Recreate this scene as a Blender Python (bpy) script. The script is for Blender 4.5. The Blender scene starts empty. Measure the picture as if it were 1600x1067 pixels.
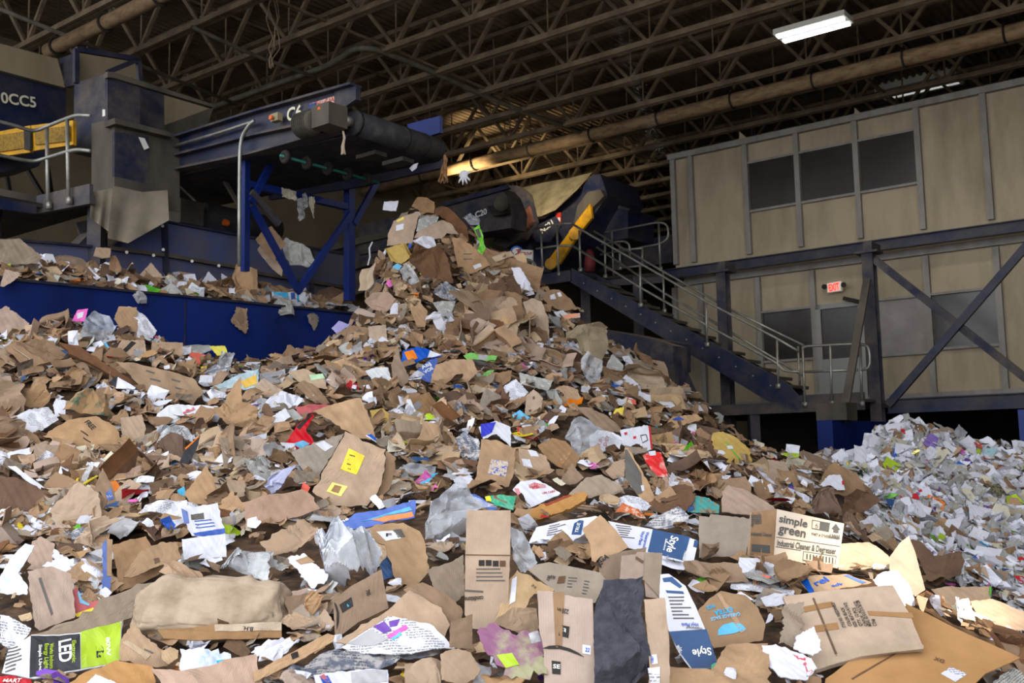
import bpy, math, random
import numpy as np
from mathutils import Vector, Matrix, noise as mnoise

# ------------------------------------------------------------------ camera, world, lights, exposure
sc = bpy.context.scene
COL = sc.collection
EYE = 1.7
PITCH, ROLL, F = math.radians(6.2), math.radians(1.2), 1600.0
f0 = Vector((0, math.cos(PITCH), math.sin(PITCH)))
u0 = Vector((0, -math.sin(PITCH), math.cos(PITCH)))
r0 = Vector((1, 0, 0))
RIGHT = math.cos(ROLL) * r0 - math.sin(ROLL) * u0
UPV = math.sin(ROLL) * r0 + math.cos(ROLL) * u0
CAM = Vector((0, 0, EYE))
cd = bpy.data.cameras.new('camera'); cam = bpy.data.objects.new('camera', cd); COL.objects.link(cam)
cam.matrix_world = Matrix(((RIGHT.x, UPV.x, -f0.x, 0), (RIGHT.y, UPV.y, -f0.y, 0), (RIGHT.z, UPV.z, -f0.z, EYE), (0, 0, 0, 1)))
cd.sensor_width = 36; cd.lens = 36 * F / 1600; cd.clip_start = .05; cd.clip_end = 300
cd.dof.use_dof = True; cd.dof.focus_distance = 5.6; cd.dof.aperture_fstop = 5.6
sc.camera = cam
sc.view_settings.view_transform = 'Standard'; sc.view_settings.look = 'None'
sc.view_settings.exposure = 0.0; sc.view_settings.gamma = 1; sc.view_settings.use_curve_mapping = False
sc.cycles.max_bounces = 6; sc.cycles.diffuse_bounces = 3; sc.cycles.transparent_max_bounces = 12
sc.cycles.sample_clamp_indirect = 6

# building axes: U runs along the joists (towards the right and nearer), V runs into the hall
U = Vector((.793, -.609, 0)).normalized(); V = Vector((.609, .793, 0)).normalized(); ZZ = Vector((0, 0, 1))
def B(u, v, z): return U * u + V * v + Vector((0, 0, z))

w = bpy.data.worlds.new('daylight'); sc.world = w; w.use_nodes = True
bg = w.node_tree.nodes['Background']; bg.inputs[0].default_value = (.93, .96, 1.0, 1); bg.inputs[1].default_value = 3.3

def aim(o, d): o.rotation_euler = Vector(d).to_track_quat('-Z', 'Y').to_euler()
def spot(name, loc, target, power, angle, color, blend=.15, size=.1):
    l = bpy.data.lights.new(name, 'SPOT'); l.energy = power; l.spot_size = math.radians(angle); l.spot_blend = blend
    l.color = color; l.shadow_soft_size = size
    o = bpy.data.objects.new(name, l); COL.objects.link(o); o.location = loc; aim(o, Vector(target) - Vector(loc)); return o

# ------------------------------------------------------------------ pixels of the photograph -> rays -> points
def ray(px, py): return f0 + RIGHT * ((px - 800) / F) + UPV * ((533.5 - py) / F)
def at(px, py, Y):
    d = ray(px, py); return CAM + d * (Y / d.y)
def on_plane(px, py, p0, n):
    d = ray(px, py); return CAM + d * ((Vector(p0) - CAM).dot(n) / d.dot(n))
def on_u(px, py, u): return on_plane(px, py, U * u, U)
def on_v(px, py, v): return on_plane(px, py, V * v, V)
def on_z(px, py, z): return on_plane(px, py, ZZ * z, ZZ)
def project(p):
    q = Vector(p) - CAM; d = q.dot(f0)
    return 800 + F * q.dot(RIGHT) / d, 533.5 - F * q.dot(UPV) / d, d
def uvz(p): return p.dot(U), p.dot(V), p.z

spot('sun_patch', B(22, -16, 26), at(1440, 905, 5.2), 170000, 1.75, (1., .86, .66), .25, .12)   # narrow spot in place of the sun, its cone sized to the patch
spot('warm_joist_spot', on_v(690, 335, 18.7), on_v(800, 190, 20.6), 800, 66, (1., .8, .45), .7, .15)   # unseen warm spot behind the heap, added to light the joists
spot('tarp_spot', on_v(868, 262, 16.8), on_v(872, 306, 19.4), 420, 60, (1., .86, .6), .7, .1)  # unseen spot, added to brighten the tarpaulin
spot('roof_fill_lamp', B(-4, 9, 5.), B(-8, 16, 10.), 260, 150, (1., .92, .84), .9, .5)                # unseen fill, added to brighten the roof deck
# ------------------------------------------------------------------ objects
def tag(o, label=None, cat=None, group=None, kind=None):
    if label: o['label'] = label
    if cat: o['category'] = cat
    if group: o['group'] = group
    if kind: o['kind'] = kind
    return o
def thing(name, label, cat, loc, group=None):
    o = bpy.data.objects.new(name, None); COL.objects.link(o); o.location = loc; o.empty_display_size = .1
    return tag(o, label, cat, group)
def worldloc(o):
    p = Vector((0, 0, 0))
    while o is not None: p = p + Vector(o.location); o = o.parent
    return p
def mesh_obj(name, vs, fs, mat, parent=None, smooth=False, uv=None, col=None, loc=None):
    vs = np.asarray(vs, dtype=np.float64).reshape(-1, 3)
    if parent is not None: base = np.array(worldloc(parent)); loc = (0, 0, 0) if loc is None else loc
    else:
        if loc is None: c = (vs.min(0) + vs.max(0)) / 2; loc = (c[0], c[1], vs[:, 2].min())
        base = np.array(loc)
    if parent is not None: lv = vs - base
    else: lv = vs - base
    me = bpy.data.meshes.new(name); me.from_pydata(lv.tolist(), [], fs)
    for m in (mat if isinstance(mat, (list, tuple)) else [mat]): me.materials.append(m)
    if uv is not None:
        ul = me.uv_layers.new(name='UVMap'); vi = np.empty(len(me.loops), dtype=np.int32); me.loops.foreach_get('vertex_index', vi)
        ul.data.foreach_set('uv', np.asarray(uv, dtype=np.float32)[vi].ravel())
    if col is not None:
        ca = me.color_attributes.new('Col', 'FLOAT_COLOR', 'POINT')
        ca.data.foreach_set('color', np.asarray(col, dtype=np.float32).ravel())
    if smooth: me.polygons.foreach_set('use_smooth', np.ones(len(me.polygons), dtype=bool))
    o = bpy.data.objects.new(name, me); COL.objects.link(o)
    if parent is not None: o.parent = parent
    else: o.location = loc
    return o

class MB:
    def __init__(s): s.v = []; s.f = []
    def add(s, vs, fs):
        k = len(s.v); s.v += [tuple(p) for p in vs]; s.f += [tuple(i + k for i in f) for f in fs]; return s
    def prism(s, poly, vec):
        n = len(poly); vec = Vector(vec); p = [Vector(q) for q in poly]
        return s.add(p + [q + vec for q in p], [tuple(range(n)), tuple(range(2 * n - 1, n - 1, -1))] + [(i, i + n, (i + 1) % n + n, (i + 1) % n) for i in range(n)])
    def bar(s, p, q, wd, hd, up=(0, 0, 1)):
        p = Vector(p); q = Vector(q); d = (q - p).normalized(); up = Vector(up)
        x = d.cross(up)
        if x.length < 1e-4: x = d.cross(Vector((1, 0, 0)))
        x.normalize(); y = x.cross(d); x = x * wd / 2; y = y * hd / 2
        return s.prism([p - x - y, p + x - y, p + x + y, p - x + y], q - p)
    def box(s, c, su, sv, sz, ax=None):
        a, b, e = ax or (U, V, ZZ); c = Vector(c)
        x = a * su / 2; y = b * sv / 2; z = e * sz / 2
        return s.prism([c - x - y - z, c + x - y - z, c + x + y - z, c - x + y - z], z * 2)
    def tube(s, pts, r, n=8, cap=True):
        pts = [Vector(p) for p in pts]; m = len(pts); rings = []; nrm = None
        for i, p in enumerate(pts):
            d = (pts[min(i + 1, m - 1)] - pts[max(i - 1, 0)]).normalized()
            if nrm is None:
                nrm = d.cross(Vector((0, 0, 1)))
                if nrm.length < 1e-3: nrm = d.cross(Vector((1, 0, 0)))
            nrm = (nrm - d * nrm.dot(d)).normalized(); b = d.cross(nrm)
            rr = r[i] if isinstance(r, (list, tuple)) else r
            rings.append([p + (nrm * math.cos(2 * math.pi * k / n) + b * math.sin(2 * math.pi * k / n)) * rr for k in range(n)])
        fs = [(i * n + k, i * n + (k + 1) % n, (i + 1) * n + (k + 1) % n, (i + 1) * n + k) for i in range(m - 1) for k in range(n)]
        if cap: fs += [tuple(range(n - 1, -1, -1)), tuple(range((m - 1) * n, m * n))]
        return s.add([q for g in rings for q in g], fs)
    def torus(s, c, ax, R, r, n=14, k=6):
        c = Vector(c); ax = Vector(ax).normalized(); x = ax.orthogonal().normalized(); y = ax.cross(x); vs = []
        for i in range(n):
            a = 2 * math.pi * i / n; d = x * math.cos(a) + y * math.sin(a)
            for j in range(k):
                t = 2 * math.pi * j / k; vs.append(c + d * (R + r * math.cos(t)) + ax * r * math.sin(t))
        return s.add(vs, [(i * k + j, ((i + 1) % n) * k + j, ((i + 1) % n) * k + (j + 1) % k, i * k + (j + 1) % k) for i in range(n) for j in range(k)])
    def build(s, name, mat, parent=None, smooth=False): return mesh_obj(name, s.v, s.f, mat, parent, smooth)
def arc_path(pts, r=.12, k=4):
    # rounds the inner corners of a polyline
    pts = [Vector(p) for p in pts]; out = [pts[0]]
    for i in range(1, len(pts) - 1):
        a = pts[i - 1] - pts[i]; b = pts[i + 1] - pts[i]; ra = min(r, a.length * .45); rb = min(r, b.length * .45)
        p = pts[i] + a.normalized() * ra; q = pts[i] + b.normalized() * rb
        for j in range(k + 1):
            t = j / k; out.append(p * (1 - t) ** 2 + pts[i] * 2 * t * (1 - t) + q * t * t)
    return out + [pts[-1]]

# ------------------------------------------------------------------ materials
def lin(h):
    c = [int(h[i:i + 2], 16) / 255 for i in (0, 2, 4)]
    return tuple(x / 12.92 if x <= .04045 else ((x + .055) / 1.055) ** 2.4 for x in c) + (1,)
class NT:
    def __init__(s, m): s.t = m.node_tree
    def n(s, kind, **kw):
        x = s.t.nodes.new('ShaderNode' + kind)
        for k, v in kw.items():
            if k.startswith('i_'):
                key = k[2:]; key = int(key) if key.isdigit() else key.replace('_', ' ')
                x.inputs[key].default_value = v
            else: setattr(x, k, v)
        return x
    def l(s, a, b): s.t.links.new(a, b)
MATS = {}
def mat(name, col, col2=None, nscale=3., lo=.4, hi=.65, rough=.8, metal=0., var=0., bump=0., bscale=30., flute=0., dust=0., alpha=1., emit=0., spec=.3, vcol=False, prnt=None, streak=0., transl=0.):
    """One procedural surface. col2 = worn/stained second colour laid in by noise; dust = settled dust on upward faces; prnt = printed lines."""
    if name in MATS: return MATS[name]
    m = bpy.data.materials.new(name); m.use_nodes = True; t = NT(m); p = t.t.nodes['Principled BSDF']; out = t.t.nodes['Material Output']
    p.inputs['Roughness'].default_value = rough; p.inputs['Metallic'].default_value = metal; p.inputs['Specular IOR Level'].default_value = spec
    tc = t.n('TexCoord'); co = tc.outputs['Object']
    c = None
    def mixc(fac, a, b):
        x = t.n('Mix', data_type='RGBA')
        if hasattr(fac, 'is_output'): t.l(fac, x.inputs[0])
        else: x.inputs[0].default_value = fac
        for sck, val in ((x.inputs[6], a), (x.inputs[7], b)):
            if hasattr(val, 'is_output'): t.l(val, sck)
            else: sck.default_value = val
        return x.outputs[2]
    def mathn(op, a, b=0.):
        x = t.n('Math', operation=op)
        for i, val in enumerate((a, b)):
            if hasattr(val, 'is_output'): t.l(val, x.inputs[i])
            else: x.inputs[i].default_value = val
        return x.outputs[0]
    def ramp(src, a, b):
        x = t.n('MapRange', i_1=a, i_2=b); t.l(src, x.inputs[0]); return x.outputs[0]
    base = lin(col) if isinstance(col, str) else col
    if vcol:
        a = t.n('VertexColor', layer_name='Col'); c = a.outputs[0]
    else: c = base
    oi = t.n('ObjectInfo') if var else None
    if col2:
        nz = t.n('TexNoise', i_Scale=nscale, i_Detail=5., i_Roughness=.6)
        if streak:
            mp = t.n('Mapping'); mp.inputs['Scale'].default_value = (1, 1, 1 / streak); t.l(co, mp.inputs[0]); t.l(mp.outputs[0], nz.inputs['Vector'])
        else: t.l(co, nz.inputs['Vector'])
        c = mixc(ramp(nz.outputs['Fac'], lo, hi), c, lin(col2) if isinstance(col2, str) else col2)
    hgt = None
    if flute:
        wv = t.n('TexWave', i_Scale=36., i_Distortion=.3); t.l(tc.outputs['UV'], wv.inputs['Vector'])
        f = mathn('MULTIPLY', wv.outputs['Fac'], flute)
        c = mixc(f, c, mixc(.45, c, (0.05, .03, .02, 1)))
        hgt = mathn('MULTIPLY', wv.outputs['Fac'], .05)
    if prnt:
        ink, sc_, cov = prnt
        sep = t.n('SeparateXYZ'); t.l(tc.outputs['UV'], sep.inputs[0])
        rows = mathn('FRACT', mathn('MULTIPLY', sep.outputs[1], sc_))
        rowm = mathn('GREATER_THAN', rows, .45)
        mp = t.n('Mapping'); mp.inputs['Scale'].default_value = (sc_ * 1.6, sc_ * .98, 1); t.l(tc.outputs['UV'], mp.inputs[0])
        nz = t.n('TexNoise', i_Scale=1.3, i_Detail=2.); t.l(mp.outputs[0], nz.inputs['Vector'])
        blk = t.n('TexNoise', i_Scale=sc_ * .16, i_Detail=0.); t.l(tc.outputs['UV'], blk.inputs['Vector'])
        fac = mathn('MULTIPLY', mathn('MULTIPLY', rowm, mathn('GREATER_THAN', nz.outputs['Fac'], .47)), mathn('GREATER_THAN', blk.outputs['Fac'], 1 - cov))
        c = mixc(mathn('MULTIPLY', fac, .75), c, lin(ink))
    if dust:
        g = t.n('NewGeometry'); sp = t.n('SeparateXYZ'); t.l(g.outputs['Normal'], sp.inputs[0])
        nz = t.n('TexNoise', i_Scale=2.2, i_Detail=6., i_Roughness=.65); t.l(co, nz.inputs['Vector'])
        up = ramp(sp.outputs[2], .2, .9)
        fac = mathn('MAXIMUM', mathn('MULTIPLY', up, .8), mathn('MULTIPLY', ramp(nz.outputs['Fac'], .38, .75), dust))
        c = mixc(fac, c, lin('6b5f50'))
    if var:
        h = t.n('HueSaturation'); h.inputs['Saturation'].default_value = 1
        t.l(ramp(oi.outputs['Random'], 0., 1.), h.inputs['Value'])
        mr = t.n('MapRange', i_3=1 - var, i_4=1 + var * .6); t.l(oi.outputs['Random'], mr.inputs[0]); t.l(mr.outputs[0], h.inputs['Value'])
        wn = t.n('TexWhiteNoise', noise_dimensions='1D'); t.l(oi.outputs['Random'], wn.inputs['W'])
        mr2 = t.n('MapRange', i_3=.75, i_4=1.15); t.l(wn.outputs['Value'], mr2.inputs[0]); t.l(mr2.outputs[0], h.inputs['Saturation'])
        if hasattr(c, 'is_output'): t.l(c, h.inputs['Color'])
        else: h.inputs['Color'].default_value = c
        c = h.outputs[0]
    if hasattr(c, 'is_output'): t.l(c, p.inputs['Base Color'])
    else: p.inputs['Base Color'].default_value = c
    if bump or hgt is not None:
        bn = t.n('Bump', i_Strength=max(bump, .15), i_Distance=.01)
        nz = t.n('TexNoise', i_Scale=bscale, i_Detail=4.); t.l(co, nz.inputs['Vector'])
        t.l(mathn('ADD', nz.outputs['Fac'], hgt) if hgt is not None else nz.outputs['Fac'], bn.inputs['Height']); t.l(bn.outputs[0], p.inputs['Normal'])
    if emit: p.inputs['Emission Color'].default_value = base; p.inputs['Emission Strength'].default_value = emit
    if alpha < 1:
        p.inputs['Alpha'].default_value = alpha
    MATS[name] = m; return m
def film(name, col, alpha, rough=.18):
    # thin clear plastic: partly see-through, with crinkled highlights
    if name in MATS: return MATS[name]
    m = mat(name, col, rough=rough, spec=.7, bump=.5, bscale=25., var=.1)
    t = NT(m); p = t.t.nodes['Principled BSDF']
    nz = t.n('TexNoise', i_Scale=14., i_Detail=3.); tc = t.n('TexCoord'); t.l(tc.outputs['Object'], nz.inputs['Vector'])
    mr = t.n('MapRange', i_1=.38, i_2=.68, i_3=alpha * .45, i_4=min(1, alpha * 1.5)); t.l(nz.outputs['Fac'], mr.inputs[0]); t.l(mr.outputs[0], p.inputs['Alpha'])
    return m

NAVY = mat('navy_paint', '0f1b3c', '0b142c', 2.5, .35, .7, rough=.5, dust=.35)
NAVYWALL = mat('navy_bunker_paint', '0f2870', '0b1d52', 1.2, .35, .7, rough=.45, streak=3., bump=.05)
NAVYDIRTY = mat('dusty_navy_steel', '171f38', '37343a', 1.6, .4, .75, rough=.7, dust=.7)
DUSTGREY = mat('dust_coated_steel', '575047', '3b3733', 2., .4, .7, rough=.9, streak=3.)
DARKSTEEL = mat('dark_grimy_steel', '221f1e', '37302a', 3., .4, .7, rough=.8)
GALV = mat('galvanised_pipe', '9a9a94', '7c7a73', 6., .4, .7, rough=.42, metal=.55, dust=.2)
JOIST = mat('dirty_joist_steel', '83725c', '5e4f40', 3., .35, .7, rough=.85)
DECK = mat('corrugated_deck', '85735f', '54463a', .8, .3, .7, rough=.85)
PIPE = mat('rust_brown_pipe', '9c8262', '785f48', 4., .4, .65, rough=.8, streak=.3)
CABIN = mat('cabin_panel', 'a5977f', '8b7f69', 2.2, .42, .7, rough=.7, streak=3.5, bump=.03)
FRAME = mat('cabin_mullion', '8b8682', '77716b', 4., .4, .7, rough=.6, streak=3.)
PANE = mat('tinted_window', '26201d', '332b27', 1.5, .4, .75, rough=.25, spec=.5)
CONCRETE = mat('concrete_floor', '6d675f', '575049', 1.5, .35, .65, rough=.9, bump=.1)
WALLM = mat('block_wall', '7d7059', '665a47', .7, .35, .7, rough=.9)
YELLOW = mat('safety_yellow', 'c8920c', '8a6614', 3., .45, .7, rough=.5, dust=.15)
RUBBER = mat('belt_rubber', '2d2d31', '4a4744', 5., .5, .75, rough=.75, bump=.1)
BEIGEMETAL = mat('beige_sheet_metal', '8b7d66', '75684f', 2., .4, .7, rough=.7, streak=3.)
WHITEP = mat('white_paint', 'd9d7d0', rough=.6)
INK = mat('black_ink', '26221f', rough=.7)
INKBLUE = mat('blue_ink', '1f4fa8', rough=.6)
INKGREY = mat('grey_ink', '57534f', rough=.7)
INKRED = mat('red_ink', 'b3202a', rough=.6)
WHITETXT = mat('white_lettering', 'd8d8d2', rough=.6)
# ------------------------------------------------------------------ the hall
def struct(o): o['kind'] = 'structure'; return o
FLOOR = struct(MB().prism([B(-45, -30, -.2), B(30, -30, -.2), B(30, 45, -.2), B(-45, 45, -.2)], (0, 0, .2)).build('floor', CONCRETE))
ROOFZ, VF, VB, UL, UR = 10.2, 2.2, 38., -20., 10.
struct(MB().prism([B(UL, VF, 0), B(UL - .3, VF, 0), B(UL - .3, VB, 0), B(UL, VB, 0)], (0, 0, ROOFZ)).build('wall_left', WALLM))
struct(MB().prism([B(UL, VB, 0), B(UR, VB, 0), B(UR, VB + .3, 0), B(UL, VB + .3, 0)], (0, 0, ROOFZ)).build('wall_back', WALLM))
struct(MB().prism([B(UR, VF, 0), B(UR + .3, VF, 0), B(UR + .3, VB, 0), B(UR, VB, 0)], (0, 0, ROOFZ)).build('wall_right', WALLM))
# skylight opening in the deck
sk = [uvz(on_z(x, y, ROOFZ)) for x, y in ((1371, 137), (1387, 149), (1502, 121), (1488, 108))]
SU0, SU1 = min(s[0] for s in sk), max(s[0] for s in sk); SV0, SV1 = min(s[1] for s in sk), max(s[1] for s in sk)
m = MB(); nr = int((UR - UL) / .16)
for i in range(nr):
    a = UL + i * .16
    segs = [(VF, VB)] if (a + .16 < SU0 or a > SU1) else [(VF, SV0), (SV1, VB)]
    for v0, v1 in segs:
        pr = [(a, 0), (a + .05, 0), (a + .08, .06), (a + .13, .06), (a + .16, 0)]
        vs = [B(x, v0, ROOFZ + z) for x, z in pr] + [B(x, v1, ROOFZ + z) for x, z in pr]
        m.add(vs, [(k, k + 1, k + 6, k + 5) for k in range(4)])
for (a0, a1, b0, b1) in ((UL - .4, SU0, VF, VB), (SU1, UR + .4, VF, VB), (SU0, SU1, VF, SV0), (SU0, SU1, SV1, VB)):
    m.prism([B(a0, b0, ROOFZ + .09), B(a1, b0, ROOFZ + .09), B(a1, b1, ROOFZ + .09), B(a0, b1, ROOFZ + .09)], (0, 0, .12))
struct(m.build('ceiling', DECK))
t = thing('skylight', 'bright white framed skylight in the dark corrugated roof', 'skylight', B((SU0 + SU1) / 2, (SV0 + SV1) / 2, ROOFZ))
m = MB()
for a, b in (((SU0, SV0), (SU1, SV0)), ((SU1, SV0), (SU1, SV1)), ((SU1, SV1), (SU0, SV1)), ((SU0, SV1), (SU0, SV0))): m.bar(B(*a, ROOFZ + .05), B(*b, ROOFZ + .05), .1, .35)
m.build('curb_frame', WHITEP, t)
MB().prism([B(SU0, SV0, ROOFZ + .25), B(SU1, SV0, ROOFZ + .25), B(SU1, SV1, ROOFZ + .25), B(SU0, SV1, ROOFZ + .25)], (0, 0, .01)).build('pane', film('skylight_plastic', 'e8e6e0', .12), t)
m = MB()
for k in range(1, 6): u = SU0 + (SU1 - SU0) * k / 6; m.bar(B(u, SV0, ROOFZ - .02), B(u, SV1, ROOFZ - .02), .03, .05)
m.build('safety_bars', JOIST, t)

# open web joists
VJ = [7.2 + 1.42 * k for k in range(21)]
ords = 'first second third fourth fifth sixth seventh eighth ninth tenth eleventh twelfth thirteenth fourteenth fifteenth sixteenth seventeenth eighteenth nineteenth twentieth twenty-first'.split()
for k, v in enumerate(VJ):
    t = thing('roof_joist', f'brown open-web steel joist under the roof, {ords[k]} from the hall front', 'roof joist', B(-5, v, 9.0), 'open web roof joists')
    zb, zt = 9.0, 10.12
    m = MB()
    for s in (-.045, .045): m.bar(B(UL, v + s, zb), B(UR, v + s, zb), .06, .06); m.bar(B(UL, v + s, zb + .035), B(UR, v + s, zb + .035), .012, .09)
    m.build('bottom_chord', JOIST, t)
    m = MB(); m.bar(B(UL, v, zt), B(UR, v, zt), .13, .09); m.build('top_chord', JOIST, t)
    m = MB(); n = int((UR - UL) / 1.8)
    for i in range(n):
        x = UL + .4 + (k % 2) * .55 + i * 1.8
        m.bar(B(x - .9, v, zt), B(x, v, zb), .065, .065); m.bar(B(x, v, zb), B(x + .9, v, zt), .065, .065)
        m.bar(B(x, v + .02, zb), B(x, v + .02, zt), .028, .028)
    m.build('web', JOIST, t)
for k, (u, z) in enumerate(((-18.2, 9.06), (-15.4, 10.0), (-12.6, 9.06), (-9.4, 10.0), (-6.4, 9.06), (-3.2, 10.), (-.4, 9.06), (3., 10.))):
    m = MB(); m.bar(B(u, 6, z), B(u, VB, z), .04, .04)
    tag(m.build('bridging_bar', JOIST), f'thin brown bridging bar crossing the roof joists, {ords[k]} counted from the blocky end wall', 'bridging bar', 'bridging bars across the joists')
# pipes slung under the joists
def hung_pipe(name, label, pts, r, mt, hang=(), axis=None):
    t = thing(name, label, 'pipe', pts[0])
    MB().tube(arc_path(pts, .5, 6), r, 14).build('pipe_run', mt, t, True)
    for h in hang:
        m = MB(); m.torus(h, axis or U, r + .02, .022); m.tube([Vector(h) + ZZ * (r + .02), Vector(h) + ZZ * (9.3 - h[2] + .7)], .008, 5)
        m.torus(Vector(h) + ZZ * (r + .06), axis or U, .035, .012, 8, 5); m.build('hanger_ring', DARKSTEEL, t)
    return t
p0 = on_v(566, 297, 19.3); u_s = uvz(p0)[0]; zpipe = uvz(on_v(1000, 192, 19.3))[2]
hung_pipe('roof_pipe', 'long brown water pipe hung below the joists in front of the cabin', [B(u_s, 19.3, zpipe), B(UR - .2, 19.3, zpipe)], .15, PIPE, [B(u_s + .5 + 1.75 * k, 19.3, zpipe) for k in range(13)])
za = 8.75; ua = uvz(on_z(75, 80, za)); 
hung_pipe('roof_pipe', 'brown water pipe below the roof above the tall blue chute', [B(ua[0], ua[1], za), B(4, ua[1], za)], .12, PIPE, [B(ua[0] + .3 + 1.5 * k, ua[1], za) for k in range(5)])
zc = 9.0
hung_pipe('conduit_pipe', 'grey conduit bending round a corner under the roof joists', [on_z(260, 195, zc), on_z(400, 142, zc), on_z(520, 100, zc), on_z(562, 68, zc), on_z(640, 96, zc), on_z(780, 160, zc), on_z(930, 215, zc)], .055, mat('grey_conduit', '6f6b60', '575349', 4., rough=.5))
hung_pipe('sprinkler_pipe', 'thin grey sprinkler pipe running up to the wall above the chute', [on_z(-30, 2, 8.9), on_z(370, 163, 8.9)], .035, mat('grey_conduit', '6f6b60'))
hung_pipe('sprinkler_pipe', 'thin grey pipe end hanging under joists by dangling wires', [on_z(300, 42, 8.9), on_z(400, 88, 8.9), on_z(494, 121, 8.9)], .035, mat('grey_conduit', '6f6b60'))
m = MB()
rg = random.Random(5)
for j in range(4):
    pts = [on_z(426 + rg.uniform(-4, 4), -5, 9.0)]
    for k in range(1, 8): pts.append(pts[0] + Vector((rg.uniform(-.07, .07), rg.uniform(-.05, .05), -.17 * k)))
    m.tube(pts, .008, 5)
tag(m.build('loose_wires', JOIST), 'tangle of thin loose wires dangling from the roof joists', 'wire')

# strip light
t = thing('strip_light', 'lit white fluorescent strip light hung under the roof joists', 'ceiling light', on_z(1270, 46, 8.45))
LL = bpy.data.lights.new('strip_light_lamp', 'AREA'); LL.shape = 'RECTANGLE'; LL.size = 1.1; LL.size_y = .4; LL.energy = 90; LL.color = (1., .95, .86)
LO = bpy.data.objects.new('strip_light_lamp', LL); COL.objects.link(LO); LO.location = on_z(1270, 46, 8.4)
a, b = uvz(on_z(1216, 59, 8.45)), uvz(on_z(1326, 36, 8.45)); vL = (a[1] + b[1]) / 2
MB().box(B((a[0] + b[0]) / 2, vL, 8.52), b[0] - a[0] + .08, .42, .09).build('housing', mat('light_housing', 'b8b6ae', rough=.5), t)
LAMP = mat('lamp_tube', 'ffffff', emit=4.)
for s in (-.13, .13): MB().box(B((a[0] + b[0]) / 2, vL + s, 8.46), b[0] - a[0], .1, .05).build('lamp_tube', LAMP, t)
m = MB()
for u in (a[0] + .1, b[0] - .1):
    for s in (-.18, .18): m.tube([B(u, vL + s, 8.56), B(u + .15, vL + s * .2, 9.1)], .006, 4)
m.build('hanging_wire', DARKSTEEL, t)

# ------------------------------------------------------------------ raised cabin on the right
VC = 20.5
def cu(px, py): return uvz(on_v(px, py, VC))[0]
def cz(px, py): return uvz(on_v(px, py, VC))[2]
ztop = (cz(1050, 245) + cz(1596, 131)) / 2; zmid = (cz(1056, 417) + cz(1590, 345)) / 2; zbot = (cz(1400, 640) + cz(1590, 618)) / 2 + .1
zm2 = zmid - .45
uc0, uc1 = cu(1050, 330), UR - .5
cab = thing('sorting_cabin', 'beige panelled two-storey cabin on blue steel columns', 'cabin', B((uc0 + uc1) / 2, VC, zbot))
MB().prism([B(uc0, VC + .08, zbot), B(uc1, VC + .08, zbot), B(uc1, VC + 6, zbot), B(uc0, VC + 6, zbot)], (0, 0, ztop - zbot - .03)).build('cabin_shell', CABIN, cab)
MB().prism([B(uc0 - .05, VC - .05, ztop - .05), B(uc1, VC - .05, ztop - .05), B(uc1, VC + 6.1, ztop - .05), B(uc0 - .05, VC + 6.1, ztop - .05)], (0, 0, .13)).build('roof_edge', FRAME, cab)
mul_up = [cu(x, y) for x, y in ((1053, 330), (1081, 330), (1167, 320), (1247, 300), (1339, 280), (1436, 260), (1541, 240))]
mul_up += [mul_up[-1] + 1.25 * k for k in range(1, 4)]
mul_lo = [cu(x, y) for x, y in ((1056, 520), (1096, 500), (1188, 540), (1272, 500), (1360, 520), (1452, 500), (1562, 480))]
mul_lo += [mul_lo[-1] + 1.25 * k for k in range(1, 4)]
for u in mul_up: MB().box(B(u, VC + .03, (zmid + .05 + ztop) / 2), .11, .1, ztop - zmid - .1).build('mullion', FRAME, cab)
for u in mul_lo: MB().box(B(u, VC + .03, (zbot + zm2) / 2), .11, .1, zm2 - zbot).build('mullion', FRAME, cab)
m = MB(); m.box(B((uc0 + uc1) / 2, VC + .02, zmid - .36), uc1 - uc0, .1, .14); m.box(B((uc0 + uc1) / 2, VC + .02, zbot + .06), uc1 - uc0, .1, .12)
m.build('sill_band', FRAME, cab)
def window(ua, ub, z0, z1, mt=PANE):
    o = MB().box(B((ua + ub) / 2, VC + .05, z0), ub - ua, .1, .05).build('window_sill', FRAME, cab)
    MB().box(B((ua + ub) / 2, VC + .05, z1), ub - ua, .1, .05).build('window_header', FRAME, cab)
    MB().box(B((ua + ub) / 2, VC + .07, (z0 + z1) / 2), ub - ua - .02, .02, z1 - z0).build('pane', mt, o)
zw1, zw0 = (cz(1205, 246) + cz(1388, 211)) / 2, (cz(1206, 325) + cz(1390, 292)) / 2
for i in (2, 3, 4): window(mul_up[i] + .055, mul_up[i + 1] - .055, zw0, zw1)
zl1, zl0 = (cz(1225, 484) + cz(1500, 455)) / 2, (cz(1500, 545) + cz(1240, 560)) / 2
window(mul_lo[2] + .055, mul_lo[3] - .055, zl0, zl1)
window(mul_lo[4] + .055, mul_lo[5] - .055, zl0 - .05, zl1, mat('milky_window', '7a716c', '8d8782', 2., .4, .7, rough=.3))
window(mul_lo[5] + .055, mul_lo[6] - .055, zl0, zl1)
d = MB(); ua, ub = mul_lo[3] + .06, mul_lo[4] - .1; zd = zl1 + .02
for u in (ua + .05, ub - .05): d.box(B(u, VC - .02, (zbot + zd) / 2), .1, .08, zd - zbot)
d.box(B((ua + ub) / 2, VC - .02, zd - .05), ub - ua, .08, .1); d.box(B((ua + ub) / 2, VC - .02, zbot + .45), ub - ua, .06, .9)
door = d.build('door', mat('grey_door', '8a8a88', rough=.5), cab)
MB().box(B((ua + ub) / 2, VC, (zbot + .9 + zd - .1) / 2), ub - ua - .18, .02, zd - zbot - 1.).build('pane', PANE, door)
MB().bar(B(ub - .15, VC - .08, zbot + 1.05), B(ub - .28, VC - .08, zbot + 1.05), .03, .03).build('handle', GALV, door)
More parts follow.
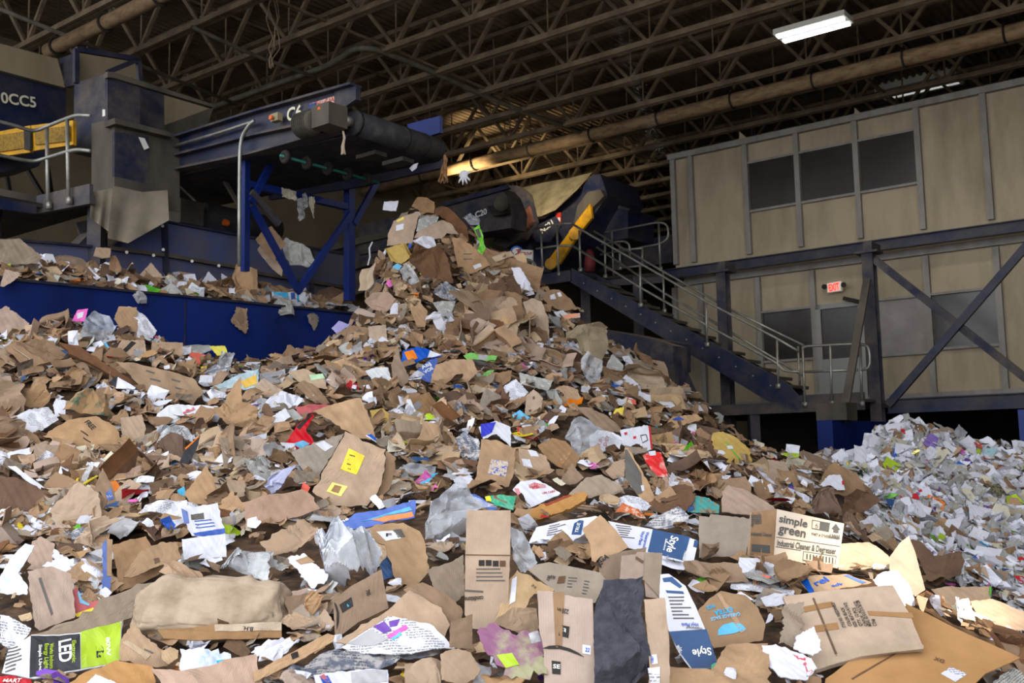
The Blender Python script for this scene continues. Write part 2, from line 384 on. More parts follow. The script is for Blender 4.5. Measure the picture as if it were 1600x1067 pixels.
MB().bar(on_v(1318, 466, VC - .1), on_v(1345, 472, VC - .1), .08, .08).build('door_closer', DARKSTEEL, cab)
m = MB()
for px_, py_ in ((1160, 222), (1340, 185)): m.prism([on_v(px_ - 5, py_, VC + .5), on_v(px_ + 12, py_ - 2, VC + .5), on_v(px_ - 5, py_ - 17, VC + .5)], V * .04)
m.build('roof_gusset', CABIN, cab)
# exit sign
t = thing('exit_sign', 'lit red EXIT sign with two lamp heads above the cabin door', 'sign', on_v(1303, 456, VC - .05))
q = [on_v(x, y, VC - .12) for x, y in ((1292, 443), (1314, 439), (1314, 454), (1293, 457))]
MB().prism(q, V * .1).build('sign_box', mat('sign_white', 'e5dfd2', rough=.5, emit=.15), t)
def text_mesh(body):
    key = 'txt_' + body
    if key in TXT: return TXT[key]
    cu_ = bpy.data.curves.new('lettering', 'FONT'); cu_.body = body; cu_.resolution_u = 3; cu_.offset = .022
    o = bpy.data.objects.new('lettering', cu_); COL.objects.link(o)
    dg = bpy.context.evaluated_depsgraph_get(); me = bpy.data.meshes.new_from_object(o.evaluated_get(dg))
    vs = np.array([v.co[:] for v in me.vertices]).reshape(-1, 3); fs = [tuple(p.vertices) for p in me.polygons]
    bpy.data.objects.remove(o); bpy.data.curves.remove(cu_); bpy.data.meshes.remove(me)
    TXT[key] = (vs, fs); return TXT[key]
TXT = {}
def text3d(name, body, p, q, upv, mt, parent=None, stretch=None, off=(0, 0, 0), thick=.004, bold=0):
    """lettering from point p to point q, upright along upv; stretch = letter height (else natural)"""
    vs, fs = text_mesh(body); p = Vector(p) + Vector(off); q = Vector(q) + Vector(off); L = vs[:, 0].max() - vs[:, 0].min()
    x = (q - p); sx = x.length / L; x.normalize(); y = Vector(upv); y = (y - x * y.dot(x)).normalized()
    H = vs[:, 1].max(); sy = stretch / H if stretch else sx
    out = [p + x * ((a - vs[:, 0].min()) * sx) + y * (b * sy) for a, b, c in vs]
    return mesh_obj(name, out, fs, mt, parent)
text3d('sign_lettering', 'EXIT', on_v(1296, 455, VC - .13), on_v(1312, 452, VC - .13), ZZ, mat('exit_red', 'ff2a1a', emit=2.2), t, .14, off=V * -.012)
for x, y in ((1288, 448), (1318, 445)): MB().tube([on_v(x, y, VC - .05), on_v(x, y, VC - .17)], [.04, .055], 10).build('lamp_head', DARKSTEEL, t)

# cabin steelwork
def hcol(m, u, v, z0, z1, b=.2):
    m.box(B(u, v - b / 2, (z0 + z1) / 2), b, .02, z1 - z0); m.box(B(u, v + b / 2, (z0 + z1) / 2), b, .02, z1 - z0); m.box(B(u, v, (z0 + z1) / 2), .02, b, z1 - z0)
t = thing('floor_beam', 'long dark blue steel beam between the cabin storeys', 'beam', B(-5, 20.1, zmid - .3))
m = MB(); zq = (uvz(on_v(1060, 428, 20.1))[2] + uvz(on_v(1590, 352, 20.1))[2]) / 2
m.box(B((uc0 + uc1) / 2, 20.1, zq), uc1 - uc0, .03, .2); 
m.build('web', NAVY, t); m = MB()
for s in (-.1, .1): m.box(B((uc0 + uc1) / 2, 20.1, zq + s), uc1 - uc0, .16, .02)
m.build('flange', NAVY, t)
VS = 17.9
vcol = 18.6
for (x, y0, y1, nm) in ((1357, 395, 690, 'dusty blue steel column with a bracing cross beside the cabin door'), (1129, 425, 690, 'blue steel column behind the middle of the stairs')):
    p, q = uvz(on_v(x, y0, vcol)), uvz(on_v(x, y1, vcol))
    t = thing('steel_column', nm, 'column', B(p[0], vcol, 0), 'columns under the cabin')
    m = MB(); hcol(m, p[0], vcol, .0, p[2], .2); m.build('shaft', NAVYDIRTY, t)
    MB().box(B(p[0], vcol, p[2]), .42, .34, .04).build('cap_plate', NAVYDIRTY, t)
    MB().box(B(p[0], vcol + .2, p[2] + .11), .16, .5, .18).build('beam_stub', NAVYDIRTY, t)
for (a, b, nm, mt) in (((1366, 405), (1604, 592), 'dusty blue diagonal brace falling away from the column head', NAVYDIRTY), ((1388, 633), (1606, 382), 'clean blue diagonal brace rising from the landing beam', NAVY)):
    m = MB(); m.bar(on_v(*a, vcol - .12 if mt is NAVY else vcol - .02), on_v(*b, vcol - .12 if mt is NAVY else vcol - .02), .1, .13); tag(m.build('diagonal_brace', mt), nm, 'brace')
m = MB(); m.bar(on_v(1355, 436, vcol - .35), on_v(1316, 662, 16.6), .13, .05, V); tag(m.build('raking_strut', DUSTGREY), 'dust-grey raking strut leaning from the column to the bunker wall', 'strut')
t = thing('landing_beam', 'blue beam edging the floor below the cabin at the heap of white paper', 'beam', B(-3, vcol, 2.4))
pa, pb = uvz(on_v(1388, 640, vcol - .05)), uvz(on_v(1596, 620, vcol - .05)); zz = (pa[2] + pb[2]) / 2
m = MB(); m.box(B((pa[0] + uc1) / 2, vcol - .05, zz), uc1 - pa[0], .03, .24); m.build('web', NAVY, t)
m = MB(); m.box(B((pa[0] + uc1) / 2, vcol - .05, zz + .12), uc1 - pa[0], .16, .02); m.box(B((pa[0] + uc1) / 2, vcol - .05, zz - .12), uc1 - pa[0], .16, .02); m.build('flange', NAVY, t)
tag(MB().prism([B(uc0, vcol, zz - .02), B(uc1, vcol, zz - .02), B(uc1, VC + 6, zz - .02), B(uc0, VC + 6, zz - .02)], (0, 0, .08)).build('deck_plate', DARKSTEEL), 'dark steel deck carrying the beige cabin', 'deck')
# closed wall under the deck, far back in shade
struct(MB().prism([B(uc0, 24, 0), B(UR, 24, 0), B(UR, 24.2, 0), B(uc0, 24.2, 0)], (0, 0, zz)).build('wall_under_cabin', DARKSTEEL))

# ------------------------------------------------------------------ stairs, landings, railings
def pv(pts, v): return [on_v(x, y, v) for x, y in pts]
t = thing('steel_stairs', 'dark blue steel stairs running down from the machine platform to the landing', 'stairs', on_v(1230, 630, VS))
nb = MB().prism(pv([(893, 419), (1228, 597), (1250, 622), (1250, 630), (1205, 630), (890, 440)], VS), V * .05); nb.build('stringer', NAVY, t)
MB().prism(pv([(912, 418), (1256, 611), (1256, 632), (1230, 632), (908, 440)], VS + 1.0), V * .05).build('stringer', NAVY, t)
a, b = on_v(912, 436, VS), on_v(1232, 610, VS)
for k in range(14):
    p = a + (b - a) * ((k + .5) / 14); u, v, z = uvz(p)
    m = MB(); m.box(B(u + .02, VS + .52, z), .27, .94, .035); m.box(B(u + .14, VS + .52, z - .01), .02, .94, .06); m.build('tread', DUSTGREY, t)
m = MB(); c = b - a
for k in range(13): m.tube([a + c * (k / 13) - V * .012 - ZZ * .09, a + c * (k / 13) + V * .0 - ZZ * .09], .015, 6)
m.build('bolt_heads', GALV, t)
def railing(name, label, v, posts, rails, r=.024, feet=True):
    t = thing(name, label, 'railing', on_v(*posts[0][1], v))
    for (a, b) in posts:
        m = MB(); m.tube([on_v(*a, v), on_v(*b, v)], r, 8)
        if feet: m.box(on_v(*b, v) + ZZ * .03, .09, .05, .09)
        m.build('post', GALV, t, True)
    for i, pl in enumerate(rails): MB().tube(arc_path(pv(pl, v), .16), r, 8).build('top_rail' if i == 0 else 'mid_rail', GALV, t, True)
    return t
railing('stair_railing', 'grey pipe railing on the open side of the blue stairs', VS - .03,
        [((905, 360), (907, 424)), ((1000, 411), (1001, 479)), ((1103, 470), (1105, 541)), ((1214, 531), (1216, 606))],
        [[(893, 349), (922, 367), (1003, 413), (1103, 471), (1214, 529), (1248, 549)], [(893, 383), (1000, 449), (1104, 508), (1215, 568), (1224, 580), (1250, 581)]])
railing('stair_railing', 'grey pipe railing on the cabin side of the blue stairs', VS + 1.03,
        [((945, 372), (946, 434)), ((1036, 424), (1038, 488)), ((1138, 483), (1141, 546)), ((1247, 541), (1250, 610))],
        [[(928, 361), (1036, 424), (1140, 483), (1256, 540)], [(932, 386), (1038, 458), (1140, 518), (1256, 588)]])
railing('landing_railing', 'grey pipe railing round the lower landing beside the exit door', VS - .03,
        [((1254, 541), (1258, 635)), ((1297, 537), (1300, 633)), ((1344, 538), (1347, 633))],
        [[(1254, 549), (1255, 541), (1344, 537), (1358, 541), (1360, 574), (1345, 579)], [(1254, 581), (1340, 578)]])
railing('platform_railing', 'grey pipe railing at the head of the stairs by the striped machine', VS - .03,
        [((845, 361), (848, 421)), ((870, 350), (873, 430))],
        [[(835, 358), (870, 350), (894, 349)], [(838, 389), (870, 384), (894, 384)]])
railing('platform_railing', 'grey pipe guard rail with looped end against the cabin corner', 20.0,
        [((956, 361), (959, 436)), ((1029, 347), (1032, 422))],
        [[(940, 364), (1029, 347), (1043, 350), (1045, 372), (1032, 381), (938, 398)]])
railing('platform_railing', 'short looped grey pipe rail beside the white notice board', VS - .5,
        [((824, 404), (825, 442))], [[(800, 402), (826, 405), (838, 412), (838, 438), (820, 440)]])
railing('gate_railing', 'pale grey tubular gate behind the head of the stairs', 19.5,
        [((968, 380), (969, 421)), ((1004, 388), (1003, 416))], [[(940, 382), (975, 376), (984, 382), (984, 400)], [(966, 390), (1004, 388)], [(966, 419), (1003, 415)]])
t = thing('stair_landing', 'blue edged lower landing at the foot of the stairs', 'landing', on_v(1250, 642, VS))
zl = uvz(on_v(1250, 627, VS))[2]; uA, uB = uvz(on_v(1098, 640, VS))[0], uvz(on_v(1352, 640, VS))[0]
MB().prism([B(uA, VS, zl - .06), B(uB, VS, zl - .06), B(uB, VC, zl - .06), B(uA, VC, zl - .06)], (0, 0, .05)).build('deck', DUSTGREY, t)
MB().box(B((uA + uB) / 2, VS, zl - .1), uB - uA, .05, .2).build('edge_beam', NAVYDIRTY, t)
MB().box(B((uvz(on_v(1225, 600, VS))[0] + uB) / 2, VS + .02, zl + .05), uB - uvz(on_v(1225, 600, VS))[0], .02, .12).build('toe_plate', NAVYDIRTY, t)
MB().bar(B(uA + 1., VS + .1, 0), B(uA + 1., VS + .1, zl - .06), .18, .18).build('leg', NAVYDIRTY, t)
MB().bar(B(uB - .3, VS + .1, 0), B(uB - .3, VS + .1, zl - .06), .18, .18).build('leg', NAVYDIRTY, t)
t = thing('machine_platform', 'blue steel platform at the head of the stairs', 'platform', on_v(870, 440, VS))
z1 = uvz(on_v(870, 427, VS))[2]; uA, uB = uvz(on_v(842, 430, VS))[0], uvz(on_v(893, 430, VS))[0]; uC = uvz(on_v(1052, 420, 20))[0]
MB().prism([B(uA, VS, z1 - .06), B(uB, VS, z1 - .06), B(uB, VS + 1, z1 - .06), B(uC, VS + 1.6, z1 - .06), B(uC, 21.5, z1 - .06), B(uA, 21.5, z1 - .06)], (0, 0, .06)).build('deck', DARKSTEEL, t)
MB().box(B((uA + uB) / 2, VS - .02, z1 - .1), uB - uA, .05, .24).build('edge_beam', NAVY, t)
MB().bar(B(uB, VS + 1.1, z1 - .1), B(uC, VS + 1.65, z1 - .1), .05, .22).build('edge_beam', NAVYDIRTY, t)
for u in (uA + .4, uB + .9): MB().bar(B(u, VS + 1.2, 0), B(u, VS + 1.2, z1 - .08), .2, .2).build('leg', NAVYDIRTY, t)
# bunker dividing walls
bw = MB(); e = uvz(on_v(1300, 656, 16)); 
bw.prism([B(e[0], 16, 0), B(e[0] - .25, 16, 0), B(e[0] - .25, 24, 0), B(e[0], 24, 0)], (0, 0, e[2]))
tag(bw.build('bunker_wall', NAVYWALL), 'low blue steel bunker wall behind the heap of white paper', 'bunker wall')
e2 = uvz(on_v(1590, 640, 14))
tag(MB().prism([B(e2[0], 14, 0), B(e2[0] + .25, 14, 0), B(e2[0] + .25, 24, 0), B(e2[0], 24, 0)], (0, 0, e2[2])).build('bunker_wall', NAVYWALL), 'blue steel bunker wall closing the white paper bay at the picture edge', 'bunker wall')
tag(MB().box(B(e[0] - .1, 16.5, e[2] + .14), .5, .5, .28).build('pedestal_block', DUSTGREY), 'dusty steel pedestal block on top of the low blue bunker wall', 'block')
# ------------------------------------------------------------------ machines in the middle distance
def slab_v(m, poly, v, d): return m.prism(pv(poly, v), V * d)
def pu(pts, u): return [on_u(x, y, u) for x, y in pts]
def slab_u(m, poly, u, d): return m.prism(pu(poly, u), U * d)
t = thing('inclined_conveyor', 'dark blue inclined conveyor marked C20 behind the heap top', 'conveyor', on_v(700, 420, 17))
slab_v(MB(), [(560, 352), (690, 322), (780, 293), (790, 304), (800, 330), (798, 356), (700, 372), (560, 398)], 17., .55).build('frame', NAVYDIRTY, t)
slab_v(MB(), [(690, 316), (790, 289), (795, 294), (690, 323)], 16.9, .1).build('side_rail', NAVY, t)
slab_v(MB(), [(430, 402), (640, 352), (700, 345), (700, 352), (640, 362), (430, 412)], 16.9, .1).build('side_rail', DUSTGREY, t)
slab_v(MB(), [(340, 428), (640, 368), (640, 440), (340, 470)], 17.1, 1.2).build('tail_frame', NAVYDIRTY, t)
slab_v(MB(), [(545, 415), (650, 385), (650, 392), (545, 423)], 16.9, .1).build('side_rail', DUSTGREY, t)
slab_v(MB(), [(552, 452), (590, 430), (640, 420), (640, 428), (552, 462)], 16.9, .1).build('side_rail', DUSTGREY, t)
text3d('lettering', 'C20', on_v(743, 340, 16.97), on_v(761, 334, 16.97), ZZ, WHITETXT, t, .13)
mm = MB(); mm.tube([on_v(783, 318, 16.9), on_v(783, 318, 16.5)], .16, 12); mm.build('motor', DUSTGREY, t, True)
slab_v(MB(), [(762, 322), (792, 317), (794, 333), (770, 338)], 16.8, .1).build('guard_plate', DARKSTEEL, t)
t = thing('chute_hood', 'dark chute hood with a rust-red edge beside the tan tarpaulin', 'hood', on_v(800, 380, 18.4))
slab_v(MB(), [(795, 290), (808, 290), (822, 302), (832, 345), (815, 372), (790, 388), (770, 380)], 18.4, .25).build('hood_shell', NAVYDIRTY, t)
slab_v(MB(), [(819, 330), (826, 322), (832, 346), (822, 358)], 18.3, .08).build('rusty_edge', mat('rust_red', '7a4636', '5a3a30', 4., rough=.9), t)
t = thing('screen_machine', 'blue inclined sorting machine marked NS21 under a tan tarpaulin', 'machine', on_v(870, 420, 19.3))
slab_v(MB(), [(805, 378), (866, 330), (905, 298), (926, 273), (938, 272), (949, 305), (932, 330), (905, 380), (860, 425), (800, 425)], 19.3, 1.6).build('body', NAVY, t)
slab_v(MB(), [(902, 322), (918, 300), (938, 296), (944, 306), (925, 325), (905, 352), (896, 350)], 19.15, .15).build('drive_cover', DUSTGREY, t)
slab_v(MB(), [(884, 370), (900, 347), (922, 318), (925, 340), (905, 364), (874, 412), (860, 421), (855, 408)], 19.05, .08).build('yellow_guard', YELLOW, t)
for (x, y, r) in ((898, 365, .14), (860, 412, .13), (835, 452, .14)): MB().tube([on_v(x, y, 19.08), on_v(x, y, 18.98)], r, 14).build('yellow_cover', YELLOW, t)
slab_v(MB(), [(838, 352), (868, 338), (876, 352), (858, 378), (836, 378)], 18.72, .05).build('side_plate', NAVY, t)
text3d('lettering', 'NS21', on_v(847, 365, 18.7), on_v(865, 350, 18.7), ZZ + U * -.5, WHITETXT, t, .13)
tp = MB(); top = [(812, 294), (850, 285), (890, 278), (926, 269)]; botm = [(830, 340), (845, 338), (868, 328), (902, 296)]
grid = []
for j in range(9):
    s = j / 8
    for i in range(13):
        k = i / 12 * 3; a = min(int(k), 2); f_ = k - a
        x = (top[a][0] * (1 - f_) + top[a + 1][0] * f_) * (1 - s) + (botm[a][0] * (1 - f_) + botm[a + 1][0] * f_) * s
        y = (top[a][1] * (1 - f_) + top[a + 1][1] * f_) * (1 - s) + (botm[a][1] * (1 - f_) + botm[a + 1][1] * f_) * s
        grid.append(on_v(x, y, 19.9 - 1.1 * s + .05 * math.sin(i * 1.9 + s * 3)))
tp.add(grid, [(j * 13 + i, j * 13 + i + 1, j * 13 + i + 14, j * 13 + i + 13) for j in range(8) for i in range(12)])
tag(tp.build('tarpaulin', mat('tan_tarp', 'b5a685', '8d7f62', 3., .4, .7, rough=.8), None, True), 'pale tan tarpaulin stretched over the sorting machine', 'tarpaulin').data.materials[0]
t = thing('drive_cabinet', 'plain dark blue steel cabinet beside the sorting machine under the roof', 'cabinet', on_v(950, 385, 20))
slab_v(MB(), [(920, 306), (981, 327), (981, 372), (946, 378), (925, 362)], 20., 1.2).build('body', NAVY, t)
slab_v(MB(), [(922, 300), (935, 312), (985, 326), (980, 330), (920, 311)], 19.95, 1.3).build('lid', NAVYDIRTY, t)
slab_v(MB(), [(938, 388), (1050, 366), (1050, 410), (938, 425)], 21.2, .4).build('lower_cover', NAVYDIRTY, t)
t = thing('notice_board', 'white notice board with a blue round emblem below the sorting machine', 'sign', on_v(820, 412, VS - .2))
slab_v(MB(), [(811, 390), (832, 391), (832, 419), (811, 419)], VS - .2, .03).build('panel', WHITEP, t)
MB().tube([on_v(807, 394, VS - .22), on_v(807, 394, VS - .25)], .14, 18).build('round_emblem', mat('emblem_blue', '2a5fb0', rough=.5), t)
MB().tube([on_v(807, 394, VS - .25), on_v(807, 394, VS - .26)], .1, 18).build('emblem_field', WHITEP, t)
text3d('emblem_lettering', 'CP', on_v(801, 398, VS - .27), on_v(813, 398, VS - .27), ZZ, INKRED, t)
text3d('board_lettering', 'GROUP', on_v(814, 398, VS - .21), on_v(831, 398, VS - .21), ZZ, INKRED, t)
m = MB()
for x in (812, 819, 826): slab_v(m, [(x, 408), (x + 5, 408), (x + 5, 416), (x, 416)], VS - .21, .005)
m.build('pictograms', INKGREY, t)
t = thing('warning_sign', 'small red warning sign with a white square on the sorting machine', 'sign', on_v(872, 348, 19.2))
slab_v(MB(), [(868, 332), (876, 332), (876, 349), (869, 349)], 19.1, .02).build('panel', mat('sign_red', 'b5322c', rough=.5), t)
slab_v(MB(), [(870, 340), (875, 340), (875, 346), (870, 346)], 19.08, .01).build('symbol', WHITEP, t)
m = MB(); a = on_v(922, 425, 18.6); m.tube([a, a + ZZ * .2, a + ZZ * .42, a + ZZ * .5], [.11, .13, .1, .04], 10); tag(m.build('red_extinguisher', mat('dull_red', '6e2226', '4a1d20', 5., rough=.6), None, True), 'dull red extinguisher standing behind the stair railing', 'fire extinguisher')
# feed hopper beside the heap, under the stairs
t = thing('feed_hopper', 'dark blue hopper with gussets between the heap and the stairs', 'hopper', on_v(1000, 640, 15.6))
slab_v(MB(), [(930, 512), (1016, 529), (1016, 575), (930, 560)], 15.6, 1.5).build('side_plate', NAVY, t)
slab_v(MB(), [(1016, 529), (1052, 540), (1052, 690), (1016, 690)], 15.5, .5).build('corner_post', NAVYDIRTY, t)
slab_v(MB(), [(1052, 540), (1058, 545), (1084, 650), (1076, 660), (1052, 660)], 15.7, .06).build('gusset', NAVY, t)
slab_v(MB(), [(940, 556), (1022, 560), (1022, 566), (940, 563)], 15.4, .2).build('ledge', DUSTGREY, t)
slab_v(MB(), [(930, 560), (1020, 565), (1052, 640), (1052, 700), (930, 700)], 15.9, 1.2).build('body', NAVYDIRTY, t)
t = thing('gear_motor', 'dusty gear motor bolted to the hopper right of the heap', 'motor', on_v(1015, 600, 15.2))
c = on_v(1012, 592, 15.2); MB().tube([c - U * .12, c, c + U * .05, c + U * .3], [.1, .12, .12, .11], 14).build('motor', DUSTGREY, t, True)
MB().box(c + U * .32 + ZZ * -.02, .26, .25, .26).build('gearbox', DUSTGREY, t)
MB().bar(c - U * .1 - ZZ * .13, c + U * .4 - ZZ * .13, .2, .04).build('mount', DARKSTEEL, t)

# ------------------------------------------------------------------ blue bunker wall on the left and the plant above it
UW = -11.0
wa, wb = uvz(on_u(30, 438, UW)), uvz(on_u(500, 484, UW))
def ztopw(v): return wa[2] + (wb[2] - wa[2]) * (v - wa[1]) / (wb[1] - wa[1])
t = thing('bunker_wall', 'tall royal blue steel wall holding back the heap', 'bunker wall', B(UW, 8, 0))
v0, v1 = 1.5, uvz(on_u(560, 490, UW))[1]
MB().prism([B(UW, v0, 0), B(UW, v1, 0), B(UW, v1, ztopw(v1)), B(UW, v0, ztopw(v0))], U * -.12).build('plate', NAVYWALL, t)
m = MB(); m.bar(B(UW - .06, v0, ztopw(v0)), B(UW - .06, v1, ztopw(v1)), .18, .03); m.build('top_edge', NAVY, t)
m = MB()
for v in (4., 7.6, 11.2): m.box(B(UW + .004, v, 2), .008, .02, ztopw(v) * 2 - 4.1 if ztopw(v) > 2 else 1)
m.build('weld_seam', NAVY, t)
# chute tower
t = thing('chute_tower', 'tall dusty blue chute with rubber skirt left of the conveyor', 'chute', on_u(179, 345, -12.2))
MB().prism(pv([(116, 130), (168, 114), (168, 192), (143, 196), (143, 236), (115, 240)], 7.55), V * .9).build('upper_box', NAVYDIRTY, t)
MB().prism(pu([(168, 114), (219, 128), (219, 196), (168, 188)], -12.35), U * -.06).build('side_plate', NAVYDIRTY, t)
MB().prism(pu([(168, 112), (176, 112), (337, 164), (334, 168), (176, 121), (168, 121)], -12.3), U * -.08).build('tray_rim', DUSTGREY, t)
MB().prism(pu([(219, 135), (330, 168), (318, 206), (268, 216), (219, 198)], -14.0), U * -.06).build('tray_plate', BEIGEMETAL, t)
MB().prism(pu([(232, 205), (334, 167), (320, 208), (266, 222)], -13.0), U * -.05).build('tray_lip', DUSTGREY, t)
m = MB(); 
for pl in ([(119, 77), (216, 93)], [(119, 77), (119, 130)], [(216, 93), (168, 113)], [(216, 93), (219, 130)]): m.bar(on_u(*pl[0], -13.3), on_u(*pl[1], -13.3), .06, .07)
m.build('top_frame', NAVY, t)
MB().prism(pv([(92, 92), (118, 82), (118, 132), (103, 136)], 8.2), V * .06).build('left_cheek', NAVYDIRTY, t)
MB().prism(pu([(122, 82), (214, 97), (216, 130), (122, 128)], -15.), U * -.06).build('back_plate', BEIGEMETAL, t)
MB().prism(pv([(143, 193), (179, 186), (179, 312), (143, 306)], 7.35), V * 1.).build('lower_box', DUSTGREY, t)
MB().prism(pu([(179, 205), (232, 214), (232, 305), (179, 298)], -12.25), U * -.05).build('side_plate', NAVYDIRTY, t)
MB().prism(pu([(232, 214), (268, 212), (268, 310), (232, 305)], -12.28), U * -.05).build('side_plate', DUSTGREY, t)
MB().prism(pu([(179, 184), (268, 207), (268, 214), (180, 193)], -12.15), U * -.25).build('collar', DUSTGREY, t)
def drape(name, top, bot, plane, off, mt, parent, nu=10, nv=6, wob=.05):
    g = []
    for j in range(nv + 1):
        s = j / nv
        for i in range(nu + 1):
            k = i / nu * (len(top) - 1); a = min(int(k), len(top) - 2); f_ = k - a
            x = (top[a][0] * (1 - f_) + top[a + 1][0] * f_) * (1 - s) + (bot[a][0] * (1 - f_) + bot[a + 1][0] * f_) * s
            y = (top[a][1] * (1 - f_) + top[a + 1][1] * f_) * (1 - s) + (bot[a][1] * (1 - f_) + bot[a + 1][1] * f_) * s
            g.append(on_u(x, y, plane + off * s + wob * s * math.sin(i * 1.3 + 1)))
    n = nu + 1
    fs = [(j * n + i, j * n + i + 1, (j + 1) * n + i + 1, (j + 1) * n + i) for j in range(nv) for i in range(nu)]
    return mesh_obj(name, g, fs, mt, parent, True)
drape('rubber_skirt', [(177, 290), (222, 300), (262, 297)], [(168, 372), (200, 380), (264, 344)], -12.15, .25, mat('dusty_rubber_flap', '8a7f6e', '6a6158', 2., .4, .7, rough=.9), t)
drape('rubber_skirt', [(143, 300), (179, 293)], [(140, 340), (170, 362)], -12.2, .2, MATS['dusty_rubber_flap'], t)
MB().prism(pv([(160, 171), (167, 171), (167, 180), (160, 182)], 7.5), V * .02).build('pasted_notice', WHITEP, t)
MB().prism(pu([(217, 214), (226, 216), (233, 231), (226, 234)], -12.2), U * -.01).build('pasted_notice', WHITEP, t)
# conveyor marked 0CC5
t = thing('covered_conveyor', 'blue covered conveyor marked 0CC5 with a beige top band', 'conveyor', on_u(40, 240, -15.3))
MB().prism(pu([(-70, 91), (0, 109), (103, 136), (103, 190), (60, 260), (-70, 280)], -15.3), U * -.8).build('side_panel', NAVY, t)
MB().prism(pu([(-70, 50), (0, 68), (90, 92), (102, 137), (0, 110), (-70, 91)], -15.2), U * -.8).build('top_band', BEIGEMETAL, t)
text3d('lettering', '0CC5', on_u(2, 160, -15.24), on_u(57, 168, -15.24), ZZ, mat('cream_lettering', 'cfc9b0', rough=.6), t)
m = MB(); slab_v(m, [(-20, 209), (47, 196), (47, 238), (-20, 247)], 7.1, .05); slab_v(m, [(49, 196), (114, 188), (114, 226), (49, 236)], 7.1, .05)
yg = m.build('yellow_guard', YELLOW, t)
m = MB(); slab_v(m, [(54, 203), (108, 196), (109, 220), (55, 226)], 7.07, .02); slab_v(m, [(-20, 214), (38, 205), (38, 231), (-20, 240)], 7.07, .02)
m.build('mesh_panel', mat('yellow_mesh', '6d531c', '8a6a1c', 25., .45, .55, rough=.7), yg)
MB().prism(pv([(37, 203), (47, 202), (47, 234), (38, 234)], 7.05), V * .03).build('latch_plate', DARKSTEEL, yg)
# walkway with railing on the far left
t = thing('walkway', 'dusty blue steel walkway under the yellow guard', 'walkway', on_v(57, 334, 6.9))
MB().prism(pu([(-60, 282), (57, 306), (57, 321), (-60, 300)], -13.2), U * -.05).build('toe_plate', DUSTGREY, t)
MB().prism(pu([(-60, 299), (57, 320), (57, 334), (-60, 318)], -13.15), U * -.08).build('edge_beam', NAVY, t)
MB().prism(pv([(56, 306), (140, 287), (140, 305), (56, 321)], 6.9), V * .05).build('toe_plate', NAVYDIRTY, t)
MB().prism(pv([(56, 320), (140, 304), (140, 318), (56, 334)], 6.88), V * .08).build('edge_beam', NAVYDIRTY, t)
zf = uvz(on_v(57, 322, 6.9))[2]
MB().prism([B(-13.2, 2, zf), B(-13.2, 6.95, zf), B(-12.7, 6.95, zf), B(-12.7, 7.5, zf), B(-18, 7.5, zf), B(-18, 2, zf)], (0, 0, -.06)).build('deck', DARKSTEEL, t)
for (u, v) in ((-13.6, 3.), (-13.6, 6.4), (-12.4, 7.2)): MB().bar(B(u, v, 0), B(u, v, zf - .05), .18, .18).build('leg', NAVYDIRTY, t)
for i, (x, y) in enumerate(((10, 268), (40, 260), (72, 250))): MB().bar(on_v(x, y, 8.6), on_v(x + (8 if i != 1 else 30), y + 50, 8.6), .06, .06).build('bracing', DARKSTEEL, t)
t = thing('walkway_railing', 'grey pipe railing in front of the yellow guard', 'railing', on_v(73, 320, 6.85))
for a, b in (((73, 196), (75, 320)), ((105, 184), (107, 312))):
    m = MB(); m.tube([on_v(*a, 6.85), on_v(*b, 6.85)], .026, 8); m.box(on_v(b[0] + 1, b[1] + 1, 6.83), .08, .06, .1); m.build('post', GALV, t, True)
for nm, pl in (('top_rail', [(72, 198), (104, 185), (122, 179), (141, 181)]), ('mid_rail', [(72, 247), (104, 237), (122, 233), (141, 236)])):
    left = [(-40, 181), (20, 195), (52, 206)] if nm == 'top_rail' else [(-40, 234), (20, 247), (52, 253)]
    MB().tube(arc_path([on_u(x, y, -13.2) for x, y in left] + pv(pl, 6.85), .18), .026, 8).build(nm, GALV, t, True)
# blue side panel of the feed conveyor behind the wall
t = thing('feed_conveyor', 'dusty blue feed conveyor sides behind the tall blue wall', 'conveyor', on_u(250, 450, -12.4))
MB().prism(pu([(-60, 365), (18, 375), (172, 388), (227, 341), (373, 368), (545, 398), (545, 470), (-60, 430)], -12.4), U * -.06).build('side_panel', mat('lightened_dusty_paint', '474f78', '5a5650', 1.2, .45, .8, rough=.6, dust=.3), t)  # panel paint lightened to make up for the dim light on this side
MB().prism(pu([(118, 386), (143, 361), (168, 364), (168, 388)], -12.6), U * -.3).build('end_plate', NAVY, t)
MB().prism(pu([(119, 348), (166, 337), (166, 364), (140, 362), (128, 372)], -13.), U * -.05).build('back_plate', NAVYDIRTY, t)
m = MB()
for a, b in (((18, 375), (172, 388)), ((172, 388), (227, 341)), ((227, 341), (373, 368)), ((373, 368), (545, 398))): m.bar(on_u(*a, -12.4), on_u(*b, -12.4), .1, .03)
m.build('top_flange', NAVY, t)
m = MB()
for a, b in (((172, 388), (260, 399)), ((260, 399), (373, 418)), ((385, 424), (545, 450))): m.bar(on_u(*a, -12.36), on_u(*b, -12.36), .06, .05)
m.build('mid_rib', DUSTGREY, t)
MB().bar(on_u(257, 346, -12.36), on_u(260, 450, -12.36), .07, .06, U).build('stiffener', NAVY, t); MB().bar(on_u(487, 388, -12.36), on_u(487, 460, -12.36), .05, .05, U).build('stiffener', NAVY, t)
m = MB()
for x, y in ((198, 394), (240, 399), (254, 353), (255, 390), (342, 415), (300, 408)): m.tube([on_u(x, y, -12.34), on_u(x, y, -12.3)], .022, 8)
m.build('bolt_heads', WHITEP, t)
t = thing('conveyor_motor', 'grimy gear motor and drive roller behind the blue side panel', 'motor', on_u(300, 360, -13.2))
c = on_u(318, 338, -13.2); MB().tube([c, c + V * 1.4], .22, 16).build('drive_roller', RUBBER, t, True)
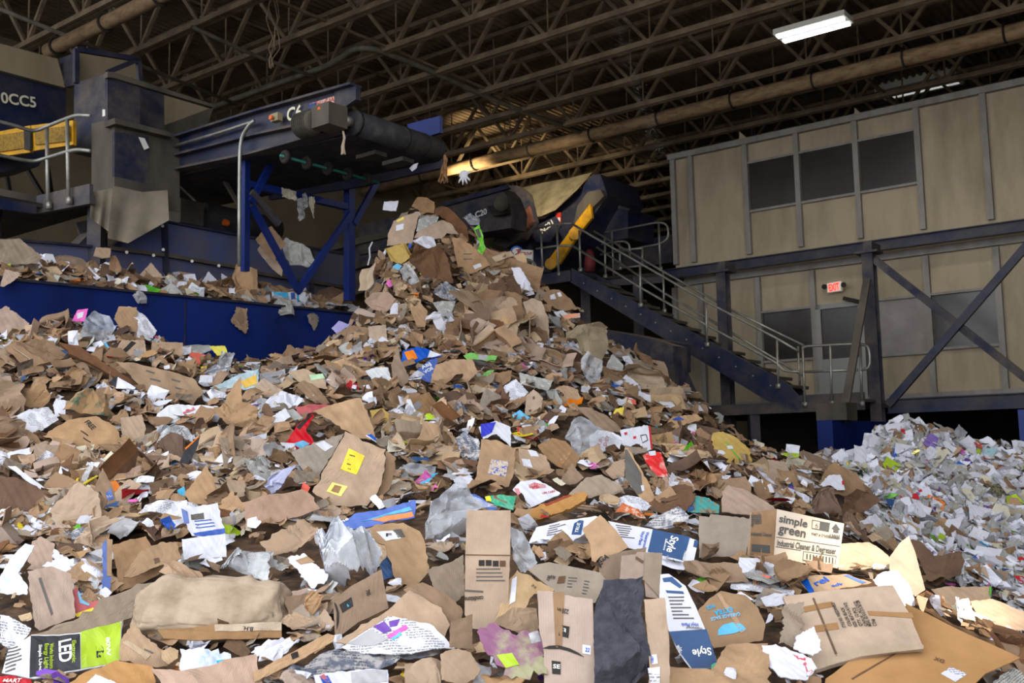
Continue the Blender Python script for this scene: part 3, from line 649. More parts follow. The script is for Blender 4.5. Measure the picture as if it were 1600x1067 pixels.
c = on_u(291, 334, -13.1); MB().box(c, .3, .4, .36).build('gearbox', DUSTGREY, t)
MB().prism(pu([(266, 322), (300, 315), (300, 345), (268, 345)], -13.4), U * -.1).build('drive_plate', NAVY, t)
MB().tube([on_u(350, 347, -12.95), on_u(356, 349, -12.95)], .05, 10).build('orange_reflector', mat('orange_plastic', 'd8641e', rough=.5), t)
MB().tube(arc_path(pu([(276, 270), (279, 290), (310, 318), (312, 332)], -13.), .3), .02, 6).build('cable', GALV, t, True)
# the C6 conveyor above the heap
v6 = 8.35
t = thing('belt_conveyor', 'blue belt conveyor marked C6 ending over the heap', 'conveyor', on_v(400, 240, v6))
slab_v(MB(), [(200, 240), (268, 219), (400, 177), (522, 140), (524, 205), (400, 240), (268, 268), (200, 283)], v6, .06).build('side_plate', NAVY, t)
slab_v(MB(), [(522, 140), (556, 133), (556, 155), (537, 168), (524, 172)], v6 - .02, .08).build('end_plate', NAVYDIRTY, t)
m = MB()
for pl in ([(200, 240), (400, 177), (556, 133)], [(200, 267), (268, 247), (400, 213), (495, 193)], [(200, 284), (268, 268), (400, 241), (524, 206)]):
    for a, b in zip(pl, pl[1:]): m.bar(on_v(*a, v6), on_v(*b, v6), .2, .03)
m.build('flange', NAVYDIRTY, t)
rn = on_v(549, 191, v6 + .12); ru, rv, rz = uvz(rn)
vr = rv
while project(B(ru, vr, rz))[0] < 681: vr += .02
R6 = 20.5 * project(rn)[2] / F
rl = MB().tube([B(ru, rv, rz), B(ru, vr, rz)], R6, 28).build('head_roller', RUBBER, t, True)
for fr in (.03, .57, .8, .97): MB().tube([B(ru, rv + (vr - rv) * fr - .015, rz), B(ru, rv + (vr - rv) * fr + .015, rz)], R6 * 1.03, 28).build('roller_band', mat('black_rubber', '141416', rough=.6), rl, True)
MB().tube([B(ru, rv - .12, rz), B(ru, rv - .01, rz)], R6 * .4, 14).build('shaft', GALV, rl, True)
VE = vr
m = MB()
za_ = uvz(on_v(268, 240, v6))[2]; ul_ = uvz(on_v(200, 240, v6))[0] - 1.
m.prism([B(ru, rv, rz + R6), B(ru, rv, rz + R6 - .02), B(ul_, rv, za_ + .1), B(ul_, rv, za_ + .12)], V * (VE - rv))
m.prism([B(ru, rv, rz - R6), B(ru, rv, rz - R6 + .02), B(ul_, rv, za_ - .2), B(ul_, rv, za_ - .22)], V * (VE - rv))
m.build('belt', RUBBER, t)
slab_v(MB(), [(636, 194), (687, 181), (687, 207), (660, 216), (640, 210)], VE + .05, .06).build('far_end_plate', NAVYWALL, t)
slab_v(MB(), [(420, 296), (560, 268), (690, 243), (690, 262), (560, 292), (420, 312)], VE, .06).build('far_stringer', NAVY, t)
for x, y in ((505, 222), (580, 244), (622, 254)): MB().box(on_v(x, y, v6 + .6), .35, .2, .05).build('cross_member', DARKSTEEL, t)
text3d('lettering', 'C6', on_v(448, 190, v6 - .03), on_v(471, 183, v6 - .03), ZZ, mat('cream_lettering', 'cfc9b0'), t)
slab_v(MB(), [(484, 162), (522, 150), (522, 163), (484, 175)], v6 - .02, .01).build('flag_sticker', mat('sticker_white', 'b9a79c', 'a34b45', 30., .45, .55, rough=.6), t)
slab_v(MB(), [(483, 163), (493, 160), (493, 168), (483, 172)], v6 - .03, .01).build('sticker_blue_field', mat('sticker_blue', '2a3f78', rough=.6), t)
g = thing('gear_motor', 'grey gear motor with orange cap on the end of the C6 conveyor', 'motor', on_v(515, 200, v6 - .3))
c = on_v(515, 184, v6 - .2); MB().box(c, .3, .3, .27).build('gearbox', DUSTGREY, g)
c2 = on_v(495, 189, v6 - .25); MB().tube([c2 - U * .35, c2 - U * .3, c2 - U * .05, c2], [.1, .15, .15, .13], 14).build('motor', DUSTGREY, g, True)
m = MB(); 
for k in range(7): m.torus(c2 - U * (.08 + .035 * k), U, .155, .008, 16, 5)
m.build('cooling_fins', DUSTGREY, g)
MB().tube([on_v(503, 173, v6 - .3), on_v(503, 169, v6 - .3), on_v(503, 166, v6 - .3)], [.06, .055, .03], 10).build('orange_cap', mat('orange_plastic', 'd8641e'), g)
m = MB(); m.box(on_v(432, 184, v6 - .1), .14, .08, .1); tag(m.build('switch_box', mat('switch_grey', '8f8468', rough=.6)), 'small beige switch box beside the C6 lettering', 'switch')
m = MB(); c = on_v(425, 184, v6 - .16); m.tube([c, c - V * .03], .03, 10); tag(m.build('switch_button', mat('orange_plastic', 'd8641e')), 'orange button on the front of the conveyor switch box', 'button')
m = MB(); m.tube(arc_path(pv([(270, 229), (340, 208), (392, 191), (397, 190)], v6 - .08), .1), .022, 8); tag(m.build('conduit', GALV, None, True), 'straight grey conduit along the side of the C6 conveyor', 'conduit')
m = MB(); m.tube(arc_path(pv([(397, 188), (388, 196), (375, 218), (374, 300), (374, 416)], v6 - .12), .25, 6), .024, 8); tag(m.build('conduit', GALV, None, True), 'bent grey conduit dropping down the front support post', 'conduit')
t = thing('return_roller', 'teal return roller shaft with black rubber discs under the C6 conveyor', 'roller', on_u(440, 245, -10.0))
s0 = uvz(on_u(438, 243, -10.0)); se = uvz(on_u(520, 268, -10.0))
MB().tube([B(-10., s0[1], s0[2]), B(-10., VE, s0[2])], .02, 8).build('shaft', mat('teal_paint', '2f7a70', rough=.5), t, True)
for k in range(5):
    v = s0[1] + .08 + (VE - s0[1] - .1) * k / 4.6; mm = MB(); mm.torus(B(-10., v, s0[2]), V, .06, .035, 14, 6); mm.tube([B(-10., v - .03, s0[2]), B(-10., v + .03, s0[2])], .05, 12); mm.build('rubber_disc', DARKSTEEL, t, True)
# the support frame under it
t = thing('support_frame', 'navy steel trestle with crossed braces carrying the C6 conveyor', 'trestle', on_u(465, 455, -10.9))
UF = -10.95
for (a, b, wd, nm) in (((384, 232), (383, 424), .085, 'post'), ((546, 285), (546, 470), .12, 'post')): MB().bar(on_u(*a, UF), on_u(*b, UF), wd, wd, U).build(nm, NAVYWALL, t)
MB().bar(on_u(388, 288, UF), on_u(548, 325, UF), .1, .09).build('cross_beam', NAVYWALL, t)
for (a, b) in (((445, 215), (392, 316)), ((394, 322), (464, 450)), ((548, 334), (464, 457)), ((596, 272), (553, 350)), ((392, 300), (436, 350))):
    MB().bar(on_u(*a, UF + .05), on_u(*b, UF + .05), .09, .06, U).build('brace', NAVYWALL if a[0] != 392 else NAVYDIRTY, t)
MB().bar(on_u(330, 248, -12.2), on_u(372, 318, -12.2), .05, .05).build('angle_strut', DUSTGREY, t)
# ------------------------------------------------------------------ the heaps
CTRL = [  # photograph point and distance of the heap's surface there
 (-150, 1067, 4.0), (200, 1067, 3.95), (600, 1067, 3.9), (1000, 1067, 3.9), (1400, 1067, 4.0), (1800, 1067, 4.4),
 (-150, 1250, 3.2), (400, 1250, 3.1), (800, 1250, 3.1), (1200, 1250, 3.1), (1800, 1250, 3.4),
 (-150, 900, 5.2), (200, 900, 5.1), (500, 900, 5.0), (800, 900, 4.9), (1100, 900, 5.0), (1300, 900, 5.3), (1450, 930, 5.2), (1560, 990, 4.9),
 (-150, 750, 7.0), (100, 750, 7.0), (400, 750, 6.9), (700, 750, 6.9), (900, 750, 7.0), (1100, 760, 7.4), (1230, 770, 8.0),
 (0, 640, 8.4), (250, 640, 8.5), (500, 640, 8.6), (750, 640, 8.8), (950, 650, 9.4), (1080, 680, 10.2),
 (0, 560, 9.3), (200, 560, 9.6), (400, 580, 10.2), (550, 560, 10.6), (720, 550, 10.8), (860, 560, 11.2), (990, 590, 11.8),
 (0, 520, 9.9), (110, 522, 10.1), (190, 518, 10.3), (250, 548, 10.6), (340, 572, 11.2), (440, 586, 11.9), (525, 530, 12.2),
 (610, 490, 11.7), (740, 490, 11.9), (880, 500, 12.3), (945, 535, 12.9),
 (632, 410, 12.6), (700, 420, 12.6), (790, 430, 12.9), (850, 460, 13.2),
 (634, 355, 13.1), (680, 350, 13.1), (735, 370, 13.3), (655, 318, 13.5), (700, 330, 13.5),
 (1045, 630, 13.), (1150, 690, 12.4), (1250, 735, 11.6),
 (1330, 800, 9.2), (1290, 745, 10.5), (1430, 880, 7.6), (1500, 910, 7.2), (1600, 990, 6.4), (1750, 1050, 6.),
 # heap of white paper in the right-hand bay
 (1440, 672, 13.0), (1385, 690, 12.6), (1330, 725, 12.0), (1500, 690, 12.8), (1590, 705, 12.9), (1660, 720, 13), (1430, 740, 11.6), (1540, 760, 11.6),
 (1440, 820, 10.2), (1560, 840, 10.2), (1520, 880, 9.2), (1590, 920, 8.6), (1700, 940, 8.8), (1380, 780, 10.8),
]
CTRL += [(600, 452, 13.0), (575, 482, 12.7), (612, 398, 13.1), (618, 350, 13.3), (605, 480, 12.1), (800, 418, 13.3), (775, 405, 13.4), (900, 490, 12.9)]
PTS = [tuple(at(*c)) for c in CTRL]
PTS += [tuple(at(580, 440, 13.9) - Vector((0, 0, .5))), tuple(at(590, 380, 14.) - Vector((0, 0, .5))), (-4.3, 15.6, 2.6), (-1.7, 15., 3.4), (-1., 15.5, 2.8), (-2.5, 17., .8), (0, 15.8, 1.6), (1.4, 15.6, .6), (2.6, 14.4, .3), (3.5, 13, .2), (.5, 18, 0), (4.4, 12.2, .25), (3.6, 15, 0.), (5., 16, .8), (6.2, 16, 1.0), (7.6, 15, 1.),
        (-3, 2.3, 0), (0, 2.3, 0), (3, 2.3, 0), (-8, 4, 1.), (-10, 7, 1.5), (-12, 9, 2.2), (5, 4, 0.2), (6.5, 6, .2), (7.5, 9., .3), (9, 12, .6), (-7, 18, .5), (3, 19, 0), (8, 18, .8)]
PA = np.array(PTS)
def _k(d2): return np.sqrt(d2 + .16)
D2 = ((PA[:, None, :2] - PA[None, :, :2]) ** 2).sum(-1)
N_ = len(PA); A_ = np.zeros((N_ + 3, N_ + 3)); A_[:N_, :N_] = _k(D2) - np.eye(N_) * .02; A_[:N_, N_] = 1; A_[N_, :N_] = 1
A_[:N_, N_ + 1:] = PA[:, :2]; A_[N_ + 1:, :N_] = PA[:, :2].T
CO = np.linalg.solve(A_, np.concatenate([PA[:, 2], np.zeros(3)]))
GX0, GX1, GY0, GY1, GS = -14., 12., 2., 20., .1
gx = np.arange(GX0, GX1 + GS, GS); gy = np.arange(GY0, GY1 + GS, GS)
XX, YY = np.meshgrid(gx, gy)
HH = np.zeros_like(XX)
for i in range(N_): HH += CO[i] * _k((XX - PA[i, 0]) ** 2 + (YY - PA[i, 1]) ** 2)
HH += CO[N_] + CO[N_ + 1] * XX + CO[N_ + 2] * YY
lump = np.array([[mnoise.fractal(Vector((x * 1.3, y * 1.3, 0)), 1., 2., 3) for x in gx] for y in gy])
HH += lump * .09
HH = np.maximum(HH, -.05)
def Hs(X, Y):
    X = np.asarray(X, float); Y = np.asarray(Y, float)
    fx = np.clip((X - GX0) / GS, 0, len(gx) - 1.001); fy = np.clip((Y - GY0) / GS, 0, len(gy) - 1.001)
    i = fx.astype(int); j = fy.astype(int); a = fx - i; b = fy - j
    return HH[j, i] * (1 - a) * (1 - b) + HH[j, i + 1] * a * (1 - b) + HH[j + 1, i] * (1 - a) * b + HH[j + 1, i + 1] * a * b
def Tn(X, Y, e=.25):
    gxn = (Hs(X + e, Y) - Hs(X - e, Y)) / (2 * e); gyn = (Hs(X, Y + e) - Hs(X, Y - e)) / (2 * e)
    return Vector((-float(gxn), -float(gyn), 1)).normalized()
YS = np.arange(2.6, 19.5, .03)
R_, U_, F_ = np.array(RIGHT), np.array(UPV), np.array(f0)
def hits(pxs, pys, chunk=3000):
    pxs = np.asarray(pxs, float); pys = np.asarray(pys, float); out = np.full((len(pxs), 3), np.nan)
    for s in range(0, len(pxs), chunk):
        d = F_[None] + R_[None] * ((pxs[s:s + chunk] - 800) / F)[:, None] + U_[None] * ((533.5 - pys[s:s + chunk]) / F)[:, None]
        d = d / d[:, 1:2]
        X = d[:, 0:1] * YS; Z = EYE + d[:, 2:3] * YS; Yb = np.broadcast_to(YS, X.shape)
        below = (Z <= Hs(X, Yb)) & (Z > -.04)
        k = below.argmax(1); ok = below.any(1)
        idx = np.arange(len(k)); p = np.stack([X[idx, k], Yb[idx, k], Z[idx, k]], 1); p[~ok] = np.nan
        uu = p[:, 0] * U.x + p[:, 1] * U.y; p[uu < UW + .02] = np.nan
        out[s:s + chunk] = p
    return out
def hit(px, py):
    for dy in range(0, 120, 4):
        p = hits([px], [py + dy])[0]
        if not np.isnan(p[0]): return Vector(at(px, py, p[1])) if dy else Vector(p)
    return at(px, py, 12.)
# boundary between the cardboard heap and the white paper heap, on the ground
def is_paper(px, py, X, Y):
    line = np.interp(px, [1270, 1300, 1350, 1400, 1450, 1500, 1550, 1600, 1700], [640, 745, 800, 850, 880, 905, 930, 965, 1000])
    return (np.asarray(px) > 1268) & (np.asarray(py) < line)
# base meshes of the heaps
def base_mesh(name, sel, mt, label):
    keep = sel
    idx = -np.ones(XX.shape, int); vs = []; fs = []
    jj, ii = np.nonzero(keep)
    used = {}
    for j, i in zip(jj, ii):
        q = []
        for (a, b) in ((j, i), (j, i + 1), (j + 1, i + 1), (j + 1, i)):
            if idx[a, b] < 0: idx[a, b] = len(vs); vs.append((XX[a, b], YY[a, b], HH[a, b] - .05))
            q.append(int(idx[a, b]))
        fs.append(tuple(q))
    return tag(mesh_obj(name, vs, fs, mt, None, True), label, 'waste', None, 'stuff')
cx_ = (XX[:-1, :-1] + GS / 2); cy_ = (YY[:-1, :-1] + GS / 2)
ucell = cx_ * U.x + cy_ * U.y; hc = HH[:-1, :-1]
inside = (ucell > UW + .05) & (hc > -.02) & (ucell < e2[0]) | ((ucell > UW + .05) & (hc > -.02) & (cx_ * V.x + cy_ * V.y < 13.5))
pp = np.array([project((x, y, z)) for x, y, z in zip(cx_.ravel(), cy_.ravel(), hc.ravel())])
pap = is_paper(pp[:, 0], pp[:, 1], 0, 0).reshape(cx_.shape) & (cy_ > 6.5) | ((cx_ > 3.6) & (cy_ > 10.5))
HEAPB = mat('matted_cardboard', '5f4732', '291e16', 9., .35, .62, rough=.95, bump=.8, bscale=20.)  # base colour darkened to stand for shade in the gaps between pieces
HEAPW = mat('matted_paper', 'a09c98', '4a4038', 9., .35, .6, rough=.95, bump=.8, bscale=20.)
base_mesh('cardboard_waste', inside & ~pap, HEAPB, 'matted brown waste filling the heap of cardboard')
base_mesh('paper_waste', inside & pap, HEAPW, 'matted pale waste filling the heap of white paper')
# shelf of waste behind the tall blue wall
m = MB(); nu_, nv_ = 10, 60; g = []
def strip_h(u, v): return ztopw(v) - .02 + .36 * (UW - .1 - u) + .1 * mnoise.noise(Vector((u * 2, v * 2, 3)))
for j in range(nv_ + 1):
    v = 4 + (v1 - 4.) * j / nv_
    for i in range(nu_ + 1):
        u = UW - .14 - 1.25 * i / nu_; g.append(B(u, v, strip_h(u, v)))
m.add(g, [(j * 11 + i, j * 11 + i + 1, j * 11 + i + 12, j * 11 + i + 11) for j in range(nv_) for i in range(nu_)])
tag(m.build('cardboard_waste', HEAPB, None, True), 'matted waste lying along the top of the tall blue wall', 'waste', None, 'stuff')
# ------------------------------------------------------------------ sheets, boxes and wads that lie on the heaps
RNG = np.random.default_rng(11)
def ds(h, f=.2):
    c = [int(h[i:i + 2], 16) for i in (0, 2, 4)]; g = sum(c) / 3; return ''.join('%02x' % int(x * (1 - f) + g * f) for x in c)
def board(name, c1, c2, **k): return mat(name, ds(c1), ds(c2), k.pop('nscale', 5.), .38, .7, rough=.85, var=k.pop('var', .16), bump=.55, bscale=13., flute=k.pop('flute', .05), **k)
BD = {
 'tan': board('cardboard_tan', 'b38e6a', '97765a'), 'mid': board('cardboard_mid_brown', '93704f', '7a5a3f'), 'dark': board('cardboard_dark_brown', '754f33', '593b27'),
 'pink': board('cardboard_pinkish', 'b0907a', '967a66'), 'grey': board('cardboard_greyish', '9a8874', '80705f'), 'pale': board('cardboard_pale', 'b89a76', 'a2835f'),
 'deep': board('cardboard_deep_brown', '6d4a30', '513622'), 'orange': mat('cardboard_orange_brown', 'a97f52', '956d42', 3., .42, .72, rough=.8, var=.08, bump=.15, flute=.03),
 'kraft': mat('kraft_paper', ds('a58360'), ds('896a4d'), 4., .4, .7, rough=.85, var=.15, bump=.3, bscale=25.),
 'white': mat('white_paper', 'c9c9d4', 'bab9be', 3., .45, .75, rough=.7, var=.1), 'cream': mat('cream_paper', 'c2baa6', 'b0a78f', 3., .45, .75, rough=.7, var=.1),
 'wgrey': mat('grey_white_paper', 'a5a4a8', '908d8e', 3., .4, .7, rough=.75, var=.12),
 'print': mat('printed_paper', 'cacad4', 'bcbbbe', 3., .5, .8, rough=.65, var=.08, prnt=('44444c', 85., .55)),
 'news': mat('newspaper', 'b0afab', '99978f', 4., .4, .7, rough=.8, var=.12, prnt=('2a2a2e', 110., .62)),
 'mag': mat('magazine_page', 'b8b4b4', '6a6f7d', 22., .42, .55, rough=.35, var=.2, prnt=('333642', 70., .5)),
 'blue': mat('blue_print', '2a55a8', '2146a0', 4., .4, .7, rough=.5, var=.12), 'dblue': mat('slate_blue_print', '2b4c78', '26436c', 4., rough=.5),
 'red': mat('red_print', 'b5242c', 'a01f28', 4., rough=.5, var=.15), 'yellow': mat('yellow_print', 'e8cf22', 'dcc020', 4., rough=.5, var=.1),
 'green': mat('green_print', '5fae2c', '3f9a2a', 5., .4, .6, rough=.45, var=.2), 'orangep': mat('orange_print', 'd97a2a', 'c9652a', 4., rough=.5, var=.12),
 'purple': mat('purple_print', '6a3fa0', '54308a', 4., rough=.5, var=.1), 'pinkp': mat('pink_print', 'd765b0', 'c24a9c', 4., rough=.5), 'cyan': mat('cyan_print', '3fa8d0', '2c8fc0', 4., rough=.5, var=.15),
 'teal': mat('teal_board', '3f8a86', '7a6a50', 30., .5, .6, rough=.6), 'black': mat('black_card', '26262b', '303036', 4., rough=.6),
 'lime': mat('lime_print', '9fb82a', '8aa524', 4., rough=.45), 'plum': mat('plum_film', '7a4a68', '8d8a6a', 8., .45, .6, rough=.4),
 'mailer': mat('padded_mailer', 'b79a55', 'a08444', 5., rough=.7, bump=.4, bscale=40.), 'fabric': mat('charcoal_fabric', '34353c', '41424a', 30., .4, .6, rough=.95, bump=.3, bscale=120.),
 'clear': film('clear_film', 'bcc0c8', .34, .1), 'milky': film('milky_film', 'b5b7bb', .75, .3), 'foam': mat('white_foam', 'c8c9cc', 'b8b9bc', 6., rough=.7, bump=.4, bscale=30.),
 'bubble': film('bubble_wrap', 'd6d9e0', 1.3, .2), 'tape': mat('packing_tape', '97734f', '8d6a48', 8., rough=.25, spec=.6), 'salmon': mat('salmon_print', 'd9604f', rough=.5),
 'redfilm': mat('red_film', 'c93030', 'd9a09a', 9., .5, .6, rough=.3),
}
def ringmesh(poly, n=44, K=8, torn=0., rng=RNG):
    P = np.array(poly, float); m = len(P); seg = np.roll(P, -1, 0) - P; L = np.linalg.norm(seg, axis=1); T = L.sum()
    c = P.mean(0)
    A = 0.; ctr = np.zeros(2)
    for i in range(m):
        cr = P[i, 0] * P[(i + 1) % m, 1] - P[(i + 1) % m, 0] * P[i, 1]; A += cr; ctr += (P[i] + P[(i + 1) % m]) * cr
    if abs(A) > 1e-9: c = ctr / (3 * A)
    bd = []
    for i in range(m):
        k = max(1, int(round(n * L[i] / T)))
        for j in range(k):
            q = P[i] + seg[i] * (j / k)
            if torn and j: 
                nn = np.array([seg[i][1], -seg[i][0]]) / max(L[i], 1e-6); q = q + nn * rng.normal(0, torn * T / 40)
            bd.append(q)
    bd = np.array(bd); nb = len(bd)
    pts = [bd]
    for k in range(1, K):
        pts.append(c + (bd - c) * (1 - k / K))
    pts = np.concatenate(pts + [c[None]])
    fs = []
    for k in range(K - 1):
        for i in range(nb):
            j = (i + 1) % nb; fs.append((k * nb + i, k * nb + j, (k + 1) * nb + j, (k + 1) * nb + i))
    for i in range(nb): fs.append(((K - 1) * nb + i, (K - 1) * nb + (i + 1) % nb, K * nb))
    return pts, fs, nb
def crumple(L, size, k, rng, lo=.15, hi=.6):
    """folds a flat sheet along k random crease planes, keeping its lengths"""
    for i in range(k):
        ph = rng.uniform(lo, hi); a = rng.uniform(0, 2 * math.pi); n = np.array([math.sin(ph) * math.cos(a), math.sin(ph) * math.sin(a), math.cos(ph) * rng.choice([-1, 1])])
        d = L @ n; c = rng.uniform(np.percentile(d, 12), np.percentile(d, 88)); s = d - c
        if (s < 0).mean() > .5: s = -s; n = -n
        L = L - 2 * np.minimum(s, 0)[:, None] * n
    return L
def solid3(L, fs, nb, th):
    N = np.zeros_like(L)
    for f in fs:
        a, b, c = L[f[0]], L[f[1]], L[f[2]]; x, y = b - a, c - a
        nn = np.array([x[1] * y[2] - x[2] * y[1], x[2] * y[0] - x[0] * y[2], x[0] * y[1] - x[1] * y[0]])
        for i in f: N[i] += nn
    N /= np.maximum(np.linalg.norm(N, axis=1), 1e-9)[:, None]; n = len(L)
    return np.concatenate([L, L - N * th]), list(fs) + [tuple(i + n for i in reversed(f)) for f in fs] + [(i, i + n, (i + 1) % nb + n, (i + 1) % nb) for i in range(nb)]
def level(L):
    """turn a crumpled piece so that its broadest face is level again"""
    L = L - L.mean(0); w_, E = np.linalg.eigh(L.T @ L); E = E[:, ::-1]
    if np.linalg.det(E) < 0: E[:, 2] *= -1
    return L @ E
class Bend:
    """height of a creased, curled sheet over its own plane"""
    def __init__(s, size, folds=3, amp=.12, curl=0., rough=.01, rng=RNG, cdir=None):
        s.k = []
        for i in range(folds):
            a = rng.uniform(0, math.pi); s.k.append((math.cos(a), math.sin(a), rng.uniform(-.35, .35) * size, amp * rng.uniform(.4, 1.) * rng.choice([-1, 1])))
        a = rng.uniform(0, math.pi) if cdir is None else cdir
        s.c = (math.cos(a), math.sin(a), curl / max(size, .02)); s.r = rough * size; s.o = rng.uniform(0, 50, 2); s.f = 9. / max(size, .05)
    def __call__(s, P):
        P = np.asarray(P, float); h = np.zeros(len(P))
        for x, y, c, a in s.k: h += a * (np.abs(P[:, 0] * x + P[:, 1] * y - c) - abs(c))
        h += s.c[2] * (P[:, 0] * s.c[0] + P[:, 1] * s.c[1]) ** 2
        if s.r:
            X = P * s.f + s.o; h += s.r * (np.sin(X[:, 0] * 1.7 + np.sin(X[:, 1] * 1.3)) + np.sin(X[:, 1] * 2.1 + 1.4 * np.sin(X[:, 0] * .9)) + .5 * np.sin(X[:, 0] * 4.1 + X[:, 1] * 3.3)) * .5
        return h
def solid(pts, hh, fs, nb, th):
    """top and under side of a sheet with an edge: local (a, b, h) points"""
    n = len(pts); top = np.column_stack([pts, hh]); bot = np.column_stack([pts, hh - th])
    F2 = list(fs) + [tuple(i + n for i in reversed(f)) for f in fs] + [(i, i + n, (i + 1) % nb + n, (i + 1) % nb) for i in range(nb)]
    return np.concatenate([top, bot]), F2
GRID = np.zeros((268, 401), bool)   # where the named pieces show, so that loose scraps do not bury them
def inpoly(P, x, y):
    r = np.zeros(np.shape(x), bool); j = len(P) - 1
    for i in range(len(P)):
        xi, yi = P[i]; xj, yj = P[j]
        if yi != yj:
            cnd = ((yi > y) != (yj > y)) & (x < (xj - xi) * (y - yi) / (yj - yi) + xi); r ^= cnd
        j = i
    return r
GXX, GYY = np.meshgrid(np.arange(401) * 4., np.arange(268) * 4.)
def claim(poly):
    c = np.mean(poly, 0); P = [tuple(c + (np.array(p) - c) * 1.08) for p in poly]
    GRID[inpoly(P, GXX, GYY)] = True
LAND = []   # (x, y, short name) of the named pieces
class Sheet: pass
def frame_at(poly, t, lift, surf=None, lean=0.):
    P = np.array(poly, float); c = P.mean(0); low = P[P[:, 1].argsort()][-2:].mean(0); a = c * .4 + low * .6
    if surf is None:
        p0 = hit(*a); nT = Tn(p0.x, p0.y)
    else: p0, nT = surf(*a)
    nC = (CAM - p0).normalized(); n = (nT * (1 - t) + nC * t)
    if lean: n = n + RIGHT * lean
    n.normalize()
    p0 = p0 + nC * lift
    if surf is None:
        worst = 0.
        for q in list(P) + [c] + [(p + c) / 2 for p in P]:
            h_ = hits([q[0]], [q[1]])[0]
            if np.isnan(h_[0]): continue
            s = on_plane(q[0], q[1], p0, n); over = (s - CAM).length - (Vector(h_) - CAM).length
            worst = max(worst, over)
        p0 = p0 + nC * min(worst * .8, .3)
    x = (RIGHT - n * RIGHT.dot(n)).normalized(); y = n.cross(x)
    return p0, n, x, y
def S(name, cat, label, short, poly, mt, t=.5, lift=.05, folds=2, amp=.06, curl=0., rough=.012, th=.005, torn=.12, decals=(), parent=None, surf=None, group=None, lean=0., plane=None, K=8, n=48, bend=None, cdir=None):
    """a sheet whose outline shows at the given photograph points, lying on the heap, tilted between the heap's slope (t = 0) and facing the hall front (t = 1)"""
    p0, n_, x, y = plane or frame_at(poly, t, lift, surf, lean)
    def loc2(px, py):
        d = on_plane(px, py, p0, n_) - p0; return d.dot(x), d.dot(y)
    P2 = [loc2(*p) for p in poly]; c2 = np.mean(P2, 0); size = float(np.ptp(P2, axis=0).max())
    b = bend or Bend(size, folds, amp, curl, rough, cdir=cdir)
    off = c2
    H = lambda Q: b(np.asarray(Q) - off)
    soft = folds >= 3 and not decals and bend is None
    pts, fs, nb = ringmesh(P2, n, 11 if soft else K, torn)
    if soft:
        rg_ = np.random.default_rng(int(abs(poly[0][0] * 13 + poly[0][1] * 7))); hi_ = .3 if folds < 5 else .42
        L = crumple(np.column_stack([pts - off, H(pts) * .5]), size, folds + 3, rg_, .06, hi_); L = L - L.mean(0)
        sp = np.ptp(pts, axis=0) / np.maximum(np.ptp(L[:, :2], axis=0), 1e-4); L[:, :2] *= sp; L[:, :2] += pts.mean(0); L[:, 2] -= np.percentile(L[:, 2], 30)
        loc, F2 = solid3(L, fs, nb, th * .5)
    else: loc, F2 = solid(pts, H(pts), fs, nb, th)
    X, Yv, Nv, O = (np.array(k) for k in (x, y, n_, p0))
    W = lambda L: O + L[:, 0:1] * X + L[:, 1:2] * Yv + L[:, 2:3] * Nv
    uv = np.concatenate([pts, pts])
    m3 = BD[mt] if isinstance(mt, str) else mt
    if parent is None:
        o = mesh_obj(name, W(loc), F2, m3, None, False, uv); tag(o, label, cat, group)
        if short: c = np.mean(poly, 0); LAND.append((c[0], c[1], short))
        claim(poly)
    else: o = mesh_obj(name, W(loc), F2, m3, parent, False, uv)
    for d in decals:
        if d[0] == 'poly':
            _, nm, dp, dm = d[:4]; e = .0025 + (d[4] if len(d) > 4 else 0)
            q, f_, nb2 = ringmesh([loc2(*p) for p in dp], 30, 4); l2, f2 = solid(q, H(q) + e, f_, nb2, .0015)
            mesh_obj(nm, W(l2), f2, BD[dm] if isinstance(dm, str) else dm, o, False, np.concatenate([q, q]))
        elif d[0] == 'text':
            _, body, a, c_, dm = d[:5]; hpx = d[5] if len(d) > 5 else None
            tv, tf = text_mesh(body); A = np.array(loc2(*a)); C = np.array(loc2(*c_)); L = C - A; ln = np.linalg.norm(L); ex = L / ln; ey = np.array([-ex[1], ex[0]])
            w0 = tv[:, 0].min(); sx = ln / max(tv[:, 0].max() - w0, 1e-6); sy = sx
            if hpx: sy = hpx * (p0 - CAM).length / F / max(tv[:, 1].max(), 1e-6)
            q = A + ((tv[:, 0:1] - w0) * sx) * ex + (tv[:, 1:2] * sy) * ey
            l2 = np.column_stack([q, H(q) + .0045]); mesh_obj('printed_text', W(l2), tf, dm, o)
    return o
def bars_decal(x0, y0, x1, y1, n, seed=0, ux=None):
    """short printed lines between two photograph corners, as one list of polygons"""
    r = random.Random(seed); out = []
    for i in range(n):
        a = y0 + (y1 - y0) * i / n; b = a + (y1 - y0) / n * .5; e = x1 - (x1 - x0) * r.uniform(0, .45); out.append([(x0, a), (e, a), (e, b), (x0, b)])
    return out
def lines_on(o, poly, rows, mt, S_plane, H=None): pass
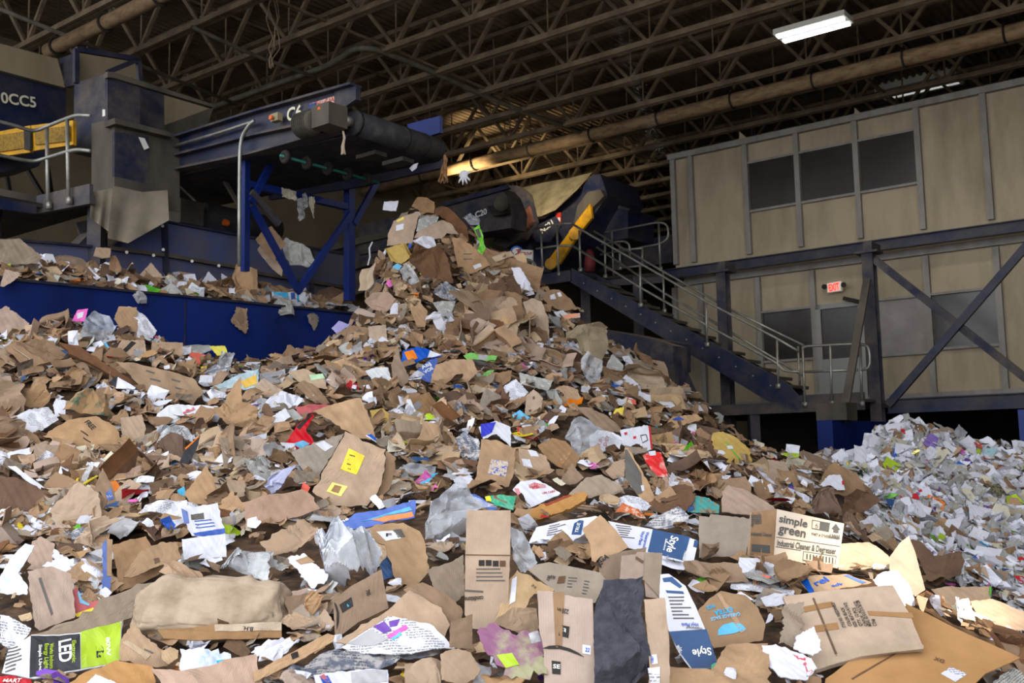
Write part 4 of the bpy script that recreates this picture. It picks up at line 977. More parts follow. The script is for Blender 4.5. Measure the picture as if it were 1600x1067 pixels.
# ---- wads: crumpled paper, film, foam
def icos(sub):
    import bmesh
    bm = bmesh.new(); bmesh.ops.create_icosphere(bm, subdivisions=sub, radius=1.)
    v = np.array([x.co[:] for x in bm.verts]); f = [tuple(x.index for x in q.verts) for q in bm.faces]; bm.free(); return v, f
IC3, IC4 = icos(4), icos(5)
def wad_pts(sx, sy, sz, crump, rng, fine=False, nf=14):
    v, f = IC4 if fine else IC3
    d = np.ones(len(v))
    for i in range(nf):
        n = rng.normal(size=3); n /= np.linalg.norm(n); c = rng.uniform(-.5, .5)
        d += crump * (np.abs(v @ n - c) - .45) * rng.uniform(.3, 1.) * rng.choice([1, 1, -1])
    for i in range(nf):
        n = rng.normal(size=3) * rng.uniform(3, 7); d += crump * .22 * (np.abs(((v @ n + rng.uniform(0, 9)) % 2) - 1) - .5)
    d = np.clip(d, .35, 1.7)
    return v * d[:, None] * np.array([sx, sy, sz]), f
def WAD(name, cat, label, short, cpx, wpx, hpx, mt, crump=.35, depth=.5, lift=.0, rot=0., t=.5, fine=True, surf=None, decals=(), seed=None, wrinkle=0., bumps=0., smooth=False, boxy=0., sheet=0):
    rng = np.random.default_rng(seed or int(cpx[0] * 7 + cpx[1]))
    poly = [(cpx[0] - wpx / 2, cpx[1] - hpx / 2), (cpx[0] + wpx / 2, cpx[1] - hpx / 2), (cpx[0] + wpx / 2, cpx[1] + hpx / 2), (cpx[0] - wpx / 2, cpx[1] + hpx / 2)]
    p0, n_, x, y = frame_at(poly, t, lift, surf)
    c = on_plane(cpx[0], cpx[1], p0, n_); dist = (c - CAM).dot(f0); ca, sa = math.cos(rot), math.sin(rot)
    v, f = wad_pts(wpx / 2 * dist / F, hpx / 2 * dist / F / max(.5, n_.dot((CAM - c).normalized())) , min(wpx, hpx) / 2 * dist / F * depth, crump, rng, fine)
    if boxy:
        sc3 = np.abs(v).max(0); q = v / sc3; v = np.sign(q) * np.abs(q) ** boxy * sc3 * np.array([.97, .9, .9])
    if sheet:
        pts, f, nb_ = ringmesh([(-1, -.8), (1, -.9), (1.1, .8), (-.9, .9)], 110, 26, .2, rng); sc3 = np.abs(v).max(0)
        L = level(crumple(np.column_stack([pts, pts[:, 0] * pts[:, 1] * .1]), 2., sheet, rng, .1, .8)); L[:, 2] += .5 * np.abs(L[:, 2]).max() * (1 - (L[:, 0] / np.abs(L[:, 0]).max()) ** 2)
        v, f = solid3(L / np.abs(L).max(0) * sc3, f, nb_, .001)
    if wrinkle:
        for k in range(26):
            q = rng.normal(size=3) * rng.uniform(4, 13) * np.array([1, .5, 1]); v = v * (1 + wrinkle * (np.abs(((v @ q + rng.uniform(0, 9)) % 2) - 1) - .5))[:, None]
    if bumps: v = v * (1 + bumps * np.abs(np.sin(v[:, 0:1] * 26) * np.sin(v[:, 1:2] * 26 + v[:, 2:3] * 9)) + bumps * .6 * np.sin(v[:, 0:1] * 7 + 3 * v[:, 1:2]))
    x, y = x * ca + y * sa, y * ca - x * sa
    Wd = np.array(c) + v[:, 0:1] * np.array(x) + v[:, 1:2] * np.array(y) + v[:, 2:3] * np.array(n_)
    o = tag(mesh_obj(name, Wd, f, BD[mt] if isinstance(mt, str) else mt, None, smooth, v[:, :2]), label, cat)
    if short: LAND.append((cpx[0], cpx[1], short))
    claim(poly); return o
# ---- boxes given by the corners of their front face and one far corner
def BOX(name, cat, label, short, front, far, dfar, mt, faces=(), t=.85, lift=.05, lean=0., side=None, decals=(), sdecals=(), spoly=None):
    """front: photograph corners tl, tr, br, bl; far: where the corner behind the first shows, dfar metres farther away"""
    p0, n_, x, y = frame_at(front, t, lift, None, lean)
    tl, tr, br, bl = (on_plane(*p, p0, n_) for p in front)
    q = at(*far, tl.y + dfar); d = q - tl
    t_ = thing(name, label, cat, (bl + br) / 2 + d * .5)
    mk = BD[mt] if isinstance(mt, str) else mt
    MB().add([tl, tr, br, bl, tl + d, tr + d, br + d, bl + d], [(0, 1, 5, 4), (1, 2, 6, 5), (2, 3, 7, 6), (3, 0, 4, 7), (4, 5, 6, 7)]).build('carton_body', mk, t_)
    S('front_panel', None, None, None, front, faces[0] if faces else mt, plane=(p0, n_, x, y), folds=0, rough=.001, torn=0, parent=t_, decals=decals)
    if spoly:
        nn = d.cross(bl - tl).normalized()
        if nn.dot(CAM - tl) < 0: nn = -nn
        xs = d.normalized() * (-1 if d.dot(RIGHT) < 0 else 1); ys = nn.cross(xs)
        S('side_panel', None, None, None, spoly, faces[1] if len(faces) > 1 else mt, plane=(tl + nn * .003, nn, xs, ys), folds=0, rough=.001, torn=0, parent=t_, decals=sdecals)
    c = np.mean(front, 0); LAND.append((c[0], c[1], short)); claim(front)
    if spoly: claim(spoly)
    return t_
def rows(x0, y0, x1, y1, n, dm, seed=1, skew=(0, 0), nm='printed_lines'):
    """n printed lines as decals, running from x0,y0 rightwards; skew moves each following row"""
    r = random.Random(seed); out = []
    for i in range(n):
        f_ = i / max(n - 1, 1); ax, ay = x0 + skew[0] * f_, y0 + (y1 - y0) * f_ + 0; L = (x1 - x0) * r.uniform(.5, 1.)
        hh = max(.8, (y1 - y0) / max(n, 1) * .4); out.append(('poly', nm, [(ax, ay), (ax + L, ay + skew[1] * L / max(x1 - x0, 1)), (ax + L, ay + hh + skew[1] * L / max(x1 - x0, 1)), (ax, ay + hh)], dm))
    return out
NAVYINK = INKBLUE
# ================= lower left
S('cardboard_flap', 'cardboard', 'tan cardboard panel with a punched outline above the lamp carton', 'punched tan panel', [(43, 892), (80, 884), (111, 898), (117, 965), (62, 985), (54, 978)], 'pink', t=.5, lift=.12, folds=2, amp=.05, decals=[('poly', 'punched_outline', [(60, 905), (64, 903), (83, 958), (80, 962)], INKGREY)])
S('cardboard_flap', 'cardboard', 'pinkish cardboard panel half under a torn white sheet', 'pinkish half-hidden panel', [(40, 890), (50, 846), (64, 838), (86, 850), (82, 885), (60, 892)], 'pink', lift=.06)
S('torn_sheet', 'paper', 'torn white card sheet against the pinkish cardboard panel', 'torn white card', [(65, 884), (82, 876), (85, 858), (106, 872), (129, 889), (115, 902), (96, 896), (84, 896)], 'white', lift=.1, torn=.5)
S('plastic_mailer', 'packaging', 'white and pale blue plastic strip at the picture edge, bent into an elbow', 'pale blue strip', [(0, 928), (0, 902), (16, 872), (40, 850), (54, 853), (28, 896), (43, 915), (42, 931)], mat('pale_blue_film', 'c9d8ea', 'e2e4ea', 6., .4, .6, rough=.35), lift=.09)
S('printed_carton', 'carton', 'flattened lamp carton in white, black and lime with big white letters', 'lamp carton', [(3, 1052), (14, 1012), (50, 992), (126, 988), (190, 970), (189, 1036), (128, 1046), (55, 1060)], 'white', t=.4, lift=.09, folds=1, amp=.05, curl=.05, torn=0,
  decals=[('poly', 'black_panel', [(48, 994), (125, 990), (126, 1045), (46, 1058)], 'black'), ('poly', 'lime_panel', [(126, 988), (189, 971), (188, 1035), (127, 1045)], 'lime'),
          ('text', 'LED', (92, 1001), (93, 1036), WHITETXT, 16), ('text', 'Works Indoors', (78, 1005), (78, 1045), BD['lime'], 5), ('text', 'Energy Light', (70, 1005), (70, 1045), BD['lime'], 5), ('text', 'Simple Used', (61, 1008), (61, 1048), WHITETXT, 4), ('text', 'Electronic', (113, 1002), (113, 1036), BD['lime'], 5),
          ('poly', 'green_roundel', [(150, 1010), (162, 1007), (163, 1026), (151, 1029)], 'black'), ('text', '80W', (166, 998), (167, 1026), WHITETXT, 5)] + rows(8, 1015, 40, 1050, 7, INKGREY, 3, (0, -10)))
S('printed_sheet', 'paper', 'white shipping sheet with small print lying over the corner of the lamp carton', 'shipping sheet', [(0, 961), (14, 962), (49, 982), (24, 1021), (0, 1004)], 'print', lift=.14, folds=1, curl=.05)
S('cardboard_flap', 'cardboard', 'long greyish torn cardboard strip drooping over the lamp carton', 'long drooping strip', [(52, 992), (112, 974), (180, 930), (214, 914), (262, 905), (250, 918), (208, 955), (184, 990), (130, 1014), (114, 1022), (126, 1000), (60, 1000)], 'grey', t=.35, lift=.14, folds=2, amp=.07, torn=.3)
t_ = WAD('wrapped_bundle', 'bundle', 'big pillow-shaped kraft paper bundle with a taped edge reading B.H.', 'kraft bundle', (328, 955), 232, 78, mat('pale_kraft_wrap', 'a6937f', '85735f', 6., rough=.85, bump=.9, bscale=14.), .1, .75, .1, rot=-.05, t=.3, wrinkle=.045, boxy=.55, smooth=True)
S('cardboard_flap', 'cardboard', 'tan taped cardboard edge strip along the foot of the kraft bundle', 'taped edge strip', [(246, 984), (335, 976), (440, 972), (440, 996), (300, 1000), (256, 998)], 'mid', t=.6, lift=.28, folds=0, torn=0, decals=[('poly', 'paper_tape', [(335, 977), (440, 972), (440, 985), (336, 987)], 'pale'), ('text', 'B.H.', (396, 981), (380, 979), INK, 6)])
S('kraft_strip', 'paper', 'long torn kraft strip lying across the top of the kraft bundle', 'kraft strip', [(252, 882), (282, 880), (340, 905), (400, 912), (375, 951), (330, 930), (290, 920), (253, 904)], 'kraft', t=.4, lift=.2, torn=.35, folds=3)
S('flattened_box', 'cardboard', 'brown box panel with a fold standing behind the pointed kraft piece', 'folded brown panel', [(174, 850), (228, 838), (258, 892), (226, 910), (188, 923)], 'mid', lift=.06, folds=1, amp=.12)
S('cardboard_flap', 'cardboard', 'pointed kraft piece with a round hole below the white-and-blue sheet', 'pointed kraft piece', [(193, 903), (218, 862), (250, 846), (276, 848), (283, 872), (245, 886), (205, 904)], 'kraft', lift=.14, folds=2, amp=.1, decals=[('poly', 'round_hole', [(240, 873), (248, 871), (250, 878), (242, 881)], 'deep')])
S('tissue_wrapper', 'packaging', 'white wrapper printed in blue with a bar code and small plain flap', 'blue-printed wrapper', [(272, 784), (300, 792), (340, 786), (352, 836), (325, 842), (300, 838)], 'white', lift=.12, folds=2, amp=.05, decals=[('poly', 'blue_border', [(302, 834), (351, 825), (352, 832), (325, 840), (305, 838)], 'blue'), ('poly', 'bar_code', [(298, 804), (318, 801), (319, 811), (299, 813)], INKGREY), ('poly', 'blue_figure', [(283, 795), (293, 800), (296, 818), (288, 820)], 'blue')] + rows(304, 814, 340, 824, 3, INKBLUE, 12, (2, -3)))
S('paper_square', 'paper', 'plain white paper square below the blue-printed wrapper', 'plain white square', [(284, 842), (352, 834), (354, 870), (287, 875)], 'white', lift=.15, folds=1, amp=.03, torn=.03)
WAD('film_bundle', 'plastic film', 'grey crumpled plastic film right beside the plain white paper square', 'grey film bundle', (385, 878), 92, 58, 'milky', .16, .7, .12, sheet=10)
S('blue_edged_strip', 'cardboard', 'narrow upright strip with a blue edge above the curved red label', 'blue-edged strip', [(160, 852), (167, 842), (175, 845), (172, 936), (160, 936)], 'blue', t=.8, lift=.1, folds=0, decals=[('poly', 'brown_back', [(167, 842), (176, 843), (174, 900), (167, 900)], 'tan')])
S('label_strip', 'packaging', 'curved red, white and yellow label strip above the drooping cardboard', 'curved red label', [(108, 922), (119, 918), (126, 938), (146, 944), (168, 936), (150, 952), (120, 964), (112, 940)], 'red', lift=.14, torn=.3, decals=[('poly', 'yellow_edge', [(116, 960), (145, 950), (150, 953), (121, 965)], 'yellow'), ('poly', 'blue_stripe', [(121, 925), (124, 924), (128, 939), (140, 944), (139, 947), (125, 942)], 'cyan')])
S('opened_carton', 'box', 'small flattened brown box with an open flap beside the lamp carton', 'open small box', [(188, 1000), (208, 970), (222, 990), (258, 1018), (262, 1040), (245, 1042), (186, 1032)], 'tan', lift=.05, folds=2, amp=.1, decals=[('poly', 'folded_flap', [(190, 1003), (200, 1000), (236, 1024), (228, 1031)], 'pale'), ('poly', 'printed_line', [(226, 1013), (240, 1020), (239, 1022), (225, 1015)], INKGREY)])
S('cardboard_tab', 'cardboard', 'small pale rounded cardboard tab at the corner of the open small box', 'pale rounded tab', [(252, 1018), (266, 1010), (279, 1016), (278, 1028), (263, 1038), (253, 1030)], 'pale', lift=.12, folds=0)
S('plastic_pack', 'packaging', 'crushed silvery white pack with cyan print below the kraft bundle', 'silvery cyan pack', [(281, 1011), (300, 1014), (350, 1018), (376, 1030), (374, 1045), (330, 1049), (284, 1047)], mat('silvery_film', 'c5cad6', '8fa7c4', 14., .45, .6, rough=.3), lift=.08, folds=5, amp=.12, torn=.4, decals=[('poly', 'cyan_mark', [(338, 1032), (352, 1030), (362, 1040), (360, 1046), (340, 1040)], 'cyan')])
S('wood_board', 'board', 'smooth orange-brown board at the lower edge of the heap below the lamp carton', 'orange-brown board', [(108, 1067), (132, 1052), (182, 1032), (238, 1042), (250, 1085), (110, 1085)], 'orange', t=.2, lift=.05, folds=0, curl=.05)
S('paper_sheet', 'paper', 'white paper corner lying on the orange-brown board', 'white paper corner', [(132, 1070), (150, 1053), (183, 1068), (180, 1090), (140, 1090)], 'white', t=.25, lift=.1, folds=1)
S('cardboard_flap', 'cardboard', 'wide pinkish cardboard sheet below the silvery cyan pack', 'wide pinkish sheet', [(236, 1046), (285, 1050), (400, 1022), (415, 1090), (270, 1090)], 'pink', t=.25, lift=.03, folds=1, amp=.04)
S('paper_sheet', 'paper', 'crumpled white film sheet above the long folded strip', 'white crumpled film', [(398, 1004), (440, 1000), (468, 1006), (452, 1020), (430, 1034), (398, 1024)], 'white', lift=.1, folds=5, amp=.12, torn=.4)
S('folded_strip', 'cardboard', 'long folded cardboard strip pointing up from the lower edge to the arrow-marked box', 'long folded strip', [(395, 1052), (450, 1022), (512, 990), (523, 993), (520, 1003), (460, 1036), (398, 1066)], 'tan', t=.5, lift=.16, folds=1, amp=.05, torn=.05, decals=[('poly', 'black_mark', [(454, 1022), (465, 1017), (467, 1026), (457, 1031)], INK)])
S('label_sheet', 'paper', 'red printed label corner at the lower left below the lamp carton', 'red label corner', [(-10, 1056), (20, 1055), (48, 1062), (52, 1085), (-10, 1085)], 'red', t=.3, lift=.04, decals=[('text', 'MART', (4, 1067), (32, 1067), WHITETXT, 8)])
# ================= lower middle
WAD('bubble_wrap', 'bubble wrap', 'shiny white lump of bubble wrap in the middle of the heap', 'bubble wrap lump', (535, 868), 90, 84, 'bubble', .26, .9, .16, fine=True, sheet=11)
S('plastic_bag', 'packaging', 'blue plastic bag with an orange band and white letters', 'blue and orange bag', [(517, 818), (560, 800), (600, 796), (650, 785), (648, 812), (600, 818), (555, 826), (520, 826)], 'blue', lift=.13, folds=3, amp=.08, decals=[('poly', 'orange_band', [(580, 812), (644, 802), (647, 810), (600, 817)], 'orangep'), ('poly', 'silver_band', [(560, 815), (640, 795), (645, 800), (580, 812)], 'cyan'), ('text', 'Lome', (518, 820), (545, 811), WHITETXT, 6)])
S('flattened_box', 'cardboard', 'large curved kraft box panel with a white label right of the bubble wrap', 'curved labelled panel', [(550, 834), (588, 818), (630, 816), (656, 830), (664, 850), (670, 892), (650, 912), (618, 920), (612, 880), (600, 850)], 'kraft', lift=.16, folds=2, amp=.06, curl=-.12, decals=[('poly', 'white_label', [(588, 831), (613, 829), (627, 842), (603, 845)], 'white'), ('poly', 'stamp_box', [(614, 828), (627, 826), (633, 839), (622, 841)], INKGREY), ('text', 'F', (603, 839), (612, 839), INK, 6)])
S('torn_kraft', 'cardboard', 'torn kraft piece with a dark hollow left above the bubble wrap', 'torn kraft piece', [(408, 846), (440, 828), (478, 815), (500, 832), (497, 850), (470, 866), (430, 874)], 'kraft', lift=.12, folds=4, amp=.12, torn=.4)
S('torn_sheet', 'paper', 'white sheet with a torn notch left of the bubble wrap', 'notched white sheet', [(450, 873), (475, 865), (490, 880), (513, 896), (511, 906), (487, 919)], 'white', lift=.12, torn=.3, folds=1, decals=[('poly', 'torn_hole', [(462, 876), (480, 870), (492, 878), (470, 883)], 'kraft')])
S('envelope_pouch', 'packaging', 'dark blue pouch wedged behind the arrow-marked box', 'dark blue pouch', [(594, 882), (606, 868), (613, 874), (613, 902), (597, 906)], 'dblue', lift=.06)
S('cardboard_corner', 'cardboard', 'shiny tan taped cardboard corner right of the bubble wrap', 'shiny taped corner', [(565, 870), (580, 844), (605, 852), (604, 870), (592, 882), (570, 880)], mat('glossy_tan', 'c4a077', 'd8cfc0', 10., .5, .7, rough=.2), lift=.2, folds=2)
S('cardboard_strip', 'cardboard', 'long brown box flap running up right from the arrow-marked box', 'long brown flap', [(524, 1002), (606, 952), (640, 922), (660, 932), (690, 950), (703, 976), (690, 1002), (660, 985), (600, 975), (540, 1006)], 'tan', t=.4, lift=.1, folds=1, amp=.06, torn=.08)
o = S('arrow_box', 'box', 'brown box corner with a black arc and a small black and blue label', 'arrow-marked box', [(520, 938), (548, 916), (596, 889), (607, 950), (560, 972), (524, 999)], 'mid', t=.75, lift=.16, folds=1, amp=.1, torn=.03,
  decals=[('poly', 'black_label', [(530, 945), (549, 933), (552, 947), (535, 958)], INK), ('poly', 'blue_mark', [(541, 943), (548, 939), (550, 945), (543, 949)], 'cyan'), ('poly', 'black_arc', [(522, 941), (526, 945), (530, 958), (530, 972), (526, 985), (526, 970), (526, 955)], INK), ('text', '705', (571, 923), (574, 931), INK, 6)])
S('magazine', 'magazine', 'open white leaflet with purple and pink print in front of the brown box flap', 'purple-printed leaflet', [(532, 1008), (585, 976), (605, 962), (672, 976), (712, 1013), (668, 1018), (618, 1023), (560, 1016)], 'print', t=.45, lift=.13, folds=2, amp=.06, decals=[('poly', 'purple_print', [(583, 977), (600, 968), (612, 984), (600, 990)], 'purple'), ('poly', 'purple_star', [(607, 970), (625, 967), (620, 978), (609, 979)], 'purple'), ('poly', 'pink_print', [(604, 994), (634, 976), (638, 982), (610, 999)], 'pinkp'), ('poly', 'cyan_print', [(611, 998), (626, 988), (628, 993), (614, 1001)], 'cyan'), ('poly', 'grey_photo', [(542, 1003), (580, 981), (606, 1000), (585, 1008)], 'wgrey')])
o = S('tall_carton', 'cardboard', 'tall upright kraft box panel with four dark handling icons', 'tall icon panel', [(729, 797), (798, 797), (797, 870), (793, 960), (774, 985), (738, 982), (726, 960), (727, 868)], 'tan', t=.93, lift=.14, folds=0, amp=.02, rough=.002, torn=.02,
  decals=[('poly', 'icon', [(748, 875), (757, 875), (757, 884), (748, 884)], INK), ('poly', 'icon', [(759, 875), (768, 875), (768, 884), (759, 884)], INK), ('poly', 'icon', [(770, 876), (779, 876), (779, 885), (770, 885)], INK), ('poly', 'icon_frame', [(781, 876), (790, 876), (790, 885), (781, 885)], BD['dark']),
          ('poly', 'dark_line', [(726, 921), (755, 923), (755, 926), (726, 924)], INKGREY), ('poly', 'fold_crease', [(728, 866), (798, 867), (798, 868.5), (728, 867.5)], BD['dark']), ('text', 'conditione', (755, 931), (726, 933), INK, 7)] + rows(744, 888, 790, 906, 4, INKGREY, 5))
S('flattened_box', 'cardboard', 'shaded grey-brown box side left of the tall icon panel', 'shaded box side', [(667, 890), (704, 878), (724, 866), (726, 930), (705, 945), (678, 918)], 'grey', t=.7, lift=.03, folds=1)
S('flattened_box', 'cardboard', 'ribbed brown panel with a torn edge below the shaded box side', 'ribbed torn panel', [(630, 920), (660, 908), (700, 930), (722, 950), (720, 985), (700, 978), (670, 950)], 'mid', t=.6, lift=.06, folds=2)
S('cardboard_piece', 'cardboard', 'small upright brown piece under the foot of the tall icon panel', 'small upright brown piece', [(704, 972), (738, 959), (738, 1014), (702, 1011)], 'mid', t=.85, lift=.2, folds=0)
S('kraft_flap', 'cardboard', 'rounded kraft flap at the lower edge below the purple-printed leaflet', 'rounded kraft flap', [(688, 1020), (708, 1012), (735, 1019), (751, 1045), (742, 1060), (720, 1070), (690, 1062)], 'kraft', t=.6, lift=.2, folds=1, curl=-.2)
S('kraft_flap', 'cardboard', 'creased kraft sheet tucked under the rounded kraft flap', 'creased kraft sheet', [(634, 1042), (660, 1032), (690, 1028), (692, 1075), (636, 1080)], 'kraft', t=.4, lift=.1, folds=3)
S('paper_sheet', 'paper', 'white lined paper leaning on the foot of the tall icon panel', 'lined white paper', [(754, 912), (796, 908), (790, 930), (775, 960), (757, 966)], 'print', t=.8, lift=.2, folds=0)
S('printed_box_piece', 'cardboard', 'crossed pale box corner with printed marks right of the tall icon panel', 'taped pale corner', [(790, 915), (808, 890), (866, 920), (862, 926), (838, 922), (826, 940), (818, 955), (790, 962), (772, 975)], 'pale', t=.7, lift=.22, folds=2, amp=.08, decals=[('poly', 'clear_tape', [(800, 905), (808, 900), (805, 940), (796, 945)], 'white'), ('text', '29 10', (830, 915), (836, 920), INK, 4)])
S('kraft_wad', 'cardboard', 'crushed kraft piece beside the purple film', 'crushed kraft piece', [(770, 975), (800, 950), (838, 952), (842, 978), (830, 992), (800, 985)], 'kraft', t=.6, lift=.2, folds=4, amp=.1)
S('purple_film', 'packaging', 'crumpled plum and olive plastic bag left of the arc-marked panel', 'plum bag', [(745, 985), (770, 972), (800, 990), (842, 985), (850, 1008), (851, 1040), (856, 1056), (800, 1062), (782, 1040), (755, 1010)], 'plum', t=.5, lift=.2, folds=6, amp=.12, torn=.4, decals=[('poly', 'pale_patch', [(826, 990), (840, 985), (846, 1002), (830, 1006)], 'milky'), ('poly', 'olive_patch', [(776, 1022), (800, 1020), (812, 1040), (790, 1044)], 'lime')])
S('magazine', 'magazine', 'flattened stack of glossy pages under the purple-printed leaflet', 'glossy page stack', [(440, 1044), (500, 1020), (560, 1018), (690, 1018), (680, 1030), (600, 1042), (500, 1056)], 'mag', t=.3, lift=.06, folds=3, torn=.3)
S('printed_packet', 'packaging', 'white and silver pack with red and blue print below the glossy page stack', 'red-blue edged pack', [(490, 1052), (560, 1046), (606, 1046), (608, 1078), (500, 1085)], 'white', t=.3, lift=.09, folds=3, decals=[('poly', 'blue_print', [(500, 1057), (512, 1055), (522, 1072), (508, 1074)], 'blue'), ('poly', 'red_print', [(499, 1056), (506, 1052), (516, 1064), (511, 1066)], 'red'), ('poly', 'silver_area', [(548, 1050), (604, 1048), (604, 1066), (550, 1070)], 'wgrey')])
# ================= lower right of the middle
S('flattened_box', 'cardboard', 'tan flattened box with a black arc, a dark label and 220 printed', 'arc-marked panel', [(840, 923), (876, 925), (880, 930), (926, 936), (930, 1085), (850, 1085), (850, 1020), (842, 980)], 'pink', t=.85, lift=.1, folds=0, curl=.04, rough=.003, torn=.04,
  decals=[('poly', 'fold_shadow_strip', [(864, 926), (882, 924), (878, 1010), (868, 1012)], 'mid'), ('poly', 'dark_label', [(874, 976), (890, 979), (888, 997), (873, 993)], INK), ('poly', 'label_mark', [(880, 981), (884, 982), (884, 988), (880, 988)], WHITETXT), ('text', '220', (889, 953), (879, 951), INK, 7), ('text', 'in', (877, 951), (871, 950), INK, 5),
          ('poly', 'black_arc', [(847, 1013), (858, 1009), (872, 1008), (890, 1013), (904, 1020), (913, 1027), (900, 1022), (886, 1017), (870, 1013), (856, 1014)], INK), ('poly', 'white_label', [(910, 1007), (923, 1009), (923, 1023), (910, 1021)], 'white'), ('text', '22', (914, 1018), (921, 1019), INKBLUE, 6), ('poly', 'dark_label', [(862, 1032), (876, 1034), (876, 1054), (863, 1053)], INK), ('text', 'SE', (864, 1044), (875, 1045), WHITETXT, 6)])
S('cardboard_flap', 'cardboard', 'greyish flat sheet with cut corners and rows of small print', 'cut-corner sheet', [(825, 890), (838, 882), (858, 878), (937, 894), (947, 906), (930, 942), (900, 936), (868, 925)], 'grey', t=.55, lift=.06, folds=0, rough=.002, torn=.01, decals=[('poly', 'print_frame', [(873, 901), (884, 900), (882, 911), (870, 912)], BD['dark']), ('text', 'USE', (866, 906), (868, 901), INK, 7), ('text', '100', (858, 908), (861, 901), INK, 5)] + rows(888, 902, 902, 916, 4, INKGREY, 2, (-2, 1)) + rows(913, 907, 926, 926, 5, INKGREY, 4, (-4, 2)))
S('dark_cloth', 'cloth', 'charcoal fabric sheet draped down between two upright box panels', 'charcoal cloth', [(926, 975), (930, 945), (948, 910), (980, 908), (1010, 906), (1010, 932), (1004, 960), (1015, 1012), (1020, 1052), (985, 1085), (930, 1085)], 'fabric', t=.75, lift=.16, folds=3, amp=.08, curl=-.05, rough=.02, th=.008, torn=.08)
S('flattened_box', 'cardboard', 'tan upright panel with two labels right beside the charcoal cloth', 'double-labelled panel', [(1006, 936), (1039, 934), (1046, 1010), (1047, 1085), (1010, 1085), (1016, 1050), (1012, 1000)], 'tan', t=.85, lift=.09, folds=1, amp=.04, torn=.05, decals=[('poly', 'white_label', [(1018, 1023), (1026, 1022), (1028, 1037), (1019, 1038)], 'white'), ('text', '1087', (1021, 1036), (1021, 1025), INKBLUE, 4), ('poly', 'address_label', [(1012, 1044), (1031, 1042), (1031, 1067), (1016, 1067)], 'print')])
S('cardboard_flap', 'cardboard', 'pair of grey-tan ribbed flaps standing above the charcoal cloth', 'grey ribbed flaps', [(971, 868), (993, 866), (996, 862), (1035, 864), (1031, 936), (1009, 932), (1009, 906), (968, 909)], 'pink', t=.85, lift=.14, folds=0, torn=.04, rough=.003, decals=[('poly', 'raised_flap', [(1008, 864), (1035, 865), (1031, 934), (1006, 906)], 'grey', .006), ('poly', 'slot', [(994, 869), (1006, 877), (1004, 880), (993, 873)], 'dark', .004)])
S('flattened_box', 'cardboard', 'brown creased box panel leaning over the slate-blue plank carton', 'creased brown panel', [(910, 826), (938, 803), (960, 825), (982, 855), (960, 868), (936, 872), (925, 885), (922, 850)], 'tan', t=.7, lift=.16, folds=1, amp=.1, torn=.05)
S('flattened_box', 'cardboard', 'brown box front with broken black letters behind the grey ribbed flaps', 'black-lettered box front', [(936, 872), (970, 862), (1010, 855), (1008, 868), (972, 870), (968, 908), (946, 906), (936, 895)], 'mid', t=.75, lift=.1, folds=0, torn=.03, decals=[('text', 'GA', (938, 879), (952, 872), INK, 8), ('text', 'F', (938, 887), (944, 884), INK, 8)])
S('plank_carton', 'carton', 'slate-blue and white flooring carton lying flat beside the plain grey panel', 'flat flooring carton', [(950, 814), (1020, 827), (1078, 840), (1091, 845), (1081, 891), (1066, 886), (1012, 863), (982, 856)], 'white', t=.55, lift=.12, folds=0, rough=.002, torn=0, decals=[('poly', 'blue_panel', [(1020, 827), (1078, 839), (1068, 876), (1012, 862)], 'dblue'), ('poly', 'end_stripe', [(1085, 844), (1091, 845), (1089, 856), (1083, 854)], 'dblue'), ('text', 'Style', (1049, 837), (1041, 862), WHITETXT, 12), ('text', 'Selections', (1040, 842), (1036, 860), WHITETXT, 3), ('text', '7903084', (1070, 861), (1066, 875), WHITETXT, 3), ('text', 'Waterproof', (1010, 831), (1004, 856), INKBLUE, 4.5), ('text', 'Vinyl Plank', (1003, 830), (997, 852), INKBLUE, 4.5)] + rows(962, 820, 988, 838, 6, INKGREY, 6, (8, 3)))
S('flattened_carton', 'carton', 'long white carton panel with a slate-blue house emblem', 'white emblem panel', [(826, 848), (838, 824), (880, 813), (930, 806), (941, 809), (925, 822), (908, 838), (896, 853), (870, 850)], 'white', t=.55, lift=.12, folds=1, amp=.03, torn=.03, decals=[('poly', 'blue_label', [(897, 818), (905, 812), (912, 813), (908, 836), (893, 836)], 'dblue'), ('text', 'TRUE', (903, 834), (907, 817), WHITETXT, 5)] + rows(858, 822, 885, 836, 5, INKGREY, 8, (-4, -6)))
S('plank_carton', 'carton', 'slate-blue and white flooring carton standing upright with upside-down white lettering', 'upright flooring carton', [(1032, 897), (1045, 896), (1071, 915), (1086, 945), (1101, 980), (1112, 1010), (1122, 1037), (1108, 1044), (1080, 1046), (1060, 1018), (1045, 985), (1030, 932)], 'white', t=.7, lift=.1, folds=0, curl=-.04, rough=.002, torn=.03,
  decals=[('poly', 'blue_panel', [(1045, 987), (1104, 983), (1112, 1008), (1121, 1036), (1108, 1043), (1081, 1044), (1060, 1016)], 'dblue'), ('text', 'Style', (1110, 1012), (1081, 1016), WHITETXT, 11), ('text', 'Style', (1066, 1017), (1060, 1008), WHITETXT, 6), ('poly', 'blue_heading', [(1040, 922), (1067, 924), (1069, 928), (1042, 926)], 'dblue'), ('text', 'Waterproof', (1098, 981), (1072, 979), INKGREY, 4), ('text', 'Vinyl Plank', (1092, 974), (1064, 974), INKBLUE, 5), ('poly', 'blue_block', [(1035, 903), (1050, 901), (1066, 916), (1062, 919), (1046, 908), (1037, 909)], 'dblue')] + rows(1044, 932, 1078, 965, 7, INKGREY, 9, (8, 0)))
S('kraft_sheet', 'cardboard', 'creased kraft sheet lying flat below the plain grey-tan panel', 'creased flat kraft', [(1064, 893), (1080, 880), (1120, 880), (1152, 884), (1167, 911), (1140, 912), (1100, 905), (1072, 908)], 'mid', t=.4, lift=.12, folds=3, amp=.08)
